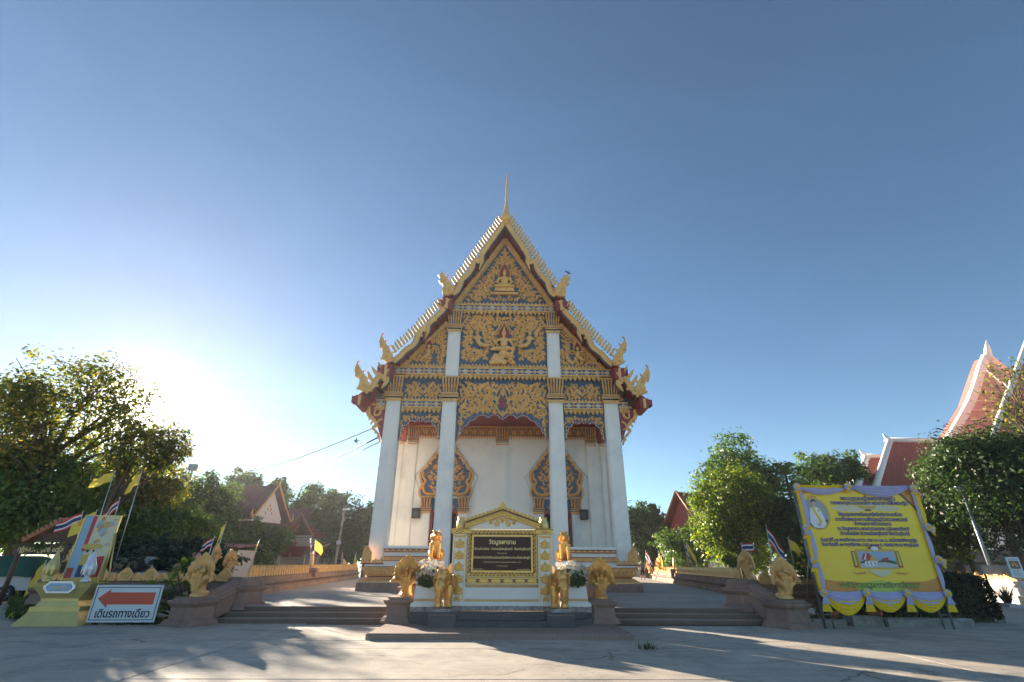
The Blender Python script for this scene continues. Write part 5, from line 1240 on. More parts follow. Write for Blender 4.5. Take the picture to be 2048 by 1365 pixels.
FSEC = [(-0.34, 0.0), (-0.34, 0.10), (-0.28, 0.16), (-0.27, 0.30), (-0.36, 0.36), (-0.40, 0.41), (-0.40, 0.46), (-0.16, 0.48), (-0.15, 0.66), (-0.19, 0.68), (0.19, 0.68), (0.15, 0.66), (0.16, 0.48), (0.40, 0.46), (0.40, 0.41), (0.36, 0.36), (0.27, 0.30), (0.28, 0.16), (0.34, 0.10), (0.34, 0.0)]
def fence(label, p0, p1, z0, spacing, mw, mh, posts=(), alternate=False):
    a, e = Vector((p0[0], p0[1], 0)), Vector((p1[0], p1[1], 0)); d = (e-a).normalized(); L = (e-a).length; n = Vector((-d.y, d.x, 0)); ang = math.atan2(d.y, d.x)
    t = thing('fence', label, 'fence', (p0[0], p0[1], z0), ang, 'gold topped sandstone fences')
    b = MB(); b.loft([[(0, u, v) for u, v in FSEC][::-1], [(L, u, v) for u, v in FSEC][::-1]]); b.build('wall', 'sandstone', t)
    src = merlon(mw, mh); small = merlon(mw*0.6, mh*0.62) if alternate else None
    k = 0; x = spacing*0.6
    while x < L-0.2:
        if not any(abs(x-q) < 0.38 for q in posts):
            child_copy(src if not (alternate and k % 2) else small, t, (x, 0, 0.68), (0, 0, 0))
        x += spacing; k += 1
    for q in posts:
        b = MB(); b.stack([(0.46, 0.26, 0.36), (0.72, 0.26, 0.34), (0.78, 0.30, 0.38), (0.92, 0.30, 0.38), (0.96, 0.24, 0.3)], SQ, q, 0); b.build('post', 'sandstone', t)
        b = MB(); b.lathe([(0.05, 0.96), (0.13, 1.0), (0.17, 1.15), (0.15, 1.4), (0.09, 1.65), (0.02, 1.85)], 10, q, 0.0, 0, 0.9, 0.6); b.build('post_finial', 'gold_matte', t)
    bpy.data.objects.remove(src)
    if small: bpy.data.objects.remove(small)
    return t
fence('long sandstone fence with gold merlons along the left edge of the terrace', (-10.15, 21.9), (-13.3, 50.0), TZ, 0.40, 0.24, 0.44, (10.6,))
fence('long sandstone fence with gold merlons along the right edge of the terrace', (10.75, 23.6), (14.6, 50.0), TZ, 0.40, 0.24, 0.44, (16.2,))
fence('short sandstone fence with large gold merlons behind the one-way arrow board', (-15.2, 18.3), (-8.75, 18.0), 0.36, 0.42, 0.50, 0.40, (), True)
fence('short sandstone fence with large gold merlons behind the yellow billboard', (8.75, 18.0), (13.6, 18.6), 0.36, 0.42, 0.50, 0.40, (), True)
fence('sandstone fence with gold merlons across the far left of the terrace', (-13.2, 56.0), (-9.5, 62.0), TZ, 0.42, 0.40, 0.36)
def place_naga(px, py, D, h, rot, label, grp='naga statues on the fence ends'):
    c = at(px, py, D); dup(nm_, (c.x, D, c.z), rot, label, grp, scale=h/1.15)
place_naga(452, 1149, 22.0, 0.95, 1.25, 'gold naga seen side-on at the near end of the left terrace fence')
place_naga(423, 1134, 21.0, 0.85, 1.6, 'sunlit gold naga partly hidden behind the outer left naga statue')
place_naga(683, 1150, 50.5, 1.35, 1.3, 'small far gold naga at the back of the left fence, beneath the striped flag')
place_naga(705, 1156, 54, 1.5, 1.3, 'small far gold naga beneath the pointed yellow flag, next to the temple base')
place_naga(152, 1150, 19.5, 1.25, 0.5, 'gold naga half hidden behind the royal portrait board')
place_naga(1500, 1158, 23.4, 1.2, -1.1, 'shaded gold naga at the near end of the right terrace fence')
place_naga(1319, 1139, 44, 0.9, -1.3, 'far gold naga on the right fence near the yellow flag')
place_naga(1301, 1146, 52, 1.2, -1.2, 'far gold naga just behind the walking person')

fence('low sandstone wall with gold merlons showing between the left elephant and the sign', (-2.55, 16.9), (-0.9, 16.9), 0.66, 0.42, 0.36, 0.34)
fence('low sandstone wall with gold merlons showing between the right elephant and the sign', (0.9, 16.9), (2.55, 16.9), 0.66, 0.42, 0.36, 0.34)
# ---------------------------------------------------------------- yellow billboard
def yellow_print():
    m, nt, b = _nodes('yellow_print'); t = nt.nodes.new('ShaderNodeTexCoord'); s = nt.nodes.new('ShaderNodeSeparateXYZ'); nt.links.new(t.outputs['Generated'], s.inputs[0])
    r = nt.nodes.new('ShaderNodeValToRGB'); cr = r.color_ramp; cr.elements[0].position = 0.0; cr.elements[0].color = (0.82, 0.56, 0.05, 1); cr.elements[1].position = 1.0; cr.elements[1].color = (1.0, 0.66, 0.03, 1)
    for p, c in ((0.12, (1.0, 0.65, 0.03)), (0.3, (0.98, 0.67, 0.03)), (0.62, (1.0, 0.71, 0.02)), (0.85, (0.98, 0.68, 0.03))):
        e = cr.elements.new(p); e.color = (*c, 1)
    nt.links.new(s.outputs['Z'], r.inputs[0]); n = noise(nt, 1.2, 3, 0.5); c = mixc(nt, 0.25, r.outputs[0], n.outputs[1], 'SOFT_LIGHT'); nt.links.new(c, b.inputs['Base Color']); b.inputs['Roughness'].default_value = 0.4; MATS['yellow_print'] = m
yellow_print()
for nm, col in (('ink_blue', (0.04, 0.05, 0.30)), ('ink_violet', (0.30, 0.30, 0.62)), ('print_orange', (0.68, 0.28, 0.05)), ('print_green', (0.06, 0.10, 0.02)), ('print_black', (0.015, 0.015, 0.02)), ('print_white', (0.78, 0.78, 0.80)), ('print_sky', (0.32, 0.46, 0.60)), ('print_red', (0.50, 0.05, 0.04)), ('print_gold', (0.66, 0.42, 0.08)), ('print_grey', (0.34, 0.36, 0.37)), ('print_skin', (0.62, 0.40, 0.30)), ('print_brown', (0.20, 0.10, 0.05)), ('print_pave', (0.48, 0.50, 0.50)), ('print_lime', (0.50, 0.60, 0.10)), ('arrow_red', (0.66, 0.10, 0.05)), ('board_white', (0.70, 0.70, 0.72)), ('print_cream', (0.72, 0.62, 0.40)), ('print_navy', (0.03, 0.05, 0.14))): flat(nm, col)
BY = 15.5
B0, B1 = at(1640, 1185, BY), at(1822, 980, BY); bx0, bx1 = 9.24, 12.92; bz0, bz1 = 0.93, 3.80
bw, bh = bx1-bx0, bz1-bz0
bb = thing('billboard', 'large yellow ceremony billboard draped with lilac and yellow cloth on metal legs', 'billboard', (bx0, BY, 0))
# picture coordinates: u 0..1 across, v 0..1 up
q = MB(); q.box(0, bw, 0.0, 0.03, bz0, bz1); pan = q.build('print_panel', 'yellow_print', bb)
def U(u): return u*bw
def V(v): return bz0+v*bh
lay = [0.0]
def shape(poly, mat, name='print_shape', lift=None):
    lay[0] += 0.0006
    q = MB(); q.prism([(U(u), V(v)) for u, v in poly], -0.002-lay[0], -0.0005-lay[0]+0.0005); return q.build(name, mat, pan)
def oval(cu, cv, ru, rv, n=28, a0=0, a1=2*PI): return [(cu+ru*math.cos(a0+(a1-a0)*i/n), cv+rv*math.sin(a0+(a1-a0)*i/n)) for i in range(n)]
shape([(0, 0), (1, 0), (1, 0.16), (0.97, 0.13), (0.88, 0.10), (0.72, 0.095), (0.5, 0.06), (0.3, 0.095), (0.14, 0.10), (0.04, 0.12), (0, 0.15)], 'print_orange')
shape([(0.3, 0.0), (0.72, 0.0), (0.68, 0.08), (0.5, 0.11), (0.34, 0.08)], 'print_lime')
shape([(0, 1), (0.16, 1), (0.07, 0.95), (0.02, 0.88), (0, 0.84)], 'print_orange'); shape([(1, 1), (0.82, 1), (0.90, 0.93), (0.96, 0.86), (0.985, 0.78), (1, 0.76)], 'print_orange'); shape([(0.86, 0.985), (0.90, 0.97), (0.97, 0.86), (1.0, 0.80), (1, 0.77), (0.95, 0.85)], 'print_brown')
shape([(0.26, 0.80), (0.36, 0.845), (0.50, 0.825), (0.62, 0.85), (0.80, 0.83), (0.88, 0.80), (0.74, 0.775), (0.6, 0.79), (0.45, 0.765), (0.33, 0.775)], 'print_cream')
shape([(0.49, 0.83), (0.66, 0.83), (0.64, 0.805), (0.60, 0.795), (0.55, 0.795), (0.51, 0.805)], 'print_gold'); shape(oval(0.575, 0.785, 0.03, 0.012), 'print_brown')
# oval portrait
shape(oval(0.125, 0.745, 0.118, 0.165), 'print_gold'); shape(oval(0.125, 0.745, 0.104, 0.150), 'print_grey'); shape(oval(0.125, 0.745, 0.104, 0.150, 16, PI+0.25, 2*PI-0.25), 'print_brown')
shape([(0.06, 0.655), (0.075, 0.75), (0.085, 0.80), (0.105, 0.815), (0.13, 0.82), (0.15, 0.81), (0.17, 0.79), (0.185, 0.72), (0.195, 0.64), (0.165, 0.605), (0.12, 0.60), (0.085, 0.61)], 'print_white')
shape([(0.108, 0.82), (0.112, 0.86), (0.125, 0.875), (0.14, 0.86), (0.142, 0.825), (0.128, 0.805)], 'print_skin'); shape([(0.104, 0.855), (0.108, 0.885), (0.125, 0.895), (0.142, 0.888), (0.146, 0.858), (0.138, 0.872), (0.12, 0.876)], 'print_black')
shape([(0.095, 0.81), (0.112, 0.815), (0.165, 0.66), (0.145, 0.645)], 'yellow_cloth'); shape([(0.165, 0.80), (0.185, 0.79), (0.187, 0.77), (0.165, 0.78)], 'print_gold'); shape([(0.115, 0.64), (0.135, 0.655), (0.155, 0.635), (0.13, 0.62)], 'print_skin'); shape([(0.148, 0.79), (0.16, 0.79), (0.16, 0.765), (0.148, 0.765)], 'print_gold'); shape(oval(0.125, 0.915, 0.04, 0.02, 10), 'print_gold')
# picture of the hall
shape([(0.375, 0.215), (0.70, 0.215), (0.70, 0.40), (0.375, 0.40)], 'print_gold'); shape([(0.39, 0.225), (0.685, 0.225), (0.685, 0.375), (0.39, 0.375)], 'print_sky'); shape([(0.39, 0.225), (0.685, 0.225), (0.685, 0.27), (0.6, 0.285), (0.39, 0.28)], 'print_pave')
shape([(0.39, 0.28), (0.45, 0.30), (0.53, 0.285), (0.62, 0.30), (0.685, 0.28), (0.685, 0.255), (0.6, 0.275), (0.39, 0.265)], 'print_green')
shape([(0.405, 0.30), (0.43, 0.355), (0.475, 0.36), (0.50, 0.325), (0.47, 0.29)], 'print_red'); shape([(0.425, 0.30), (0.45, 0.355), (0.458, 0.355), (0.44, 0.297)], 'print_white'); shape([(0.465, 0.285), (0.50, 0.345), (0.545, 0.285)], 'print_gold'); shape([(0.42, 0.24), (0.43, 0.285), (0.535, 0.288), (0.545, 0.245), (0.48, 0.235)], 'print_white'); shape([(0.56, 0.292), (0.585, 0.315), (0.635, 0.32), (0.62, 0.29)], 'print_red')
for u in (0.44, 0.47, 0.50, 0.525): shape([(u, 0.245), (u+0.012, 0.245), (u+0.010, 0.28), (u, 0.28)], 'print_grey')
for u in (0.352, 0.712): 
    shape([(u-0.018, 0.225), (u+0.018, 0.225), (u+0.014, 0.38), (u-0.014, 0.38)], 'print_red'); shape([(u-0.010, 0.24), (u+0.010, 0.24), (u+0.008, 0.37), (u-0.008, 0.37)], 'print_lime')
for k in range(7):
    a = 0.35+2.44*k/6; shape([(0.535+0.03*math.cos(a), 0.395+0.02*math.sin(a)), (0.535+0.06*math.cos(a-0.15), 0.395+0.045*math.sin(a-0.15)), (0.535+0.06*math.cos(a+0.15), 0.395+0.045*math.sin(a+0.15))], 'print_red' if k % 2 else 'print_black')
shape(oval(0.535, 0.405, 0.03, 0.022), 'print_white'); shape([(0.43, 0.205), (0.64, 0.205), (0.60, 0.165), (0.535, 0.135), (0.47, 0.165)], 'print_cream')
for s in (-1, 1): shape([(0.535+s*0.12, 0.185), (0.535+s*0.2, 0.175), (0.535+s*0.24, 0.185), (0.535+s*0.19, 0.16), (0.535+s*0.13, 0.165)], 'print_orange')
def bline(s_, v, wu, size, cu, mat='ink_blue', bold=0.004):
    o = text('lettering', s_, size, mat, pan, (U(cu), -0.028, V(v)), width=wu*bw, extrude=0.001, bold=bold); return o
for s_, v, wu, sz, cu in (('พระบาทสมเด็จพระเจ้าอยู่หัว', 0.885, 0.47, 0.17, 0.60), ('ทรงพระกรุณาโปรดเกล้าฯ พระราชทานผ้าพระกฐิน', 0.842, 0.66, 0.15, 0.60), ('ให้ชุมนุมสหกรณ์ออมทรัพย์แห่งประเทศไทย', 0.725, 0.54, 0.15, 0.58), ('ตามที่ขอพระราชทานเพื่อน้อมนำไปถวายพระสงฆ์', 0.675, 0.61, 0.145, 0.58),
                            ('จำพรรษากาลถ้วนไตรมาส', 0.632, 0.31, 0.14, 0.58), ('ณ วัดบูรพาราม พระอารามหลวง เฉลิมพระเกียรติ', 0.582, 0.60, 0.145, 0.575), ('ตำบลในเมือง อำเภอเมืองสุรินทร์ จังหวัดสุรินทร์', 0.535, 0.58, 0.145, 0.575), ('วันเสาร์ที่ ๑๑ พฤศจิกายน ๒๕๖๖ เวลา ๑๗.๐๐ น. สมโภชองค์พระกฐิน', 0.472, 0.80, 0.135, 0.51), ('วันอาทิตย์ที่ ๑๒ พฤศจิกายน เวลา ๑๐.๐๐ น. ทอดถวาย ณ พระอุโบสถ', 0.427, 0.80, 0.135, 0.51)):
    bline(s_, v, wu, sz, cu)
bline('ขอเชิญชวนพุทธศาสนิกชนร่วมบุญ', 0.045, 0.64, 0.17, 0.50, 'print_black', 0.012); o = bline('ขอเชิญชวนพุทธศาสนิกชนร่วมบุญ', 0.045, 0.635, 0.17, 0.50, 'print_lime', 0.002); o.location.y -= 0.003
# frame and legs
q = MB()
for x in (0.0, bw): q.tube([(x, 0.06, 0.0), (x, 0.06, bz1)], 0.022, 8)
for zz in (bz0, (bz0+bz1)/2, bz1): q.tube([(0, 0.06, zz), (bw, 0.06, zz)], 0.02, 8)
q.build('frame', 'grey_metal', bb)
for x in (-0.02, bw-0.25):
    q = MB(); q.tube([(x+0.0, 0.10, 0.0), (x-0.0, 0.12, bz1-0.05)], 0.024, 8); q.tube([(x+0.27, 0.10, 0.0), (x+0.27, 0.12, bz1-0.3)], 0.024, 8)
    for k in range(7): q.tube([(x, 0.11, 0.35+0.48*k), (x+0.27, 0.11, 0.35+0.48*k)], 0.014, 6)
    q.tube([(x+0.13, 1.3, 0.0), (x+0.13, 0.12, 2.2)], 0.02, 8); q.build('scaffold_leg', 'grey_metal', bb)
# drapery: swags, knots, side bands
def swag(x0, x1, ztop, depth, mat, y=-0.05, folds=5, zend=None):
    q = MB(); n = 14; m = folds*3; vs = []; fs = []
    for i in range(n+1):
        t = i/n; x = x0+(x1-x0)*t; sag = depth*(1-(2*t-1)**2)**0.8
        for j in range(m+1):
            w = j/m; lo = 0.10+0.9*w; zz = ztop - sag*lo - 0.03*w*(1-abs(2*t-1)); yy = y-0.05*math.sin(w*folds*2*PI)*(0.35+0.65*math.sin(PI*t))-0.09*math.sin(PI*t)*math.sin(PI*w)
            vs.append((x, yy, zz))
    for i in range(n):
        for j in range(m): a = i*(m+1)+j; fs.append((a, a+1, a+m+2, a+m+1))
    q.add(vs, fs, 0, True); return q.build('cloth_swag', mat, bb)
def knot(x, zz, tail=0.3, ang=0.0, y=-0.12):
    q = MB(); r = random.Random(int(x*91+zz*37))
    for k in range(9):
        a = 2*PI*k/9; q.ell((x+0.07*math.cos(a), y, zz+0.07*math.sin(a)), (0.055, 0.05, 0.05), 8, 6, 0 if k % 3 else 1, Matrix.Rotation(r.random()*3, 3, 'Y'))
    q.ell((x, y-0.05, zz), (0.05, 0.04, 0.05), 8, 6, 1)
    n = 9
    for lay_, (mi, L, w) in enumerate(((0, tail*0.55, 0.10), (1, tail, 0.12))):
        vs = []; fs = []
        for i in range(n+1):
            u = -1+2*i/n
            for j in range(4):
                t = j/3; px_ = u*(0.03+w*t); vs.append((x+px_*math.cos(ang)+L*t*math.sin(ang), y+0.03*lay_-0.03+0.03*math.sin(i*2.4)*t, zz-0.05-L*t*math.cos(ang)+px_*math.sin(ang)))
        for i in range(n):
            for j in range(3): a = i*4+j; fs.append((a, a+1, a+5, a+4))
        q.add(vs, fs, mi, True)
    return q.build('cloth_knot', ['lilac_cloth', 'yellow_cloth'], bb)
swag(0.02, 1.62, bz1+0.13, 0.18, 'yellow_cloth', -0.03, 3); swag(0.0, 1.62, bz1+0.05, 0.20, 'lilac_cloth', -0.07, 2); swag(1.62, bw, bz1+0.14, 0.34, 'lilac_cloth', -0.06, 4)
ks = (0.05, 1.30, 2.48, bw-0.02)
for a, e in zip(ks[:-1], ks[1:]): swag(a, e, bz0+0.05, 0.42, 'lilac_cloth', -0.06, 3); swag(a, e, bz0-0.08, 0.48 if a < 1 else 0.40, 'yellow_cloth', -0.05, 5)
for x in ks: knot(x, bz0-0.02, 0.42)
for x, zz in ((0.0, bz1+0.05), (1.62, bz1+0.07), (bw, bz1+0.03)): knot(x, zz, 0.12)
for zz in (2.65, 1.75): knot(0.0, zz, 0.26, -0.1); knot(bw+0.06, zz+0.05, 0.2, 1.2)
for x, mat, off in ((0.03, 'yellow_cloth', 0.0), (0.10, 'lilac_cloth', 0.03), (bw-0.02, 'lilac_cloth', 0.0), (bw+0.05, 'yellow_cloth', 0.03)):
    for z0, z1 in ((1.0, 1.75), (1.75, 2.65), (2.65, bz1)):
        if mat == 'yellow_cloth' and x > 1 and z0 < 2: continue
        q = MB(); vs = []; n = 8
        for i in range(n+1):
            t = i/n; w = 0.035+0.035*math.sin(PI*t)
            vs += [(x-w+0.02*math.sin(PI*t), -0.045-off-0.02*math.sin(PI*t), z0+(z1-z0)*t), (x, -0.075-off-0.02*math.sin(PI*t), z0+(z1-z0)*t), (x+w+0.02*math.sin(PI*t), -0.045-off-0.02*math.sin(PI*t), z0+(z1-z0)*t)]
        q.add(vs, [f for i in range(n) for f in ((i*3, i*3+1, i*3+4, i*3+3), (i*3+1, i*3+2, i*3+5, i*3+4))], 0, True); q.build('cloth_band', mat, bb)

# ---------------------------------------------------------------- one-way arrow board
A0, A1 = at(170, 1247, 15.75), at(302, 1249, 15.75); aw = A1.x-A0.x; az = at(196, 1172, 15.75).z - A0.z; ah = az
ab = thing('arrow_board', 'white one-way board with large red arrow pointing left and black lettering', 'sign', (A0.x, 15.75, A0.z+0.02), 0.06)
q = MB(); q.box(0, aw, 0, 0.02, 0, ah, 0); q.build('panel', 'board_white', ab)
q = MB()
e = 0.05
for (x0, x1, z0, z1) in ((e, aw-e, e, e+0.018), (e, aw-e, ah-e-0.018, ah-e), (e, e+0.018, e, ah-e), (aw-e-0.018, aw-e, e, ah-e)): q.box(x0, x1, -0.004 if z1-z0 < 0.1 else -0.005, 0.0, z0, z1)
q.build('black_border', 'print_black', ab)
q = MB(); q.prism([(0.13, ah*0.635), (0.42, ah*0.89), (0.42, ah*0.80), (aw-0.16, ah*0.80), (aw-0.16, ah*0.47), (0.42, ah*0.47), (0.42, ah*0.38)], -0.006, -0.001); q.build('red_arrow', 'arrow_red', ab)
text('lettering', 'เดินรถทางเดียว', 0.28, 'print_black', ab, (aw*0.5, -0.004, ah*0.13), width=aw*0.80, bold=0.006)
q = MB()
for x in (0.02, aw-0.02): q.tube([(x, 0.03, -A0.z-0.02), (x, 0.03, ah)], 0.016, 6)
q.tube([(0, 0.03, 0), (aw, 0.03, 0)], 0.014, 6); q.tube([(0, 0.03, ah), (aw, 0.03, ah)], 0.014, 6); q.tube([(aw-0.3, 0.03, 0.5), (aw-0.35, 0.7, -A0.z-0.02)], 0.014, 6)
q.build('frame', 'grey_metal', ab)

# ---------------------------------------------------------------- portrait board on a gold pedestal
pc = at(105, 1252, 15.9)
ps = thing('portrait_stand', 'stepped gold pedestal carrying a tall framed portrait board and two gold lotus buds', 'stand', (-12.35, 15.95, 0), 0.05)
q = MB(); q.stack([(0.0, 0.87, 0.52), (0.34, 0.66, 0.36), (0.46, 0.66, 0.36)], SQ, 0, 0); q.build('lower_step', 'gold_box', ps)
q = MB(); q.stack([(0.46, 0.58, 0.32), (0.60, 0.50, 0.28), (0.66, 0.50, 0.28), (0.95, 0.74, 0.38), (1.05, 0.78, 0.40)], SQ, 0, 0); q.build('upper_step', 'gold_box', ps)
q = MB(); q.prism([(-0.42, 0.92), (-0.30, 0.80), (0.30, 0.80), (0.42, 0.92), (0.42, 0.98), (0.30, 1.10), (-0.30, 1.10), (-0.42, 0.98)], -0.46, -0.42, 0); q.prism([(-0.34, 0.93), (-0.26, 0.85), (0.26, 0.85), (0.34, 0.93), (0.34, 0.97), (0.26, 1.05), (-0.26, 1.05), (-0.34, 0.97)], -0.475, -0.45, 1)
pqq = q.build('name_plate', ['mirror_white', 'print_sky'], ps); text('lettering', 'ทรงพระเจริญ', 0.13, 'gold_letter', pqq, (0, -0.478, 0.90), width=0.42)
for x in (-0.52, 0.50):
    q = MB(); q.lathe([(0.02, 0), (0.12, 0.02), (0.13, 0.08), (0.07, 0.13), (0.06, 0.18), (0.13, 0.22), (0.17, 0.34), (0.155, 0.46), (0.09, 0.62), (0.035, 0.78), (0.01, 0.95)], 14, smooth=True)
    for k in range(8):
        a = 2*PI*k/8; q.ridge([(0, 0.22), (0, 0.36), (0, 0.50)], [0.05, 0.12, 0.01], 0.015, 0, 0, lambda u, y, zz, a=a: ((0.165-y)*math.cos(a)-u*math.sin(a), (0.165-y)*math.sin(a)+u*math.cos(a), zz))
    o = q.build('lotus_bud', 'gold_box' if x < 0 else 'mirror_white', ps); o.location = (x, -0.25, 1.05)
pb_ = MB(); pw_, ph_ = 0.46, 1.80
q = MB(); q.box(-pw_, pw_, 0, 0.03, 0, ph_, 0); pp_ = q.build('portrait_panel', 'print_sky', ps); pp_.location = (0.16, 0.02, 1.08); pp_.rotation_euler = (-0.06, 0.0, 0.12)
lay[0] = 0
def pshape(poly, mat):
    lay[0] += 0.0006; q = MB(); q.prism([(u*pw_*2-pw_, v*ph_) for u, v in poly], -0.002-lay[0], -lay[0]); return q.build('print_shape', mat, pp_)
pshape([(0.30, 0.0), (1, 0), (1, 1), (0.34, 1)], 'print_cream'); pshape([(0.22, 0.45), (0.33, 0.45), (0.34, 1), (0.22, 1)], 'print_red'); pshape([(0, 0), (1, 0), (1, 0.06), (0, 0.05)], 'print_gold'); pshape([(0.66, 0.06), (0.95, 0.06), (0.95, 0.38), (0.66, 0.36)], 'print_red'); pshape([(0.02, 0.05), (0.2, 0.05), (0.2, 0.2), (0.02, 0.2)], 'print_red')
for cu, mat in ((0.40, 'print_gold'), (0.60, 'print_white')):
    pshape([(cu-0.1, 0.06), (cu+0.08, 0.06), (cu+0.09, 0.26), (cu-0.09, 0.26)], 'print_navy'); pshape([(cu-0.12, 0.24), (cu+0.12, 0.24), (cu+0.11, 0.40), (cu-0.11, 0.40)], mat); pshape(oval(cu, 0.445, 0.05, 0.035, 12), 'print_skin'); pshape(oval(cu, 0.462, 0.055, 0.025, 12), 'print_black')
for k in range(18):
    r_ = random.Random(k); u, v = 0.42+0.5*r_.random(), 0.55+0.42*r_.random(); pshape(oval(u, v, 0.05+0.05*r_.random(), 0.02+0.02*r_.random(), 9), ('print_skin', 'print_sky', 'print_gold', 'print_orange', 'print_grey')[k % 5])
pshape(oval(0.5, 0.52, 0.3, 0.05, 16), 'print_gold')
q = MB()
for (x0, x1, z0, z1) in ((-pw_-0.03, pw_+0.03, -0.03, 0.0), (-pw_-0.03, pw_+0.03, ph_, ph_+0.03), (-pw_-0.03, -pw_, 0, ph_), (pw_, pw_+0.03, 0, ph_)): q.box(x0, x1, -0.02, 0.05, z0, z1)
o = q.build('portrait_frame', 'gold_box', ps); o.location = pp_.location; o.rotation_euler = pp_.rotation_euler
q = MB(); q.tube([(0.66, 0.18, 1.05), (0.66, 0.10, 2.4)], 0.025, 6); q.tube([(0.68, 0.7, 0.0), (0.64, 0.15, 2.4)], 0.025, 6); q.build('support_pole', 'gold_box', ps)

# ---------------------------------------------------------------- flags
def flag(base, top, D, L, H, ang, kind, label, droop=0.15, wave=0.10, D2=None):
    L *= 0.88; H *= 0.88
    p0, p1 = at(*base, D), at(*top, D if D2 is None else D2); ax = (p0-p1).normalized(); P0 = p0
    t = thing('flag', label, 'flag', p0, group='flags on poles')
    q = MB(); q.tube([(0, 0, 0), p1-p0], [0.018, 0.012], 6); q.ell(p1-p0, (0.025, 0.025, 0.03), 6, 4); q.build('pole', 'light_metal', t)
    q = MB(); nu, nv = 14, 12; vs = []; fs = []; ms = []
    d = Vector((math.cos(ang), 0.25*math.sin(ang*2), math.sin(ang)))
    for i in range(nu+1):
        u = i/nu
        for j in range(nv+1):
            v = j/nv
            p = (p1-p0)+ax*(0.03+v*H)+d*(u*L)+Vector((0, 0, -droop*u*u*L))
            p.y += wave*math.sin(u*7+v*1.3+L*3)*u; p.z += wave*0.35*math.sin(u*5+1)*u
            if kind == 'torn': p += d*(-0.18*L*u*abs(2*v-1))
            vs.append(p)
    stripe = {0: 0, 1: 0, 2: 1, 3: 1, 4: 2, 5: 2, 6: 2, 7: 2, 8: 1, 9: 1, 10: 0, 11: 0}
    for i in range(nu):
        for j in range(nv):
            a = i*(nv+1)+j; q.add([], [], 0); q.f.append([a, a+1, a+nv+2, a+nv+1]); q.m.append(stripe[j] if kind == 'stripe' else 0); q.s.append(True)
    q.v = [tuple(p) for p in vs]
    c = q.build('cloth', ['flag_red', 'flag_white', 'flag_blue'] if kind == 'stripe' else ['flag_yellow'], t)
    if kind == 'emblem':
        e = MB(); ctr = (p1-p0)+ax*(H*0.5)+d*(L*0.5)+Vector((0, -0.03-wave, -droop*0.25*L)); n = 16
        for r0, r1 in ((0.16*H, 0.21*H), (0.04*H, 0.08*H)):
            ring = [[(ctr.x+r*math.cos(2*PI*k/n), ctr.y, ctr.z+r*math.sin(2*PI*k/n)) for r in (r0, r1)] for k in range(n)]
            e.loft(ring+[ring[0]], 0, False, False, False)
        for k in range(8): a = PI*k/4; e.ridge([(ctr.x+0.05*H*math.cos(a), ctr.z+0.05*H*math.sin(a)), (ctr.x+0.18*H*math.cos(a), ctr.z+0.18*H*math.sin(a))], 0.02, 0.004, ctr.y)
        e.build('wheel_emblem', 'emblem_orange', c)
    return t
W = PI
flag((172, 1120), (229, 944), 18.6, 0.85, 0.38, W+0.18, 'plain', 'highest yellow flag above the portrait board, flying left', 0.1)
flag((232, 1120), (284, 944), 19.4, 0.60, 0.50, W+0.5, 'plain', 'faint yellow flag right of the highest flag, over the portrait board', 0.2)
flag((146, 1115), (166, 1024), 19.0, 1.05, 0.42, W+0.32, 'stripe', 'striped red white and blue flag beside the emblem flag left of portrait', 0.05, 0.08)
flag((172, 1100), (194, 1021), 18.4, 1.0, 0.52, W+0.42, 'emblem', 'yellow flag with orange wheel emblem beside the portrait board', 0.05, 0.08)
flag((228, 1040), (240, 996), 18.9, 0.85, 0.42, W+0.68, 'stripe', 'striped flag sloping down behind the portrait board top', 0.1)
flag((78, 1180), (92, 1122), 20.5, 0.75, 0.62, W+0.75, 'plain', 'dull yellow flag in shade beside the parked car', 0.3)
flag((410, 1135), (429, 1073), 20.6, 0.55, 0.36, W+0.45, 'stripe', 'striped flag over the hidden gold naga near the pink flowers', 0.05, 0.06)
flag((424, 1135), (453, 1044), 20.8, 0.42, 0.62, W+0.9, 'plain', 'bright sunlit yellow flag over the hidden gold naga near the pink flowers', 0.3)
flag((502, 1130), (519, 1080), 22.2, 0.28, 0.45, W+1.1, 'torn', 'ragged yellow flag at the near end of the left terrace fence', 0.4, 0.05)
flag((620, 1135), (622, 1077), 33.0, 0.25, 1.0, -1.2, 'stripe', 'narrow striped flag hanging limp beside the gold post of the left fence', 0.3, 0.05)
flag((625, 1135), (631, 1080), 33.2, 0.75, 0.65, -0.35, 'torn', 'torn yellow flag flying right beside the gold post of the left fence', 0.2, 0.06)
flag((681, 1140), (685, 1100), 50.0, 0.7, 1.0, -1.2, 'stripe', 'far striped flag drooping over the back of the left fence', 0.4)
flag((708, 1140), (713, 1104), 53.5, 0.5, 1.3, W+1.15, 'plain', 'far pointed yellow flag next to the left corner of the temple base', 0.4)
flag((1294, 1140), (1291, 1101), 48.0, 0.9, 0.9, -1.0, 'stripe', 'far striped flag behind the walking person', 0.4)
flag((1321, 1135), (1317, 1103), 44.0, 0.6, 1.1, -1.1, 'plain', 'far yellow flag hanging over the right fence near the walking person', 0.4)
flag((1379, 1142), (1368, 1084), 37.5, 0.7, 0.9, -1.15, 'stripe', 'striped flag drooping behind the orange-yellow flag on the right fence', 0.3)
flag((1383, 1142), (1371, 1083), 37.2, 0.95, 0.65, -0.95, 'plain', 'orange-yellow flag hanging beside the gold post of the right fence', 0.3)
flag((1491, 1135), (1482, 1086), 23.6, 0.62, 0.42, 0.08, 'stripe', 'small striped flag spread out flat over the right naga, lit from behind', 0.0, 0.05)
flag((1552, 1165), (1532, 1052), 19.4, 0.85, 0.62, -1.05, 'stripe', 'large striped flag hanging down behind the outer right naga', 0.15, 0.1)
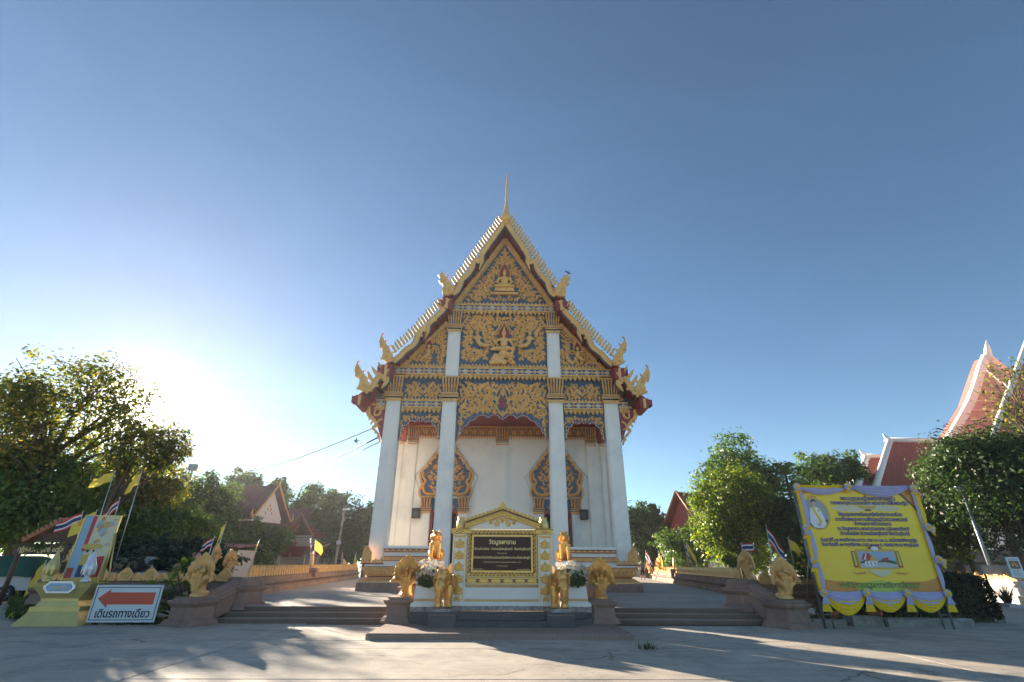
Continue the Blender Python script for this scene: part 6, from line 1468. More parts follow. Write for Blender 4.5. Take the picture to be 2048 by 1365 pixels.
flag((1588, 1130), (1576, 1076), 17.4, 0.50, 0.38, -0.55, 'plain', 'pale yellow flag flying right beside the billboard frame', 0.3)

# ---------------------------------------------------------------- vegetation
def leaves(name, pts, nrm, size, mat, parent, seed=0, aspect=0.5, loc=None):
    """many small folded leaves, each an island of its own"""
    r = np.random.default_rng(seed); n = len(pts)
    nn = nrm/np.maximum(1e-6, np.linalg.norm(nrm, axis=1))[:, None]
    a = np.cross(nn, r.normal(size=(n, 3))); a /= np.maximum(1e-6, np.linalg.norm(a, axis=1))[:, None]; b = np.cross(nn, a)
    s = size*(0.5+1.0*r.random(n)**1.5)[:, None]
    v = np.empty((n, 4, 3)); v[:, 0] = pts-a*s*0.5; v[:, 1] = pts+b*s*aspect*0.5+nn*s*0.12; v[:, 2] = pts+a*s*0.5-nn*s*0.1; v[:, 3] = pts-b*s*aspect*0.5+nn*s*0.12
    me = bpy.data.meshes.new(name); me.vertices.add(n*4); me.vertices.foreach_set('co', v.reshape(-1))
    me.loops.add(n*4); me.loops.foreach_set('vertex_index', np.arange(n*4, dtype=np.int32)); me.polygons.add(n); me.polygons.foreach_set('loop_start', np.arange(0, n*4, 4, dtype=np.int32)); me.polygons.foreach_set('loop_total', np.full(n, 4, dtype=np.int32))
    me.materials.append(MATS[mat]); me.update(calc_edges=True)
    return put(name, me, parent, loc)
def crown_points(r, blobs, n):
    """points and outward normals on and inside a set of ellipsoid clumps"""
    w = np.array([(b[3]*b[5])**0.85 for b in blobs]); w = w/w.sum(); k = r.choice(len(blobs), n, p=w); B = np.array(blobs)[k]
    d = r.normal(size=(n, 3)); d /= np.linalg.norm(d, axis=1)[:, None]; rad = (0.35+0.72*r.random(n)**0.45)[:, None]
    jit = 1+0.18*r.normal(size=(n, 1)); p = B[:, :3]+d*B[:, 3:6]*rad*jit
    nrm = d+np.array([0, 0, 0.45])+0.5*r.normal(size=(n, 3)); return p, nrm
def tree(label, box, D, mat='leaf_mid', n=9000, leaf=0.24, clumps=26, trunk=None, cat='tree', name='tree', group=None, depth=0.8, ragged=0.5, base=0.0, seed=1, dense=1.0, trunk_r=0.22, lowfill=0.3):
    """box: crown's left, right, top, bottom in the photograph; D: distance"""
    r = np.random.default_rng(seed); rr = random.Random(seed)
    x0, x1, yt, yb = box; ym = (yt+yb)/2; A = at(x0, ym, D).x; Bx = at(x1, ym, D).x; zt = at((x0+x1)/2, yt, D).z; zb = at((x0+x1)/2, yb, D).z
    cx, cz, hx, hz = (A+Bx)/2, (zt+zb)/2, (Bx-A)/2, (zt-zb)/2; hy = hx*depth
    tx = cx if trunk is None else at(trunk, ym, D).x
    t = thing(name, label, cat, (tx, D, base), group=group)
    blobs = []
    for k in range(clumps):
        while True:
            u = r.uniform(-1, 1, 3)
            q_ = (u**2).sum()
            if q_ < 1 and (q_ > 0.12 or k < 3): break
        s_ = (0.26+0.22*r.random())*(1.15-0.35*math.sqrt(q_))*(1 if k > 2 else 1.3)
        wd = 1.0-lowfill*0.0
        blobs.append((cx-tx+u[0]*hx*0.80, u[1]*hy*0.80, cz-base+u[2]*hz*0.80, hx*s_*(1+0.25*r.normal()*ragged), hy*s_, hz*s_*0.85+0.15*hx*s_))
    for k in range(int(clumps*0.9)):      # small sprays break the outline
        u = r.normal(size=3); u /= np.linalg.norm(u); u[2] = abs(u[2])*0.9-0.15 if r.random() < 0.7 else u[2]; q_ = 0.82+0.34*r.random()*ragged; s_ = 0.08+0.11*r.random()
        blobs.append((cx-tx+u[0]*hx*q_, u[1]*hy*q_, cz-base+u[2]*hz*q_, hx*s_*1.3, hy*s_, hz*s_))
    p, nr = crown_points(r, blobs, n)
    keep = p[:, 2] > 0.15; p, nr = p[keep], nr[keep]
    leaves('crown', p, nr, leaf, mat, t, seed)
    b = MB(); H = cz-base-hz*0.35
    b.tube([(0, 0, -0.1), (0.12*rr.uniform(-1, 1), 0.1, H*0.35), (0.3*rr.uniform(-1, 1), 0, H*0.7), ((cx-tx)*0.5, 0, max(H, 0.5))], [trunk_r*1.3, trunk_r, trunk_r*0.85, trunk_r*0.6], 8); b.build('trunk', 'bark', t)
    b = MB()
    for k, bl in enumerate(sorted(blobs, key=lambda q: -q[3])[:20]):
        s0 = Vector(((cx-tx)*0.4*rr.random(), 0, H*rr.uniform(0.55, 1.0))); e0 = Vector(bl[:3]); m0 = s0.lerp(e0, 0.5)+Vector((rr.uniform(-1, 1), rr.uniform(-1, 1), rr.uniform(0, 1)))*0.12*(e0-s0).length
        b.tube([s0, m0, e0], [trunk_r*0.45, trunk_r*0.28, trunk_r*0.1], 6)
        for j in range(3):
            e1 = e0+Vector((rr.uniform(-1, 1)*bl[3], rr.uniform(-1, 1)*bl[4], rr.uniform(-0.3, 1)*bl[5]))*0.9; b.tube([m0.lerp(e0, 0.5), e1], [trunk_r*0.16, trunk_r*0.05], 5)
    b.build('limbs', 'bark', t)
    return t
BG = 'trees round the terrace'
# left, between the fence and the houses
tree('tall broad tree at the far left with sun breaking through its thin leaves', (-60, 300, 712, 1010), 27, 'leaf_warm', 12500, 0.25, 40, 120, group=BG, seed=11, ragged=0.9, trunk_r=0.3)
tree('low branch of thin brown-green leaves reaching right just under the sun', (210, 385, 850, 960), 25.5, 'leaf_warm', 3400, 0.22, 14, 250, group=BG, seed=12, ragged=1.0, trunk_r=0.12)
tree('dense shaded tree behind the wooden name gate at the far left', (-140, 230, 880, 1140), 28, 'leaf_mid', 22000, 0.24, 48, 60, group=BG, seed=13)
tree('dense shaded tree standing behind the portrait board', (110, 370, 905, 1150), 38, 'leaf_warm', 22000, 0.30, 48, 260, group=BG, seed=14)
tree('rounded dark tree under the floodlight mast left of the houses', (300, 470, 945, 1150), 50, 'leaf_mid', 26000, 0.34, 50, 390, group=BG, seed=15)
tree('low dense thicket between the portrait board and the floodlight mast', (150, 440, 1000, 1160), 34, 'leaf_mid', 24000, 0.24, 54, 300, group=BG, seed=41)
tree('dark tree crown behind the white gabled house', (432, 530, 935, 1060), 74, 'leaf_mid', 6500, 0.5, 22, 480, group=BG, seed=16)
tree('airy tree rising between the two left houses', (515, 590, 945, 1090), 72, 'leaf_mid', 6000, 0.45, 20, 560, group=BG, seed=17, ragged=0.9)
tree('bushy tree in front of the white gabled house', (440, 572, 1035, 1150), 47, 'leaf_mid', 11000, 0.34, 28, 500, group=BG, seed=18)
tree('big dark rounded tree behind the utility pole left of the temple', (610, 752, 985, 1150), 64, 'leaf_dark', 13000, 0.42, 32, 690, group=BG, seed=19)
tree('upper crown of lighter tree above the maroon roofs', (580, 690, 970, 1060), 72, 'leaf_mid', 6000, 0.45, 18, 630, group=BG, seed=20, ragged=0.9)
tree('drooping tree beside the left corner of the temple', (690, 790, 1000, 1150), 62, 'leaf_dark', 8000, 0.4, 22, 735, group=BG, seed=21)
# right
tree('dark dense tree just right of the temple', (1235, 1345, 990, 1145), 62, 'leaf_dark', 12000, 0.42, 28, 1285, group=BG, seed=22)
tree('low tree with yellow-lit leaves in front of the cars on the right', (1290, 1440, 1052, 1135), 52, 'leaf_mid', 9000, 0.36, 26, 1365, group=BG, seed=23)
tree('tall dark tree behind the bright green tree right of the temple', (1395, 1585, 872, 1100), 50, 'leaf_mid', 14000, 0.38, 34, 1500, group=BG, seed=24, ragged=0.8)
tree('bright sunlit green tree right of the temple', (1388, 1565, 925, 1150), 40, 'leaf_light', 24000, 0.26, 50, 1470, group=BG, seed=25, ragged=0.7)
tree('dark shaded tree behind the large striped flag', (1540, 1680, 985, 1150), 38, 'leaf_dark', 10000, 0.3, 26, 1600, group=BG, seed=26)
tree('loose tree above the top edge of the yellow billboard', (1590, 1722, 890, 1010), 50, 'leaf_mid', 6500, 0.36, 24, 1670, group=BG, seed=27, ragged=1.0)
tree('large dark clipped-looking tree at the far right before the red roofs', (1872, 2170, 842, 1110), 27, 'leaf_dark', 34000, 0.22, 64, 1990, group=BG, seed=28)
tree('yellow-lit tree between the billboard and the large dark tree', (1800, 1975, 985, 1130), 31, 'leaf_light', 9000, 0.24, 30, 1922, group=BG, seed=29, ragged=0.9, trunk_r=0.16)
tree('sparse branch with brown leaves at the right edge above the dark tree', (1950, 2090, 715, 860), 24, 'leaf_warm', 620, 0.20, 16, 2040, group=BG, seed=30, ragged=1.0, trunk_r=0.10)
for k, (bx_, d_) in enumerate((((-300, -40, 900, 1150), 30), ((2050, 2300, 900, 1150), 34))): pass
tree('far tree line closing the gap behind the left fence', (470, 640, 1080, 1150), 78, 'leaf_dark', 6000, 0.5, 24, 560, group=BG, seed=33)
tree('far dark shrubbery closing the gap behind the right fence', (1330, 1560, 1080, 1150), 66, 'leaf_dark', 9000, 0.5, 28, 1420, group=BG, seed=34)
tree('dark shrubbery behind the left front fence', (200, 480, 1080, 1165), 23.5, 'leaf_hedge', 9000, 0.2, 30, 330, cat='shrub', name='shrub', group='shrubs', seed=35)
tree('yellow flowering shrub between the outer right naga and billboard', (1585, 1665, 1075, 1165), 17.6, 'leaf_mid', 2600, 0.16, 14, 1620, cat='shrub', name='shrub', group='shrubs', seed=36, trunk_r=0.05)
tree('small yellow-green shrub glowing before the right fence', (1440, 1476, 1105, 1145), 36, 'leaf_light', 1600, 0.2, 9, 1458, cat='shrub', name='shrub', group='shrubs', seed=37, trunk_r=0.05)
# palm
pm = at(1582, 1000, 46); palm = thing('palm_tree', 'palm tree with drooping fronds beside the tall dark tree on the right', 'palm', (pm.x, 46, 0))
b = MB(); top = at(1582, 955, 46).z; b.tube([(0, 0, 0), (0.1, 0, top*0.5), (0, 0, top)], [0.2, 0.15, 0.12], 8); b.build('trunk', 'bark', palm)
for k in range(15):
    a = 2*PI*k/15+0.2; el_ = (0.25, 0.9, 1.25)[k % 3]; L = 3.0; pts = []; d = Vector((math.cos(a)*math.cos(el_), math.sin(a)*math.cos(el_), math.sin(el_)))
    for i in range(8): t_ = i/7; pts.append(Vector((0, 0, top))+d*L*t_+Vector((0, 0, -1.6*t_*t_)))
    b = MB(); b.tube(pts, [0.03]*7+[0.01], 4)
    for i in range(1, 8):
        for j in range(3):
            t_ = (i+j/3)/8*7; i0 = min(6, int(t_)); p = pts[i0].lerp(pts[i0+1], t_-i0); tg = (pts[i0+1]-pts[i0]).normalized(); sd = tg.cross(Vector((0, 0, 1))).normalized()
            for s in (-1, 1): e = p+sd*s*0.55+tg*0.25+Vector((0, 0, -0.28)); b.add([p, p+tg*0.09, e], [(0, 1, 2)])
    b.build('frond', 'leaf_mid', palm)
# clipped hedge right, behind the billboard
hd = thing('hedge', 'dark clipped hedge behind the right half of the billboard', 'hedge', (13.6, 18.2, 0))
r = np.random.default_rng(5); n = 26000; u = r.random((n, 3)); face = r.integers(0, 3, n); hx_, hy_, hz_ = 2.6, 0.9, 1.25
p = (u*2-1)*np.array([hx_, hy_, 0])+np.array([0, 0, 0.1])+u*np.array([0, 0, hz_]); sg = np.where(r.random(n) < 0.5, -1, 1)
p[face == 0, 0] = (sg*hx_)[face == 0]; p[face == 1, 1] = (sg*hy_)[face == 1]; p[face == 2, 2] = hz_+0.1
rad = (p[:, 0]/hx_)**8+(p[:, 1]/hy_)**8+((p[:, 2]-0.1)/hz_)**8; p *= (1/np.maximum(1, rad)**0.10)[:, None]; p += r.normal(size=p.shape)*0.05; p[:, 2] = np.maximum(p[:, 2], 0.03)
nr = p-np.array([0, 0, 0.6])+r.normal(size=p.shape)*0.9; leaves('foliage', p, nr, 0.085, 'leaf_hedge', hd, 5)
b = MB(); b.stack([(0.0, hx_*0.9, hy_*0.85), (hz_*0.95, hx_*0.9, hy_*0.85)], CH(0.1), 0, 0); b.build('branch_mass', 'leaf_hedge', hd)
for k in range(6):
    b = MB(); x = -2.2+0.88*k; b.tube([(x, 0, 0), (x+0.05, 0.05, 0.5)], [0.05, 0.03], 6); b.build('stem', 'bark', hd)
# frangipani by the outer left naga
fg = thing('frangipani', 'frangipani shrub with large leaves and pink flowers beside the outer left naga', 'shrub', (-9.62, 17.12, 0.0))
rr = random.Random(3); stems = MB(); lp, ln_, fl = [], [], []
def bigleaf(mb, base, d, L, w, nrm):
    d = d.normalized(); s = d.cross(nrm).normalized(); up = s.cross(d)
    pr = [(0, 0.15), (0.25, 0.75), (0.55, 1.0), (0.8, 0.7), (1.0, 0.0)]; vs = []; 
    for t_, ww in pr: c_ = base+d*L*t_+Vector((0, 0, -0.18*L*t_*t_)); vs += [c_-s*w*ww*0.5+up*w*0.12*ww, c_, c_+s*w*ww*0.5+up*w*0.12*ww]
    mb.add(vs, [f for i in range(4) for f in ((i*3, i*3+1, i*3+4, i*3+3), (i*3+1, i*3+2, i*3+5, i*3+4))], 0, False)
tips = [(-1.0, -0.3, 0.9), (-0.6, 0.1, 1.35), (-0.25, -0.2, 1.5), (0.1, -0.25, 1.65), (0.35, 0.0, 1.4), (0.45, -0.45, 0.75), (0.25, -0.55, 0.55), (-0.4, -0.5, 0.7), (-0.8, 0.2, 1.1), (0.6, -0.3, 1.1), (0.05, -0.4, 1.05), (-1.3, 0.0, 0.6), (-0.2, -0.6, 0.4), (-0.7, -0.6, 0.35), (0.55, -0.75, 0.45)]
LF = MB(); FLW = []
for k, tp_ in enumerate(tips):
    e = Vector(tp_); m0 = Vector((e.x*0.4, e.y*0.4, e.z*0.55)); stems.tube([(0, 0, -0.02), m0, e], [0.05, 0.035, 0.02], 6)
    for j in range(13):
        a = 2*PI*j/13+rr.random()*0.4; el_ = rr.uniform(-0.25, 0.9); d = Vector((math.cos(a)*math.cos(el_), math.sin(a)*math.cos(el_), math.sin(el_))); bigleaf(LF, e-Vector((0, 0, 0.05*rr.random())), d, rr.uniform(0.32, 0.48), rr.uniform(0.13, 0.19), Vector((0, 0, 1)))
    if k in (1, 3, 5, 6, 14):
        for j in range(9): d = Vector((rr.uniform(-1, 1), rr.uniform(-1, 0.2), rr.uniform(0, 1))).normalized(); FLW.append((e+d*rr.uniform(0.06, 0.15)+Vector((0, 0, 0.1)), d))
LF.build('leaves', 'leaf_light', fg)['kind'] = 'stuff'; stems.build('stems', 'bark', fg); petals(FLW, 'blossoms', 'petal_pink', fg, 0.075)['kind'] = 'stuff'
fl2 = []
for k in range(26): c_ = at(rr.uniform(1590, 1660), rr.uniform(1082, 1140), 17.1); fl2.append((c_, Vector((rr.uniform(-0.5, 0.5), -1, 0.4))))
shr = [o for o in bpy.data.objects if o.name.startswith('shrub') and 'yellow flowering' in o['label']][0]; pt_ = petals(fl2, 'blossoms', 'petal_yellow', None, 0.06); pt_.parent = shr; pt_.matrix_parent_inverse = Matrix.Translation(-shr.location); pt_['kind'] = 'stuff'
# ground cover and tufts
def tufts(name, label, pts, h, mat, seed, kind='stuff', w=0.012):
    r_ = random.Random(seed); m = MB()
    for (x, y, z0) in pts:
        for j in range(6):
            a = r_.uniform(0, 2*PI); l = h*r_.uniform(0.5, 1.2); le = r_.uniform(0.1, 0.7); d = Vector((math.cos(a)*le, math.sin(a)*le, 1)).normalized(); s = Vector((-math.sin(a), math.cos(a), 0))*w; b0 = Vector((x+r_.uniform(-0.08, 0.08), y+r_.uniform(-0.08, 0.08), z0)); m.add([b0-s, b0+s, b0+d*l*0.6+s*0.6, b0+d*l+Vector((0, 0, -0.15*l))], [(0, 1, 2, 3)])
    o = m.build(name, mat); return tag(o, label, 'grass', kind=kind)
rr = random.Random(9)
gpts = []
for k in range(1500):
    px_, py_ = rr.uniform(20, 170), rr.uniform(1165, 1235); g_ = gr(px_, py_, 0.1)
    if g_.y > 16.6 and g_.x < -11.5: gpts.append((g_.x, g_.y, 0.05))
tufts('ground_cover', 'low weedy ground cover beside the parked car', gpts, 0.32, 'grass_blades', 1, w=0.03)
gpts = [(-11.6+rr.uniform(0, 3.2), 15.9+rr.uniform(0, 1.5), -0.0) for k in range(260)] + [(9.2+rr.uniform(0, 5.5), 17.2+rr.uniform(-0.5, 0.6), 0.12) for k in range(160)] + [(rr.gauss(3.2, 0.15), rr.gauss(11.86, 0.03), 0) for k in range(10)]
tufts('grass', 'grass tufts at the foot of the boards and in the slab joints', gpts, 0.16, 'grass_blades', 2)
# ---------------------------------------------------------------- buildings
flat('house_white', (0.84, 0.80, 0.74)); flat('house_grey', (0.42, 0.40, 0.38)); flat('window_dark', (0.03, 0.035, 0.045), 0.15); flat('pink_soffit', (0.66, 0.46, 0.46)); flat('trim_brown', (0.30, 0.15, 0.09))
def house(label, loc, rot, L, Wd, zw, zr, wall, roofm, trim='gold_cream', over=0.7, conc=0.3, wins=3, lower=None, panel='house_white', finial=True):
    """gabled house, ridge along its local x"""
    t = thing('house', label, 'house', loc, rot, 'houses round the compound')
    b = MB(); b.box(-L/2, L/2, -Wd/2, Wd/2, 0, zw); b.build('wall', wall, t)
    prof = [(-Wd/2-over, zw-0.25), (-Wd/4-over*0.5, zw+(zr-zw)*(0.5-conc*0.3)), (0, zr), (Wd/4+over*0.5, zw+(zr-zw)*(0.5-conc*0.3)), (Wd/2+over, zw-0.25)]
    r_ = MB(); ex = L/2+over
    r_.loft([[(-ex, y, z_) for y, z_ in prof]+[(-ex, y, z_-0.15) for y, z_ in prof[::-1]], [(ex, y, z_) for y, z_ in prof]+[(ex, y, z_-0.15) for y, z_ in prof[::-1]]])
    ro = r_.build('roof', roofm, t)
    ribs = MB(); n = int(L*2.2)
    for k in range(n):
        x = -ex+2*ex*(k+0.5)/n; ribs.tube([(x, prof[0][0], prof[0][1]+0.02), (x, prof[1][0], prof[1][1]+0.02), (x, 0, zr+0.02)], 0.035, 4)
        ribs.tube([(x, -prof[0][0], prof[0][1]+0.02), (x, -prof[1][0], prof[1][1]+0.02), (x, 0, zr+0.02)], 0.035, 4)
    ribs.build('roof_ribs', roofm, ro)['kind'] = 'stuff'
    for s in (-1, 1):
        b = MB(); vs = [(s*L/2, -Wd/2, zw), (s*L/2, Wd/2, zw), (s*L/2, 0, zr-0.25)]; b.add(vs+[(s*(L/2-0.1), y, z_) for _, y, z_ in vs], [(0, 1, 2), (3, 5, 4), (0, 2, 5, 3), (1, 4, 5, 2), (0, 3, 4, 1)])
        b.build('gable', panel, t)
        b = MB()
        for q in (-1, 1): b.tube([(s*ex, q*prof[4][0], prof[4][1]), (s*ex, q*prof[3][0], prof[3][1]+0.05), (s*ex, 0, zr+0.08)], 0.13, 4)
        if finial:
            b.tube([(s*ex, 0, zr), (s*(ex+0.1), 0, zr+0.5), (s*(ex+0.05), 0, zr+1.0)], [0.14, 0.08, 0.01], 6)
            for q in (-1, 1): b.tube([(s*ex, q*prof[4][0], prof[4][1]), (s*ex, q*(prof[4][0]+0.25), prof[4][1]+0.45), (s*ex, q*(prof[4][0]+0.15), prof[4][1]+0.95)], [0.14, 0.12, 0.01], 6)
            for k in range(5): b.ell((s*(L/2+0.06), -0.5+0.25*k, zw+0.5+0.4*(2-abs(k-2))), (0.06, 0.1, 0.18), 8, 6)
        b.build('bargeboard', trim, t)
    for k in range(wins):
        for q in (-1, 1):
            x = -L/2+L*(k+0.5)/wins; b = MB(); b.box(x-0.5, x+0.5, q*Wd/2-0.03, q*Wd/2+0.03, zw-2.2, zw-0.8); w_ = b.build('window', 'window_dark', t)
            b = MB(); b.box(x-0.56, x+0.56, q*(Wd/2+0.035)-0.02, q*(Wd/2+0.035)+0.02, zw-0.8, zw-0.72); b.box(x-0.03, x+0.03, q*(Wd/2+0.035)-0.02, q*(Wd/2+0.035)+0.02, zw-2.2, zw-0.8); b.build('window_frame', wall, w_)
    if lower:
        zl, out, h_ = lower
        for q in (-1, 1):
            b = MB(); b.loft([[(-ex, q*(Wd/2), zl+h_), (-ex, q*(Wd/2+out), zl), (-ex, q*(Wd/2+out), zl-0.12), (-ex, q*(Wd/2), zl+h_-0.15)], [(ex, q*(Wd/2), zl+h_), (ex, q*(Wd/2+out), zl), (ex, q*(Wd/2+out), zl-0.12), (ex, q*(Wd/2), zl+h_-0.15)]]); b.build('lean_to_roof', roofm, t)
            for k in range(4):
                b = MB(); x = -L/2+L*k/3; b.box(x-0.08, x+0.08, q*(Wd/2+out-0.2)-0.08, q*(Wd/2+out-0.2)+0.08, 0, zl-0.05); b.build('porch_post', wall, t)
        for q in (-1, 1):
            b = MB(); b.loft([[(q*L/2, -ex*0.6, zl+h_), (q*(L/2+out), -ex*0.6, zl), (q*(L/2+out), -ex*0.6, zl-0.12), (q*L/2, -ex*0.6, zl+h_-0.15)], [(q*L/2, ex*0.6, zl+h_), (q*(L/2+out), ex*0.6, zl), (q*(L/2+out), ex*0.6, zl-0.12), (q*L/2, ex*0.6, zl+h_-0.15)]]); b.build('lean_to_roof', roofm, t)
    return t
house('white gabled house with rusty brown roof behind the left fence', (-30.2, 60.5, 0), -0.3, 7.4, 4.6, 6.3, 9.9, 'house_white', 'roof_rust', over=0.8, lower=(5.2, 1.0, 0.6))
house('maroon-roofed two-storey house beyond the left fence', (-26.3, 66, 0), -0.35, 5.0, 5.0, 5.3, 8.0, 'house_grey', 'roof_maroon', 'trim_brown', 0.9, lower=(2.6, 1.6, 1.3), panel='roof_maroon', finial=False)
house('maroon side wing of the house nearest the utility pole', (-22.6, 64, 0), 1.15, 4.0, 3.6, 4.6, 6.9, 'house_grey', 'roof_maroon', 'trim_brown', 0.7, lower=(2.4, 1.2, 1.0), panel='wood_dark', finial=False)
house('maroon gabled house with pale walls behind the right fence', (24.2, 60, 0), 0.5, 7.0, 5.2, 5.2, 9.4, 'house_white', 'roof_maroon', 'trim_brown', 0.9, lower=(4.6, 1.3, 0.7), panel='roof_maroon', finial=False)
house('long low grey building far behind the right fence', (22, 72, 0), 0.0, 14, 6, 5.0, 6.4, 'house_grey', 'house_grey', 'trim_brown', 0.5, panel='house_grey', finial=False)
# open shed behind the dark round tree
sh = thing('shed', 'low shed with a metal door and a thin red roof left of the bushy tree', 'shed', (-22.0, 41, 0))
b = MB(); b.box(-1.8, -0.2, 0, 0.1, 0, 2.2); b.box(-1.9, -1.8, 0, 3, 0, 2.5); b.box(1.8, 1.9, 0, 3, 0, 2.5); b.box(-1.9, 1.9, 2.9, 3, 0, 2.5); b.build('wall', 'house_grey', sh)
b = MB(); b.box(-1.5, -0.5, -0.03, 0.0, 0.05, 2.05); b.build('door', 'pale_blue', sh)
b = MB(); b.loft([[(-2.6, -0.8, 2.75), (2.2, -0.8, 2.60), (2.2, 3.2, 2.9), (-2.6, 3.2, 3.05)], [(-2.6, -0.8, 2.83), (2.2, -0.8, 2.68), (2.2, 3.2, 2.98), (-2.6, 3.2, 3.13)]]); b.build('roof', 'roof_maroon', sh)
for x in (0.3, 0.9, 1.5): b = MB(); b.box(x-0.05, x+0.05, -0.6, -0.5, 0, 2.65); b.build('post', 'wood_dark', sh)
# the great hall with red tiled roofs on the right
def tilerows():
    m = MATS['roof_orange']; nt = m.node_tree; b = nt.nodes['Principled BSDF']; g = nt.nodes.new('ShaderNodeNewGeometry'); s = nt.nodes.new('ShaderNodeSeparateXYZ'); nt.links.new(g.outputs['Position'], s.inputs[0])
    w = nt.nodes.new('ShaderNodeMath'); w.operation = 'MULTIPLY'; w.inputs[1].default_value = 3.6; nt.links.new(s.outputs['Z'], w.inputs[0]); f = nt.nodes.new('ShaderNodeMath'); f.operation = 'FRACT'; nt.links.new(w.outputs[0], f.inputs[0])
    bp = nt.nodes.new('ShaderNodeBump'); bp.inputs['Strength'].default_value = 0.9; bp.inputs['Distance'].default_value = 0.12; nt.links.new(f.outputs[0], bp.inputs['Height']); nt.links.new(bp.outputs[0], b.inputs['Normal'])
tilerows()
hall = thing('great_hall', 'great hall with steep red tiled roofs edged in white behind the large dark tree', 'hall', (52, 60, 0), worldcoords=True)
def roofprism(path, y0, y1, th=0.3):
    m = MB(); lo = [(x, z_-th) for x, z_ in path][::-1]; m.prism(list(path)+lo, y0, y1); return m
def gable(px, pz, hw, hz, Y, depth, nm):
    pth = [(px-hw, pz-hz), (px-hw*0.66, pz-hz*0.76), (px-hw*0.30, pz-hz*0.40), (px-hw*0.08, pz-hz*0.10), (px, pz)]; full = pth+[(2*px-x, z_) for x, z_ in pth[::-1][1:]]
    roofprism(full, Y+0.25, Y+depth).build('roof', 'roof_orange', hall)
    m = MB()
    for P_ in (pth, [(2*px-x, z_) for x, z_ in pth]): board(m, catmull(P_, 4), 0.75, Y, Y+0.5, 0)
    m.tube([(px, Y+0.25, pz-0.6), (px, Y-0.2, pz+0.7), (px, Y-0.5, pz+1.7)], [0.45, 0.3, 0.03], 8); m.build('white_bargeboard', 'white_clean', hall)
    inn = [(px+(x-px)*0.93, z_-0.55) for x, z_ in full]; m = MB(); m.prism(inn+[(px+hw*0.9, pz-hz-4), (px-hw*0.9, pz-hz-4)], Y+1.6, Y+1.75); m.build('gable_wall', 'pink_soffit', hall)
    m = MB()
    for k in range(8):
        w_ = hw*(0.10+0.055*k); m.box(px-w_, px+w_, Y+1.5, Y+1.6, pz-hz*0.28-k*1.1, pz-hz*0.28-k*1.1+0.15)
    m.build('gable_moulding', 'white_clean', hall)
    sl = roofprism([(x, z_-0.32) for x, z_ in full], Y+0.3, Y+1.6, 0.08); sl.build('soffit', 'white_clean', hall)
gable(56.0, 23.8, 14.0, 14.2, 50, 1.8, 'a')
# lower transept roofs sloping towards the viewer
def slope(xl, xr, yr, zr, xl2, xr2, ye, ze):
    m = MB(); m.add([(xl, yr, zr), (xr, yr, zr), (xr2, ye, ze), (xl2, ye, ze), (xl, yr, zr-0.25), (xr, yr, zr-0.25), (xr2, ye, ze-0.25), (xl2, ye, ze-0.25)], [(0, 3, 2, 1), (4, 5, 6, 7), (0, 1, 5, 4), (1, 2, 6, 5), (2, 3, 7, 6), (3, 0, 4, 7)]); m.build('transept_roof', 'roof_orange', hall)
    rb = MB(); n = 30
    for k in range(n):
        t_ = (k+0.5)/n; rb.tube([(xl+(xr-xl)*t_, yr, zr+0.02), (xl2+(xr2-xl2)*t_, ye, ze+0.02)], 0.06, 4)
    rb.build('tile_ridges', 'roof_orange', hall)['kind'] = 'stuff'
    m = MB(); m.tube([(xl, yr, zr+0.1), (xl2, ye, ze+0.1)], 0.36, 4); m.tube([(xl-0.4, yr, zr+0.15), (xr, yr, zr+0.12)], 0.32, 4); m.tube([(xr, yr, zr+0.1), (xr2, ye, ze+0.1)], 0.36, 4); m.tube([(xl, yr, zr), (xl-0.6, yr-0.1, zr+0.9)], [0.4, 0.03], 6); m.build('white_ridge', 'white_clean', hall)
slope(42.8, 48.2, 52, 14.1, 35.7, 41.7, 47, 8.2)
slope(62.5, 82, 47.2, 29.9, 45.9, 76, 45.2, 11.0)
slope(40.4, 42.9, 53, 12.5, 34.4, 36.6, 47.5, 8.4)
m = MB(); m.box(44.5, 80, 52.5, 70, 0, 9.5); m.box(44.8, 80, 53.3, 75, 9.4, 12); m.build('wall', 'white_clean', hall)
# moulded sandstone base of the hall, lit by the sun
hb = thing('hall_terrace', 'long moulded sandstone terrace wall behind the white compound wall', 'wall', (33, 36, 0), worldcoords=True)
for k, (z0, z1, yy) in enumerate(((0.0, 0.9, 36.0), (0.9, 1.25, 35.75), (1.25, 1.9, 36.2), (1.9, 2.15, 35.8), (2.15, 2.75, 36.5))):
    m = MB(); m.box(24.5 if k < 2 else 25.5, 60, yy, yy+2.5+k*0.01, z0+0.001*k, z1); m.build('course', 'sandstone', hb)
for k in range(7): m = MB(); x = 27.5+4.5*k; m.box(x-0.35, x+0.35, 35.55, 36.4, 0.0, 2.3); m.build('pier', 'sandstone', hb)

# white compound wall on the right with its gold merlons
w0, w1 = Vector((25.6, 31.0, 0)), Vector((22.8, 19.0, 0)); d = (w1-w0).normalized(); L = (w1-w0).length
cw = thing('compound_wall', 'white compound wall with gold leaf merlons at the right edge', 'wall', w0, math.atan2(d.y, d.x))
b = MB(); sec = [(-0.2, 0), (-0.2, 0.4), (-0.13, 0.45), (-0.13, 0.72), (-0.19, 0.76), (-0.19, 0.84), (-0.14, 0.86), (-0.18, 0.92), (-0.18, 1.02), (0.18, 1.02), (0.18, 0.92), (0.14, 0.86), (0.19, 0.84), (0.19, 0.76), (0.13, 0.72), (0.13, 0.45), (0.2, 0.4), (0.2, 0)]
b.loft([[(0, u, v) for u, v in sec][::-1], [(L, u, v) for u, v in sec][::-1]]); b.build('wall', 'white_clean', cw)
src = merlon(0.42, 0.40); src2 = merlon(0.26, 0.26)
x = 0.3; k = 0
while x < L: child_copy(src if k % 2 == 0 else src2, cw, (x, 0, 1.02)); x += 0.36; k += 1
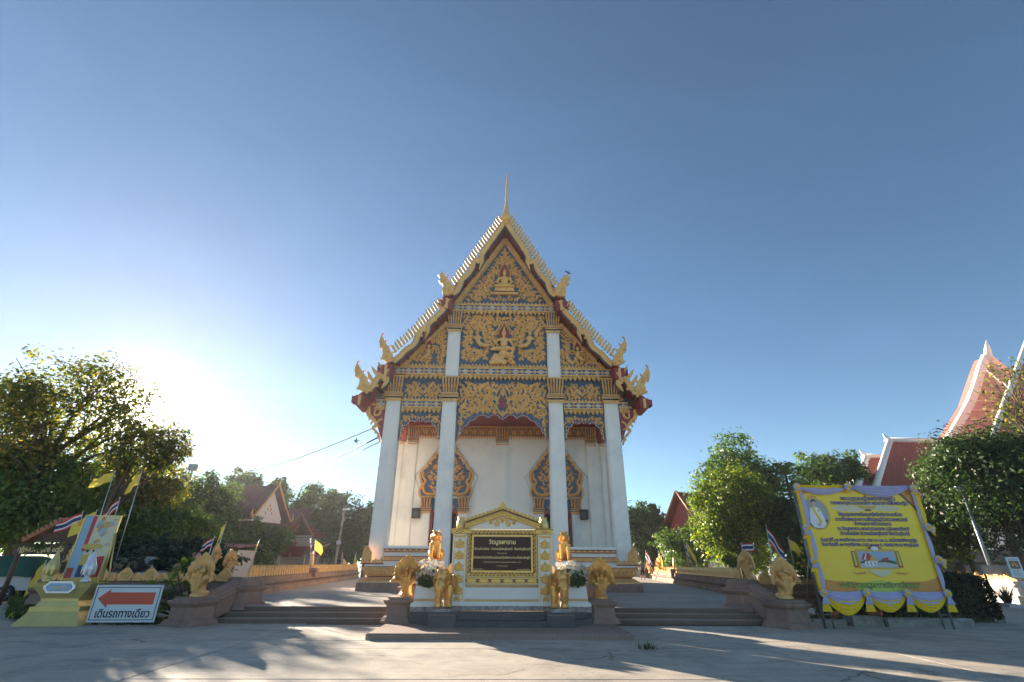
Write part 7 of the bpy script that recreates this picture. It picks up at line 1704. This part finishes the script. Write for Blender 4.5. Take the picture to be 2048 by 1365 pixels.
bpy.data.objects.remove(src); bpy.data.objects.remove(src2)
dup(nm_, (25.45, 31.2, 1.0), -0.9, 'small gold naga at the far end of the white compound wall', 'naga statues on the fence ends', scale=0.75)
kb = MB(); n_ = 10
for k in range(n_):
    a = w0+Vector((-1.35, 0, 0))+(w1-w0)*(k/n_); e = w0+Vector((-1.35, 0, 0))+(w1-w0)*((k+0.97)/n_); s = Vector((0.16, 0, 0)); m = MB()
    m.loft([[a, a+s, e+s, e], [a+Vector((0, 0, 0.15)), a+s+Vector((0, 0, 0.15)), e+s+Vector((0, 0, 0.15)), e+Vector((0, 0, 0.15))]]); o = m.build('kerb', 'board_white' if k % 2 == 0 else 'concrete_block'); o['kind'] = 'structure'
gp = []
for k in range(500): t_ = rng.random(); p_ = w0+(w1-w0)*t_; gp.append((p_.x-0.3-rng.random()*0.9, p_.y, 0.0))
tufts('verge_grass', 'strip of short grass along the white compound wall', gp, 0.14, 'grass_blades', 5)
bush = thing('dry_bush', 'dry twiggy bush against the white compound wall', 'bush', (23.3, 24.6, 0)); b = MB(); r_ = random.Random(4)
for k in range(170): a = r_.uniform(0, 2*PI); le = r_.uniform(0.05, 0.55); h_ = r_.uniform(0.5, 0.95); e = Vector((math.cos(a)*le, math.sin(a)*le, h_)); b.tube([(e.x*0.1, e.y*0.1, 0), (e.x*0.5, e.y*0.5, h_*0.6), e], [0.012, 0.008, 0.003], 3)
b.build('twigs', 'dry_twig', bush)['kind'] = 'stuff'; b = MB(); b.tube([(0, 0, -0.02), (0.02, 0, 0.25)], [0.06, 0.03], 6); b.build('stem', 'bark', bush)
# lamp post, plank sign and notice on the right
lp_ = thing('lamp_post', 'slim grey lamp post in front of the sandstone terrace wall', 'lamp post', (24.62, 26.2, 0)); b = MB(); b.tube([(0, 0, 0), (0, 0, 5.2)], [0.10, 0.06], 10); b.lathe([(0.18, 0), (0.18, 0.25), (0.11, 0.32)], 10); b.build('post', 'grey_metal', lp_); b = MB(); b.tube([(0, 0, 5.1), (-0.4, -0.3, 5.4)], 0.035, 6); b.box(-0.65, -0.3, -0.42, -0.2, 5.36, 5.46); b.build('lamp_head', 'grey_metal', lp_)
c = at(1960, 1128, 25.2); pk = thing('plank_sign', 'weathered wooden plank sign below the lamp post', 'sign', (c.x, 25.2, 0)); b = MB(); b.box(0, 1.45, -0.04, 0.04, 1.30, 1.70); b.build('plank', 'wood_grey', pk)
for x in (0.12, 1.3): b = MB(); b.tube([(x, 0.08, 0), (x, 0.08, 1.6)], 0.05, 6); b.build('post', 'wood_dark', pk)
c0, c1 = at(2012, 1115, 22), at(2040, 1157, 22); nb = thing('notice_board', 'small white notice with a picture on a thin white post', 'notice', (21.75, 22, 0)); b = MB(); b.box(-0.29, 0.27, -0.02, 0.02, 1.20, 2.0); pn = b.build('panel', 'board_white', nb)
b = MB(); b.box(-0.22, 0.20, -0.025, -0.019, 1.55, 1.86); b.build('picture', 'print_brown', pn); 
for k, (u, v, m_) in enumerate(((-0.1, 1.7, 'print_gold'), (0.05, 1.68, 'print_skin'), (0.12, 1.74, 'print_red'), (-0.02, 1.76, 'print_orange'))): b = MB(); b.prism(oval(u, v, 0.05, 0.07, 9), -0.028, -0.024); b.build('picture_spot', m_, pn)
for k in range(5): b = MB(); b.box(-0.2, 0.1+0.02*(k % 3), -0.024, -0.019, 1.28+0.05*k, 1.295+0.05*k); b.build('text_line', 'print_grey', pn)
b = MB(); b.box(-0.22, 0.2, -0.024, -0.019, 1.90, 1.93); b.build('text_line', 'print_grey', pn); b = MB(); b.tube([(0.0, 0.02, 0), (0.0, 0.02, 1.9)], 0.035, 8); b.build('post', 'board_white', nb)
# stones and broken kerb below the billboard
stones = [((9.3, 16.25), (10.3, 0.42), 0.16), ((10.45, 16.15), (11.35, 0.5), 0.26), ((11.45, 16.1), (13.0, 0.42), 0.20), ((13.0, 16.3), (14.2, 0.5), 0.20)]
for k, (a, e, h_) in enumerate(stones):
    m = MB(); L_ = e[0]-a[0]; w_ = e[1]; r_ = random.Random(k); P_ = [(-L_/2, -w_/2), (-L_/6, -w_/2-0.04*r_.random()), (L_/5, -w_/2+0.03), (L_/2, -w_/2), (L_/2+0.03, w_/2), (-L_/2, w_/2)]
    m.loft([[(x, y, -0.02) for x, y in P_], [(x, y, h_-0.05) for x, y in P_], [(x*0.96, y*0.9, h_+r_.uniform(-0.02, 0.02)) for x, y in P_]])
    o = m.build('kerb_stone', 'concrete_block', None, (a[0]+L_/2, a[1]+w_/2, 0)); tag(o, ('low rough kerb block under the left end of the billboard', 'thick cracked kerb block under the middle of the billboard', 'long flat kerb block under the right part of the billboard', 'kerb block at the right foot of the billboard, before the hedge')[k], 'kerb block', 'kerb blocks below the billboard')
pot = thing('broken_pot', 'broken terracotta pot lying on the kerb under the billboard', 'pot', (11.35, 16.75, 0.22)); m = MB(); m.lathe([(0.10, 0), (0.17, 0.08), (0.20, 0.2), (0.16, 0.3), (0.18, 0.34), (0.14, 0.33), (0.13, 0.28), (0.17, 0.2), (0.14, 0.08)], 14); o = m.build('pot_body', 'terracotta', pot); o.rotation_euler = (1.3, 0.0, 0.6); o.location = (0, 0, 0.12)
m = MB(); m.lathe([(0.08, 0), (0.14, 0.08), (0.17, 0.18), (0.15, 0.22), (0.12, 0.2)], 12); o = m.build('terracotta_pot', 'terracotta', None, (10.35, 16.9, 0.12)); tag(o, 'small round terracotta pot behind the kerb under the billboard', 'pot')

# ---------------------------------------------------------------- wooden name gate on the far left
gt = thing('name_gate', 'wooden gate with a carved name plank and small tiled gable at the far left', 'gate', (-19.2, 22.6, 0), 0.12)
for x in (-0.85, 0.95): b = MB(); b.tube([(x, 0, 0), (x, 0, 2.3)], 0.09, 8); b.build('post', 'wood_dark', gt)
b = MB(); b.box(-1.05, 0.98, -0.08, 0.0, 1.86, 2.28); pl_ = b.build('name_plank', 'wood_dark', gt); text('lettering', 'กุฏิหลวงปู่ดูลย์ อตุโล', 0.26, 'gold_letter', pl_, (-0.03, -0.083, 1.98), width=1.7, bold=0.004)
b = MB(); b.prism([(-0.95, 2.35), (1.55, 2.35), (0.42, 3.15)], 0.15, 0.25); b.build('gable_board', 'wood_dark', gt)
for s in (-1, 1):
    b = MB(); pth = [(0.42, 3.25), (0.42+s*0.65, 2.78), (0.42+s*1.25, 2.38)]; board(b, pth, 0.12, -0.15, 0.5, 0); o = b.build('gable_tiles', 'terracotta', gt)
    for k in range(9):
        t_ = (k+0.5)/9; q = MB(); q.prism([(-0.07, 0), (0.07, 0), (0.05, 0.12), (0, 0.15), (-0.05, 0.12)], -0.16, 0.1); qq = q.build('tile', 'terracotta', o); qq.location = (0.42+s*1.25*t_, 0, 3.25-0.87*t_); qq.rotation_euler = (0, s*0.6, 0)
r = np.random.default_rng(8); p = np.array([-0.1, -0.1, 2.15])+r.normal(size=(160, 3))*np.array([0.28, 0.03, 0.10]); leaves('creeper', p, r.normal(size=(160, 3))+np.array([0, -1.5, 0]), 0.12, 'leaf_mid', gt, 8)
dk = MB(); dk.box(-0.9, 0.9, 2.4, 2.5, 0, 1.9); dk.build('back_wall', 'wood_dark', gt)

# ---------------------------------------------------------------- vehicles
flat('car_silver', (0.52, 0.50, 0.48), 0.3); flat('car_white', (0.66, 0.66, 0.66), 0.3); flat('car_dark', (0.05, 0.055, 0.06), 0.3); flat('cover_green', (0.03, 0.10, 0.07), 0.85); flat('tail_red', (0.45, 0.02, 0.02), 0.25); flat('glass_dark', (0.02, 0.025, 0.03), 0.08)
def car(label, loc, rot, paint, kind='van', cover=False):
    t = thing('parked_car', label, 'car', loc, rot, 'parked cars'); L, Wd, Hh = (4.3, 1.7, 1.75)
    side = [(-2.15, 0.42), (-2.15, 0.85), (-1.95, 1.0), (-1.0, 1.08), (-0.55, 1.62), (-0.2, 1.72), (1.6, 1.74), (1.95, 1.60), (2.12, 1.0), (2.15, 0.45)]
    if kind == 'pickup': side = [(-2.3, 0.5), (-2.3, 0.95), (-1.0, 1.1), (-0.5, 1.66), (0.55, 1.70), (0.85, 1.15), (2.3, 1.10), (2.32, 0.55)]
    def sec(y, inset):
        return [(x*(1-0.02*inset), y, z_ if z_ < 1.05 else 1.05+(z_-1.05)*(1-0.03*inset)) for x, z_ in side]
    b = MB(); b.loft([sec(-Wd/2+0.10, 2), sec(-Wd/2, 0), sec(Wd/2, 0), sec(Wd/2-0.10, 2)]); b.build('body', paint, t)
    glass = [[(-0.85, 1.12), (-0.48, 1.56), (0.25, 1.60), (0.25, 1.12)], [(0.33, 1.12), (0.33, 1.60), (1.15, 1.61), (1.15, 1.12)], [(1.23, 1.12), (1.23, 1.60), (1.72, 1.55), (1.92, 1.12)]] if kind != 'pickup' else [[(-0.82, 1.14), (-0.45, 1.58), (0.02, 1.60), (0.02, 1.14)], [(0.08, 1.14), (0.08, 1.60), (0.48, 1.60), (0.72, 1.16)]]
    for g_ in glass:
        for s in (-1, 1):
            q = MB(); q.prism(g_, s*(Wd/2+0.004)-0.004, s*(Wd/2+0.004)+0.004); q.build('side_window', 'glass_dark', t)
    q = MB(); q.add([(-1.0, -0.65, 1.10), (-1.0, 0.65, 1.10), (-0.57, 0.6, 1.60), (-0.57, -0.6, 1.60)], [(0, 1, 2, 3)]); q.v = [(x-0.02, y, z_+0.01) for x, y, z_ in q.v]; q.build('windscreen', 'glass_dark', t)
    xr = side[-2][0]; q = MB(); q.add([(2.105, -0.62, 1.08), (2.105, 0.62, 1.08), (1.955, 0.58, 1.56), (1.955, -0.58, 1.56)] if kind != 'pickup' else [(0.84, -0.62, 1.2), (0.84, 0.62, 1.2), (0.60, 0.58, 1.6), (0.60, -0.58, 1.6)], [(0, 1, 2, 3)]); q.v = [(x+0.015, y, z_) for x, y, z_ in q.v]; q.build('rear_window', 'glass_dark', t)
    for x in (-1.35, 1.35):
        for s in (-1, 1):
            b = MB(); b.lathe([(0.20, -0.10), (0.31, -0.10), (0.33, -0.06), (0.33, 0.06), (0.31, 0.10), (0.20, 0.10)], 20); w_ = b.build('wheel', 'rubber', t); w_.location = (x, s*(Wd/2-0.07), 0.33); w_.rotation_euler = (PI/2, 0, 0)
            b = MB(); b.lathe([(0.02, 0.08), (0.06, 0.10), (0.06, 0.09)], 10)
            for k in range(5): a = 2*PI*k/5; b.tube([(0.03*math.cos(a), 0.03*math.sin(a), -s*0.09), (0.20*math.cos(a), 0.20*math.sin(a), -s*0.10)], 0.028, 5)
            b.lathe([(0.185, 0.095), (0.205, 0.105), (0.205, -0.105), (0.185, -0.095)], 18); b.build('rim', 'light_metal', w_)
    for s in (-1, 1):
        q = MB(); q.box(2.10, 2.18, s*0.70-0.10, s*0.70+0.10, 0.85, 1.12); q.build('tail_light', 'tail_red', t); q = MB(); q.ell((-2.12, s*0.62, 0.75), (0.06, 0.16, 0.10)); q.build('headlight', 'mirror_white', t)
    q = MB(); q.box(2.12, 2.24, -0.8, 0.8, 0.42, 0.62); q.build('rear_bumper', paint, t)
    if cover:
        b = MB(); cv = [(-1.75, 1.0), (-1.1, 1.14), (-0.6, 1.68), (-0.2, 1.78), (1.62, 1.80), (2.0, 1.66), (2.16, 1.02)]
        secs = []
        for y, dz in ((-0.90, -0.0), (-0.88, 0.0), (-0.4, 0.03), (0, 0.035), (0.4, 0.03), (0.88, 0.0), (0.9, 0)):
            edge = abs(y) > 0.89; secs.append([(x, y, (0.98+0.03*math.sin(x*9)) if edge else z_+dz+0.012*math.sin(x*8+y*5)) for x, z_ in cv])
        b.loft(secs, 0, True, False, False); b.build('cover', 'cover_green', t)
    return t
car('silver van with a green cover over its roof at the far left', (-22.9, 24.6, 0), 0.22, 'car_silver', 'van', True)
car('white pickup behind the left front fence, beside the portrait board', (-14.6, 22.2, 0.1), 0.05, 'car_white', 'pickup')
car('dark car in the shade behind the far part of the right fence', (21.5, 57, 0.3), 0.3, 'car_white', 'pickup')

# ---------------------------------------------------------------- poles, wires
up = thing('utility_pole', 'leaning concrete utility pole with a white lamp left of the temple', 'pole', (-16.9, 55, 0)); b = MB(); b.tube([(0, 0, 0), (0.12, 0, 4.0), (0.2, 0, 6.7)], [0.16, 0.12, 0.09], 8); b.build('pole', 'concrete_block', up)
b = MB(); b.box(0.05, 0.55, -0.12, 0.12, 6.75, 6.95); b.build('lamp_head', 'mirror_white', up); b = MB(); b.box(-0.1, 0.3, -0.15, 0.1, 3.4, 3.75); b.build('meter_box', 'light_metal', up)
b = MB()
for k, (zz, sag) in enumerate(((4.9, 0.5), (4.6, 0.45), (4.3, 0.55), (3.9, 0.4))):
    n = 12; pts = [Vector((0.1, 0, zz)).lerp(Vector((-22, -8+k*2, zz+0.9+0.3*k)), i/n)-Vector((0, 0, sag*math.sin(PI*i/n))) for i in range(n+1)]; b.tube(pts, 0.018, 4)
b.build('service_wires', 'black_plastic', up)
fm = at(386, 936, 50.3); fp = thing('floodlight_mast', 'floodlight on a mast above the rounded dark tree', 'floodlight', (fm.x, 50.3, 0)); b = MB(); b.tube([(0, 0, 0), (0, 0, fm.z-0.15)], [0.14, 0.08], 8); b.build('mast', 'grey_metal', fp); b = MB(); b.box(-0.36, 0.36, -0.25, 0.2, fm.z-0.3, fm.z+0.35); o = b.build('lamp_box', 'grey_metal', fp)
for k, (a, e, D0_, D1_, r_) in enumerate((((455, 952), (748, 856), 60, 34, 0.03), ((548, 950), (757, 875), 60, 33, 0.05), ((556, 954), (760, 884), 60, 33, 0.03))):
    p0, p1 = at(*a, D0_), at(*e, D1_); p1.x = min(p1.x, -7.4); n = 14; b = MB(); b.tube([p0.lerp(p1, i/n)-Vector((0, 0, 0.55*math.sin(PI*i/n)))-p0 for i in range(n+1)], r_, 5); o = b.build('overhead_wire', 'black_plastic', None, p0)
    tag(o, ('topmost thin overhead wire running to the temple eave', 'thick middle overhead cable running to the temple eave', 'lowest thin overhead wire running to the temple eave')[k], 'wire', 'overhead wires')
lt = thing('timber_frame', 'rough timber frame leaning by the foot of the utility pole', 'frame', (-18.2, 53, 0.3)); 
for a, e in (((-1.2, 0, 0), (-1.1, 0, 2.1)), ((0, 0, 0), (0.35, 0, 2.5)), ((-1.3, 0, 2.05), (1.2, 0, 3.1))): b = MB(); b.tube([a, e], 0.07, 6); b.build('pole', 'wood_grey', lt)

# ---------------------------------------------------------------- person and birds
pp0 = gr(1286, 1160, TZ); pr = thing('person', 'person in a grey shirt and black knee-length trousers walking beside the right fence', 'person', (pp0.x, pp0.y, TZ), -0.5)
b = MB(); b.ell((0, 0, 1.48), (0.085, 0.10, 0.12)); b.tube([(0, 0, 1.28), (0, -0.01, 1.42)], 0.055, 8); b.ell((0, -0.10, 1.47), (0.02, 0.025, 0.03))
b.ell((0, 0.01, 1.12), (0.185, 0.115, 0.25)); b.ell((0, 0, 1.26), (0.20, 0.10, 0.09)); b.ell((0, 0.01, 0.88), (0.165, 0.12, 0.14))
for s, f_ in ((-1, 0.16), (1, -0.14)):
    b.tube([(s*0.09, 0, 0.85), (s*0.09, -f_*0.9, 0.47), (s*0.09, -f_*0.9+0.10*(f_ < 0), 0.08)], [0.095, 0.065, 0.045], 10); b.ell((s*0.09, -f_*0.9-0.05+0.10*(f_ < 0), 0.04), (0.045, 0.12, 0.04)); b.tube([(s*0.21, 0, 1.25), (s*0.26, f_*0.5, 1.0), (s*0.24, f_*0.2-0.08, 0.80)], [0.055, 0.045, 0.035], 8); b.ell((s*0.24, f_*0.2-0.10, 0.74), (0.03, 0.03, 0.06))
    for ff in range(5): b.tube([(s*0.24+(ff-2)*0.014, f_*0.2-0.11, 0.70), (s*0.24+(ff-2)*0.016, f_*0.2-0.115, 0.635-0.008*abs(ff-2))], 0.009, 5)
body = fuse(b, 'body', 'skin', pr, 0.014, 1)
b = MB(); b.ell((0, 0.01, 1.11), (0.20, 0.13, 0.27)); b.ell((0, 0, 1.26), (0.215, 0.115, 0.095)); b.tube([(0, 0.01, 0.80), (0, 0.01, 1.0)], [0.18, 0.19], 12)
for s, f_ in ((-1, 0.16), (1, -0.14)): b.tube([(s*0.19, 0, 1.27), (s*0.255, f_*0.45, 1.03)], [0.075, 0.065], 10)
flat('shirt_grey', (0.10, 0.10, 0.11), 0.85); flat('trouser_black', (0.012, 0.012, 0.015), 0.85); fuse(b, 'shirt', 'shirt_grey', pr, 0.016, 1)
b = MB(); b.ell((0, 0.01, 0.84), (0.185, 0.14, 0.14))
for s, f_ in ((-1, 0.16), (1, -0.14)): b.tube([(s*0.09, 0, 0.85), (s*0.09, -f_*0.75, 0.52), (s*0.09, -f_*0.85, 0.38)], [0.12, 0.10, 0.10], 10)
fuse(b, 'trousers', 'trouser_black', pr, 0.016, 1); b = MB(); b.ell((0, 0.02, 1.53), (0.095, 0.105, 0.09)); b.ell((0, 0.06, 1.48), (0.09, 0.07, 0.10)); fuse(b, 'hair', 'trouser_black', pr, 0.016, 1)
flat('bird_black', (0.01, 0.01, 0.012), 0.6)
def bird(label, loc, fly, s_=1.0):
    b = MB(); b.ell((0, 0, 0), (0.11, 0.06, 0.055)); b.ell((0.11, 0, 0.05), (0.045, 0.04, 0.04)); b.tube([(0.14, 0, 0.05), (0.19, 0, 0.04)], [0.015, 0.003], 5); b.tube([(-0.08, 0, 0), (-0.22, 0, -0.03)], [0.03, 0.035], 6)
    if fly:
        for s in (-1, 1): b.add([(0.06, s*0.03, 0.02), (-0.06, s*0.03, 0.02), (-0.10, s*0.24, 0.18), (0.02, s*0.22, 0.16), (-0.06, s*0.42, 0.30)], [(0, 1, 2, 3), (3, 2, 4)])
    else:
        for s in (-1, 1): b.tube([(0, s*0.02, -0.04), (0, s*0.02, -0.11)], 0.008, 4)
    o = b.build('bird', 'bird_black', None, loc); o.scale = (s_,)*3; o.rotation_euler = (0, -0.4 if fly else 0.5, PI if fly else 0.3); return tag(o, label, 'bird')
bird('small dark bird flying left of the temple eave', at(711, 884, 38), True); bird('small dark bird perched on the right upper roof finial', at(1136, 547, 26.0)+Vector((0, 0, 0.05)), False)
# ---------------------------------------------------------------- air
hz_b = MB(); hz_b.box(-140, 140, -30, 150, -1.2, 31.5)
hm = bpy.data.materials.new('haze_air'); hm.use_nodes = True; hn = hm.node_tree; hn.nodes.clear(); ho = hn.nodes.new('ShaderNodeOutputMaterial'); pv = hn.nodes.new('ShaderNodeVolumePrincipled')
pv.inputs['Color'].default_value = (0.94, 0.95, 0.97, 1); pv.inputs['Density'].default_value = 0.0005; pv.inputs['Anisotropy'].default_value = 0.4
hn.links.new(pv.outputs[0], ho.inputs['Volume']); MATS['haze_air'] = hm
hz_o = hz_b.build('haze', 'haze_air'); hz_o['kind'] = 'stuff'
